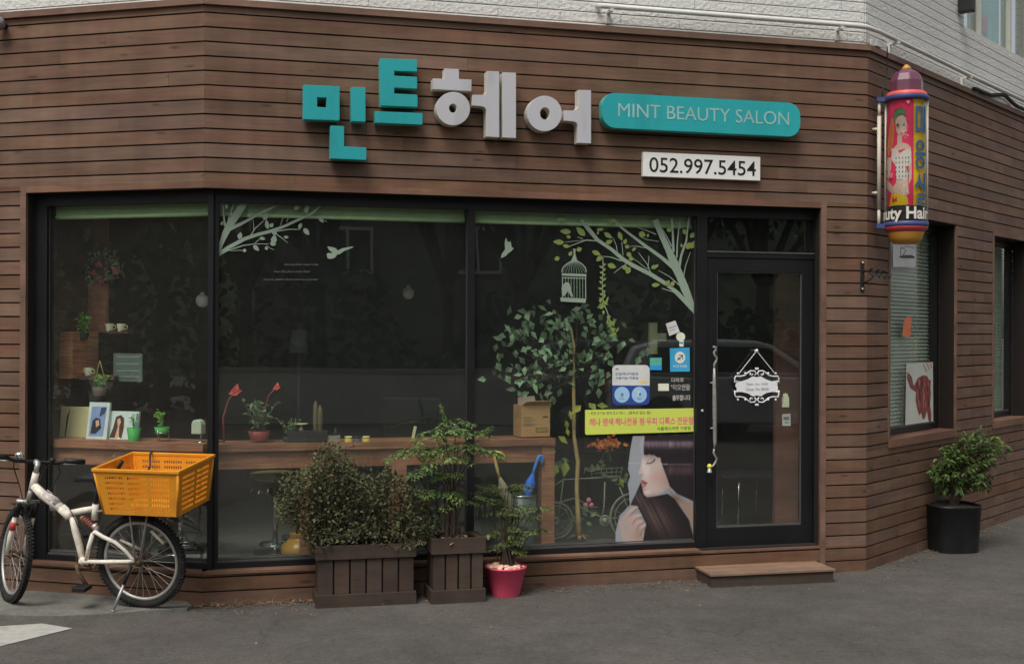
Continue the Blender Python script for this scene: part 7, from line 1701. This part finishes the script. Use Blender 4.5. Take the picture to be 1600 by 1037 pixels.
# low garden wall and a house behind the trees
def walld(a, b, h, th, y=0):
    pass
p0, p1 = mirror(250, 560, 22.5), mirror(1330, 560, 22.5); d = (p1 - p0); ang = math.degrees(math.atan2(d.y, d.x))
FG = Fr((p0.x, p0.y, 0), ang); Lw = Vector((d.x, d.y)).length
mb = MB(); mb.box(-6, Lw + 8, 0, .2, 0, .95); gw = tag(mb.build('garden_wall', pmat('pale rendered wall', (.62, .6, .54, 1), rough=.9, var=.15, scale=2, bump=.2), at=FG), 'low pale rendered wall under the trees across the street', 'wall')
mb = MB(); mb.box(-6.05, Lw + 8.05, -.03, .23, .9505, 1.02); mb.build('coping', pmat('wall coping', (.36, .35, .32, 1)), gw)
# a dense dark hedge bank closes the gaps under the crowns
mb = MB(); r = random.Random(5)
sgn = 1 if (FG.I @ CAM).y < 0 else -1
for i in range(5200):
    x = r.uniform(-7, Lw + 9); y = sgn*(1.2 + abs(r.gauss(0, 1.2))); z = r.uniform(.1, 3.2)*(.8 + .3*math.sin(x*.9) + .15*math.sin(x*2.3))
    mb.leaf(Vector((x, y, z)), Vector((r.gauss(0, 1), r.gauss(0, 1), r.gauss(-.1, .7))), Vector((r.gauss(0, .5), -1, .5)), r.uniform(.18, .34), r.uniform(.12, .2), .3)
tag(mb.build('hedge', M['crown2'], at=FG), 'tall dark hedge behind the low wall across the street', 'hedge')
q0, q1 = mirror(20, 560, 23, FL), mirror(345, 560, 23, FL); dl = q1 - q0
FG2 = Fr((q0.x, q0.y, 0), math.degrees(math.atan2(dl.y, dl.x))); sg2 = 1 if (FG2.I @ CAM).y < 0 else -1
mb = MB(); Ll = Vector((dl.x, dl.y)).length
for i in range(3600):
    x = r.uniform(-5, Ll + 5); y = sg2*(1.2 + abs(r.gauss(0, 1.0))); z = r.uniform(.0, 4.2)*(.85 + .2*math.sin(x*1.1))
    mb.leaf(Vector((x, y, z)), Vector((r.gauss(0, 1), r.gauss(0, 1), r.gauss(-.1, .7))), Vector((r.gauss(0, .5), -1, .5)), r.uniform(.2, .36), r.uniform(.14, .22), .3)
tag(mb.build('hedge', M['crown2'], at=FG2), 'dark hedge bank mirrored in the left wall pane', 'hedge')
ph_ = mirror(660, 400, 36); FH = Fr((ph_.x, ph_.y, 0), ang)
t = thing('house', 'plain grey house with a white framed window mirrored faintly in the first front pane', 'house', FH)
sy = sgn
mb = MB(); ya_, yb2 = sorted((0, sy*7)); mb.box(-5, 5, ya_, yb2, 0, 6.2); mb.build('wall', pmat('grey render', (.16, .16, .15, 1), rough=.9, var=.1), t)
mb = MB(); mb.prism([(-5.4, 6.2), (5.4, 6.2), (0, 8.2)], ya_ - .3, yb2 + .3); mb.build('roof', pmat('dark roof tiles', (.08, .07, .065, 1), rough=.8), t)
fw2 = -sy*.05
for x in (-2.2, 1.6):
    mb = MB(); y_ = sorted((0, fw2))
    for b in ((x-.75, x+.75, 3.4, 3.5), (x-.75, x+.75, 4.7, 4.8), (x-.75, x-.67, 3.5, 4.7), (x+.67, x+.75, 3.5, 4.7), (x-.04, x+.04, 3.5, 4.7)): mb.box(b[0], b[1], y_[0], y_[1], b[2], b[3])
    w = mb.build('window', M['white'], t); mb = MB(); mb.box(x-.67, x+.67, min(fw2*.2, fw2*.3), max(fw2*.2, fw2*.3), 3.5, 4.7); mb.build('pane', M['dgrey'], w)
# parked vehicles
M['carglass'] = pmat('dark car glass', (.012, .013, .014, 1), rough=.08)
def car(fr, label, paint, tall=False):
    t = thing('parked_car', label, 'car', fr, 'vehicles parked across the street')
    m = pmat('car paint ' + label[:12], paint, rough=.25, spec=.6, var=.03)
    side = [(-2.15, .35), (-1.75, .3), (-1.72, .45), (-1.55, .62), (-1.32, .7), (-1.08, .62), (-.92, .45), (-.9, .28), (.88, .28), (.9, .45), (1.06, .62), (1.3, .7), (1.54, .62), (1.7, .45), (1.72, .3), (2.12, .36), (2.18, .62), (2.1, .86), (1.2, 1.0), (-1.95, 1.02), (-2.18, .9)]
    top = [(-1.95, 1.02), (1.2, 1.0), (.45, 1.5), (.2, 1.58), (-1.3, 1.6), (-1.75, 1.5)]
    mb = MB(); mb.prism(side, -.86, .86); mb.build('body', m, t, mod=bevel(.05, 3))
    mb = MB(); mb.prism(top, -.72, .72); cab = mb.build('cabin', m, t, mod=bevel(.07, 3))
    for s in (-1, 1):
        y = sorted((s*.719, s*.732)); mb = MB(); mb.prism([(-1.6, 1.08), (-.55, 1.08), (-.55, 1.48), (-1.4, 1.48)], *y); mb.prism([(-.47, 1.08), (.92, 1.07), (.4, 1.44), (.2, 1.48), (-.47, 1.48)], *y); mb.build('side_window', M['carglass'], cab)
        for x in (-1.32, 1.3):
            w = bpy.data.objects.new('wheel', None); COL.objects.link(w); w.parent = t; w.location = (x, s*.76, .33)
            mb = MB(); mb.torus((0, 0, 0), .24, .09, 28, 8); mb.build('tyre', M['tyre'], w)
            mb = MB(); mb.tube([(0, -.06, 0), (0, .06, 0)], .1, 12); mb.torus((0, 0, 0), .18, .025, 24, 6); [mb.tube([(0, s*.05, 0), (.18*math.cos(k*1.257), s*.05, .18*math.sin(k*1.257))], .022, 5) for k in range(9)]; mb.tube([(0, -.03, 0), (0, .045, 0)], .17, 20); mb.build('rim', M['alu'], w)
    mb = MB(); mb.add([(1.16, -.66, 1.03), (1.16, .66, 1.03), (.5, .6, 1.5), (.5, -.6, 1.5)], [(0, 1, 2, 3)]); mb.build('windscreen', M['carglass'], cab, mod=solidify(.01, 1))
    for y in (-.62, .62): mb = MB(); mb.ball((2.1, y, .74), .12, 10, 8, .7); mb.build('headlight', M['chrome'], t)
    for y in (-.7, .7): mb = MB(); mb.box(-2.2, -2.1, y - .1, y + .1, .72, .92); mb.build('tail_light', M['dred'], t, mod=bevel(.02))
    mb = MB(); mb.box(-2.2, 2.2, -.8, .8, .3, .36); mb.build('bumper_sill', M['dgrey'], t)
p = mirror(1150, 640, 20); car(Fr((p.x, p.y, 0), ang), 'grey estate car mirrored in the glass of the salon door', (.5, .51, .52, 1))
p = mirror(1010, 640, 20.5); car(Fr((p.x, p.y, 0), ang + 2), 'black car mirrored behind the lettering of the second pane', (.10, .11, .12, 1))

# added unseen wooded rise, blocks bright sky from the window reflections
mb = MB(); c_ = mirror(700, 540, 75); vs, fs = [], []; FHl = Fr((c_.x, c_.y, 0), ang); nx, ny = 60, 14; r = random.Random(8)
for j in range(ny):
    for i in range(nx):
        x = (i/(nx-1) - .5)*240; t_y = j/(ny-1); h = 17*math.sin(min(1, t_y*1.4)*math.pi/2)*(.85 + .2*math.sin(x*.05 + 1) + .1*math.sin(x*.17)) + r.uniform(-.8, .8)*(j > 0)
        vs.append((x, sgn*(t_y*50 - 20), max(h, -.2) if j else -.2))
for j in range(ny-1):
    for i in range(nx-1): fs.append((j*nx+i, j*nx+i+1, (j+1)*nx+i+1, (j+1)*nx+i))
mb.sm = True; mb.add(vs, fs)
tag(mb.build('hill', pmat('wooded hillside', (.035, .05, .025, 1), rough=1, var=.6, scale=.6, bump=1.0), at=FHl), kind='structure')

c_ = mirror(200, 540, 60, FL); FH2 = Fr((c_.x, c_.y, 0), math.degrees(math.atan2(dl.y, dl.x))); mb = MB(); r = random.Random(9)  # second added rise, keeps bright sky out of the left pane's reflection
vs = [((i/(nx-1) - .5)*120, sg2*((j/(ny-1))*40 - 15), (max(-.2, 15*math.sin(min(1, j/(ny-1)*1.4)*math.pi/2)*(.85 + .2*math.sin(i*.3)) + r.uniform(-.8, .8)) if j else -.2)) for j in range(ny) for i in range(nx)]
mb.sm = True; mb.add(vs, fs); tag(mb.build('hill', bpy.data.materials['wooded hillside'], at=FH2), kind='structure')
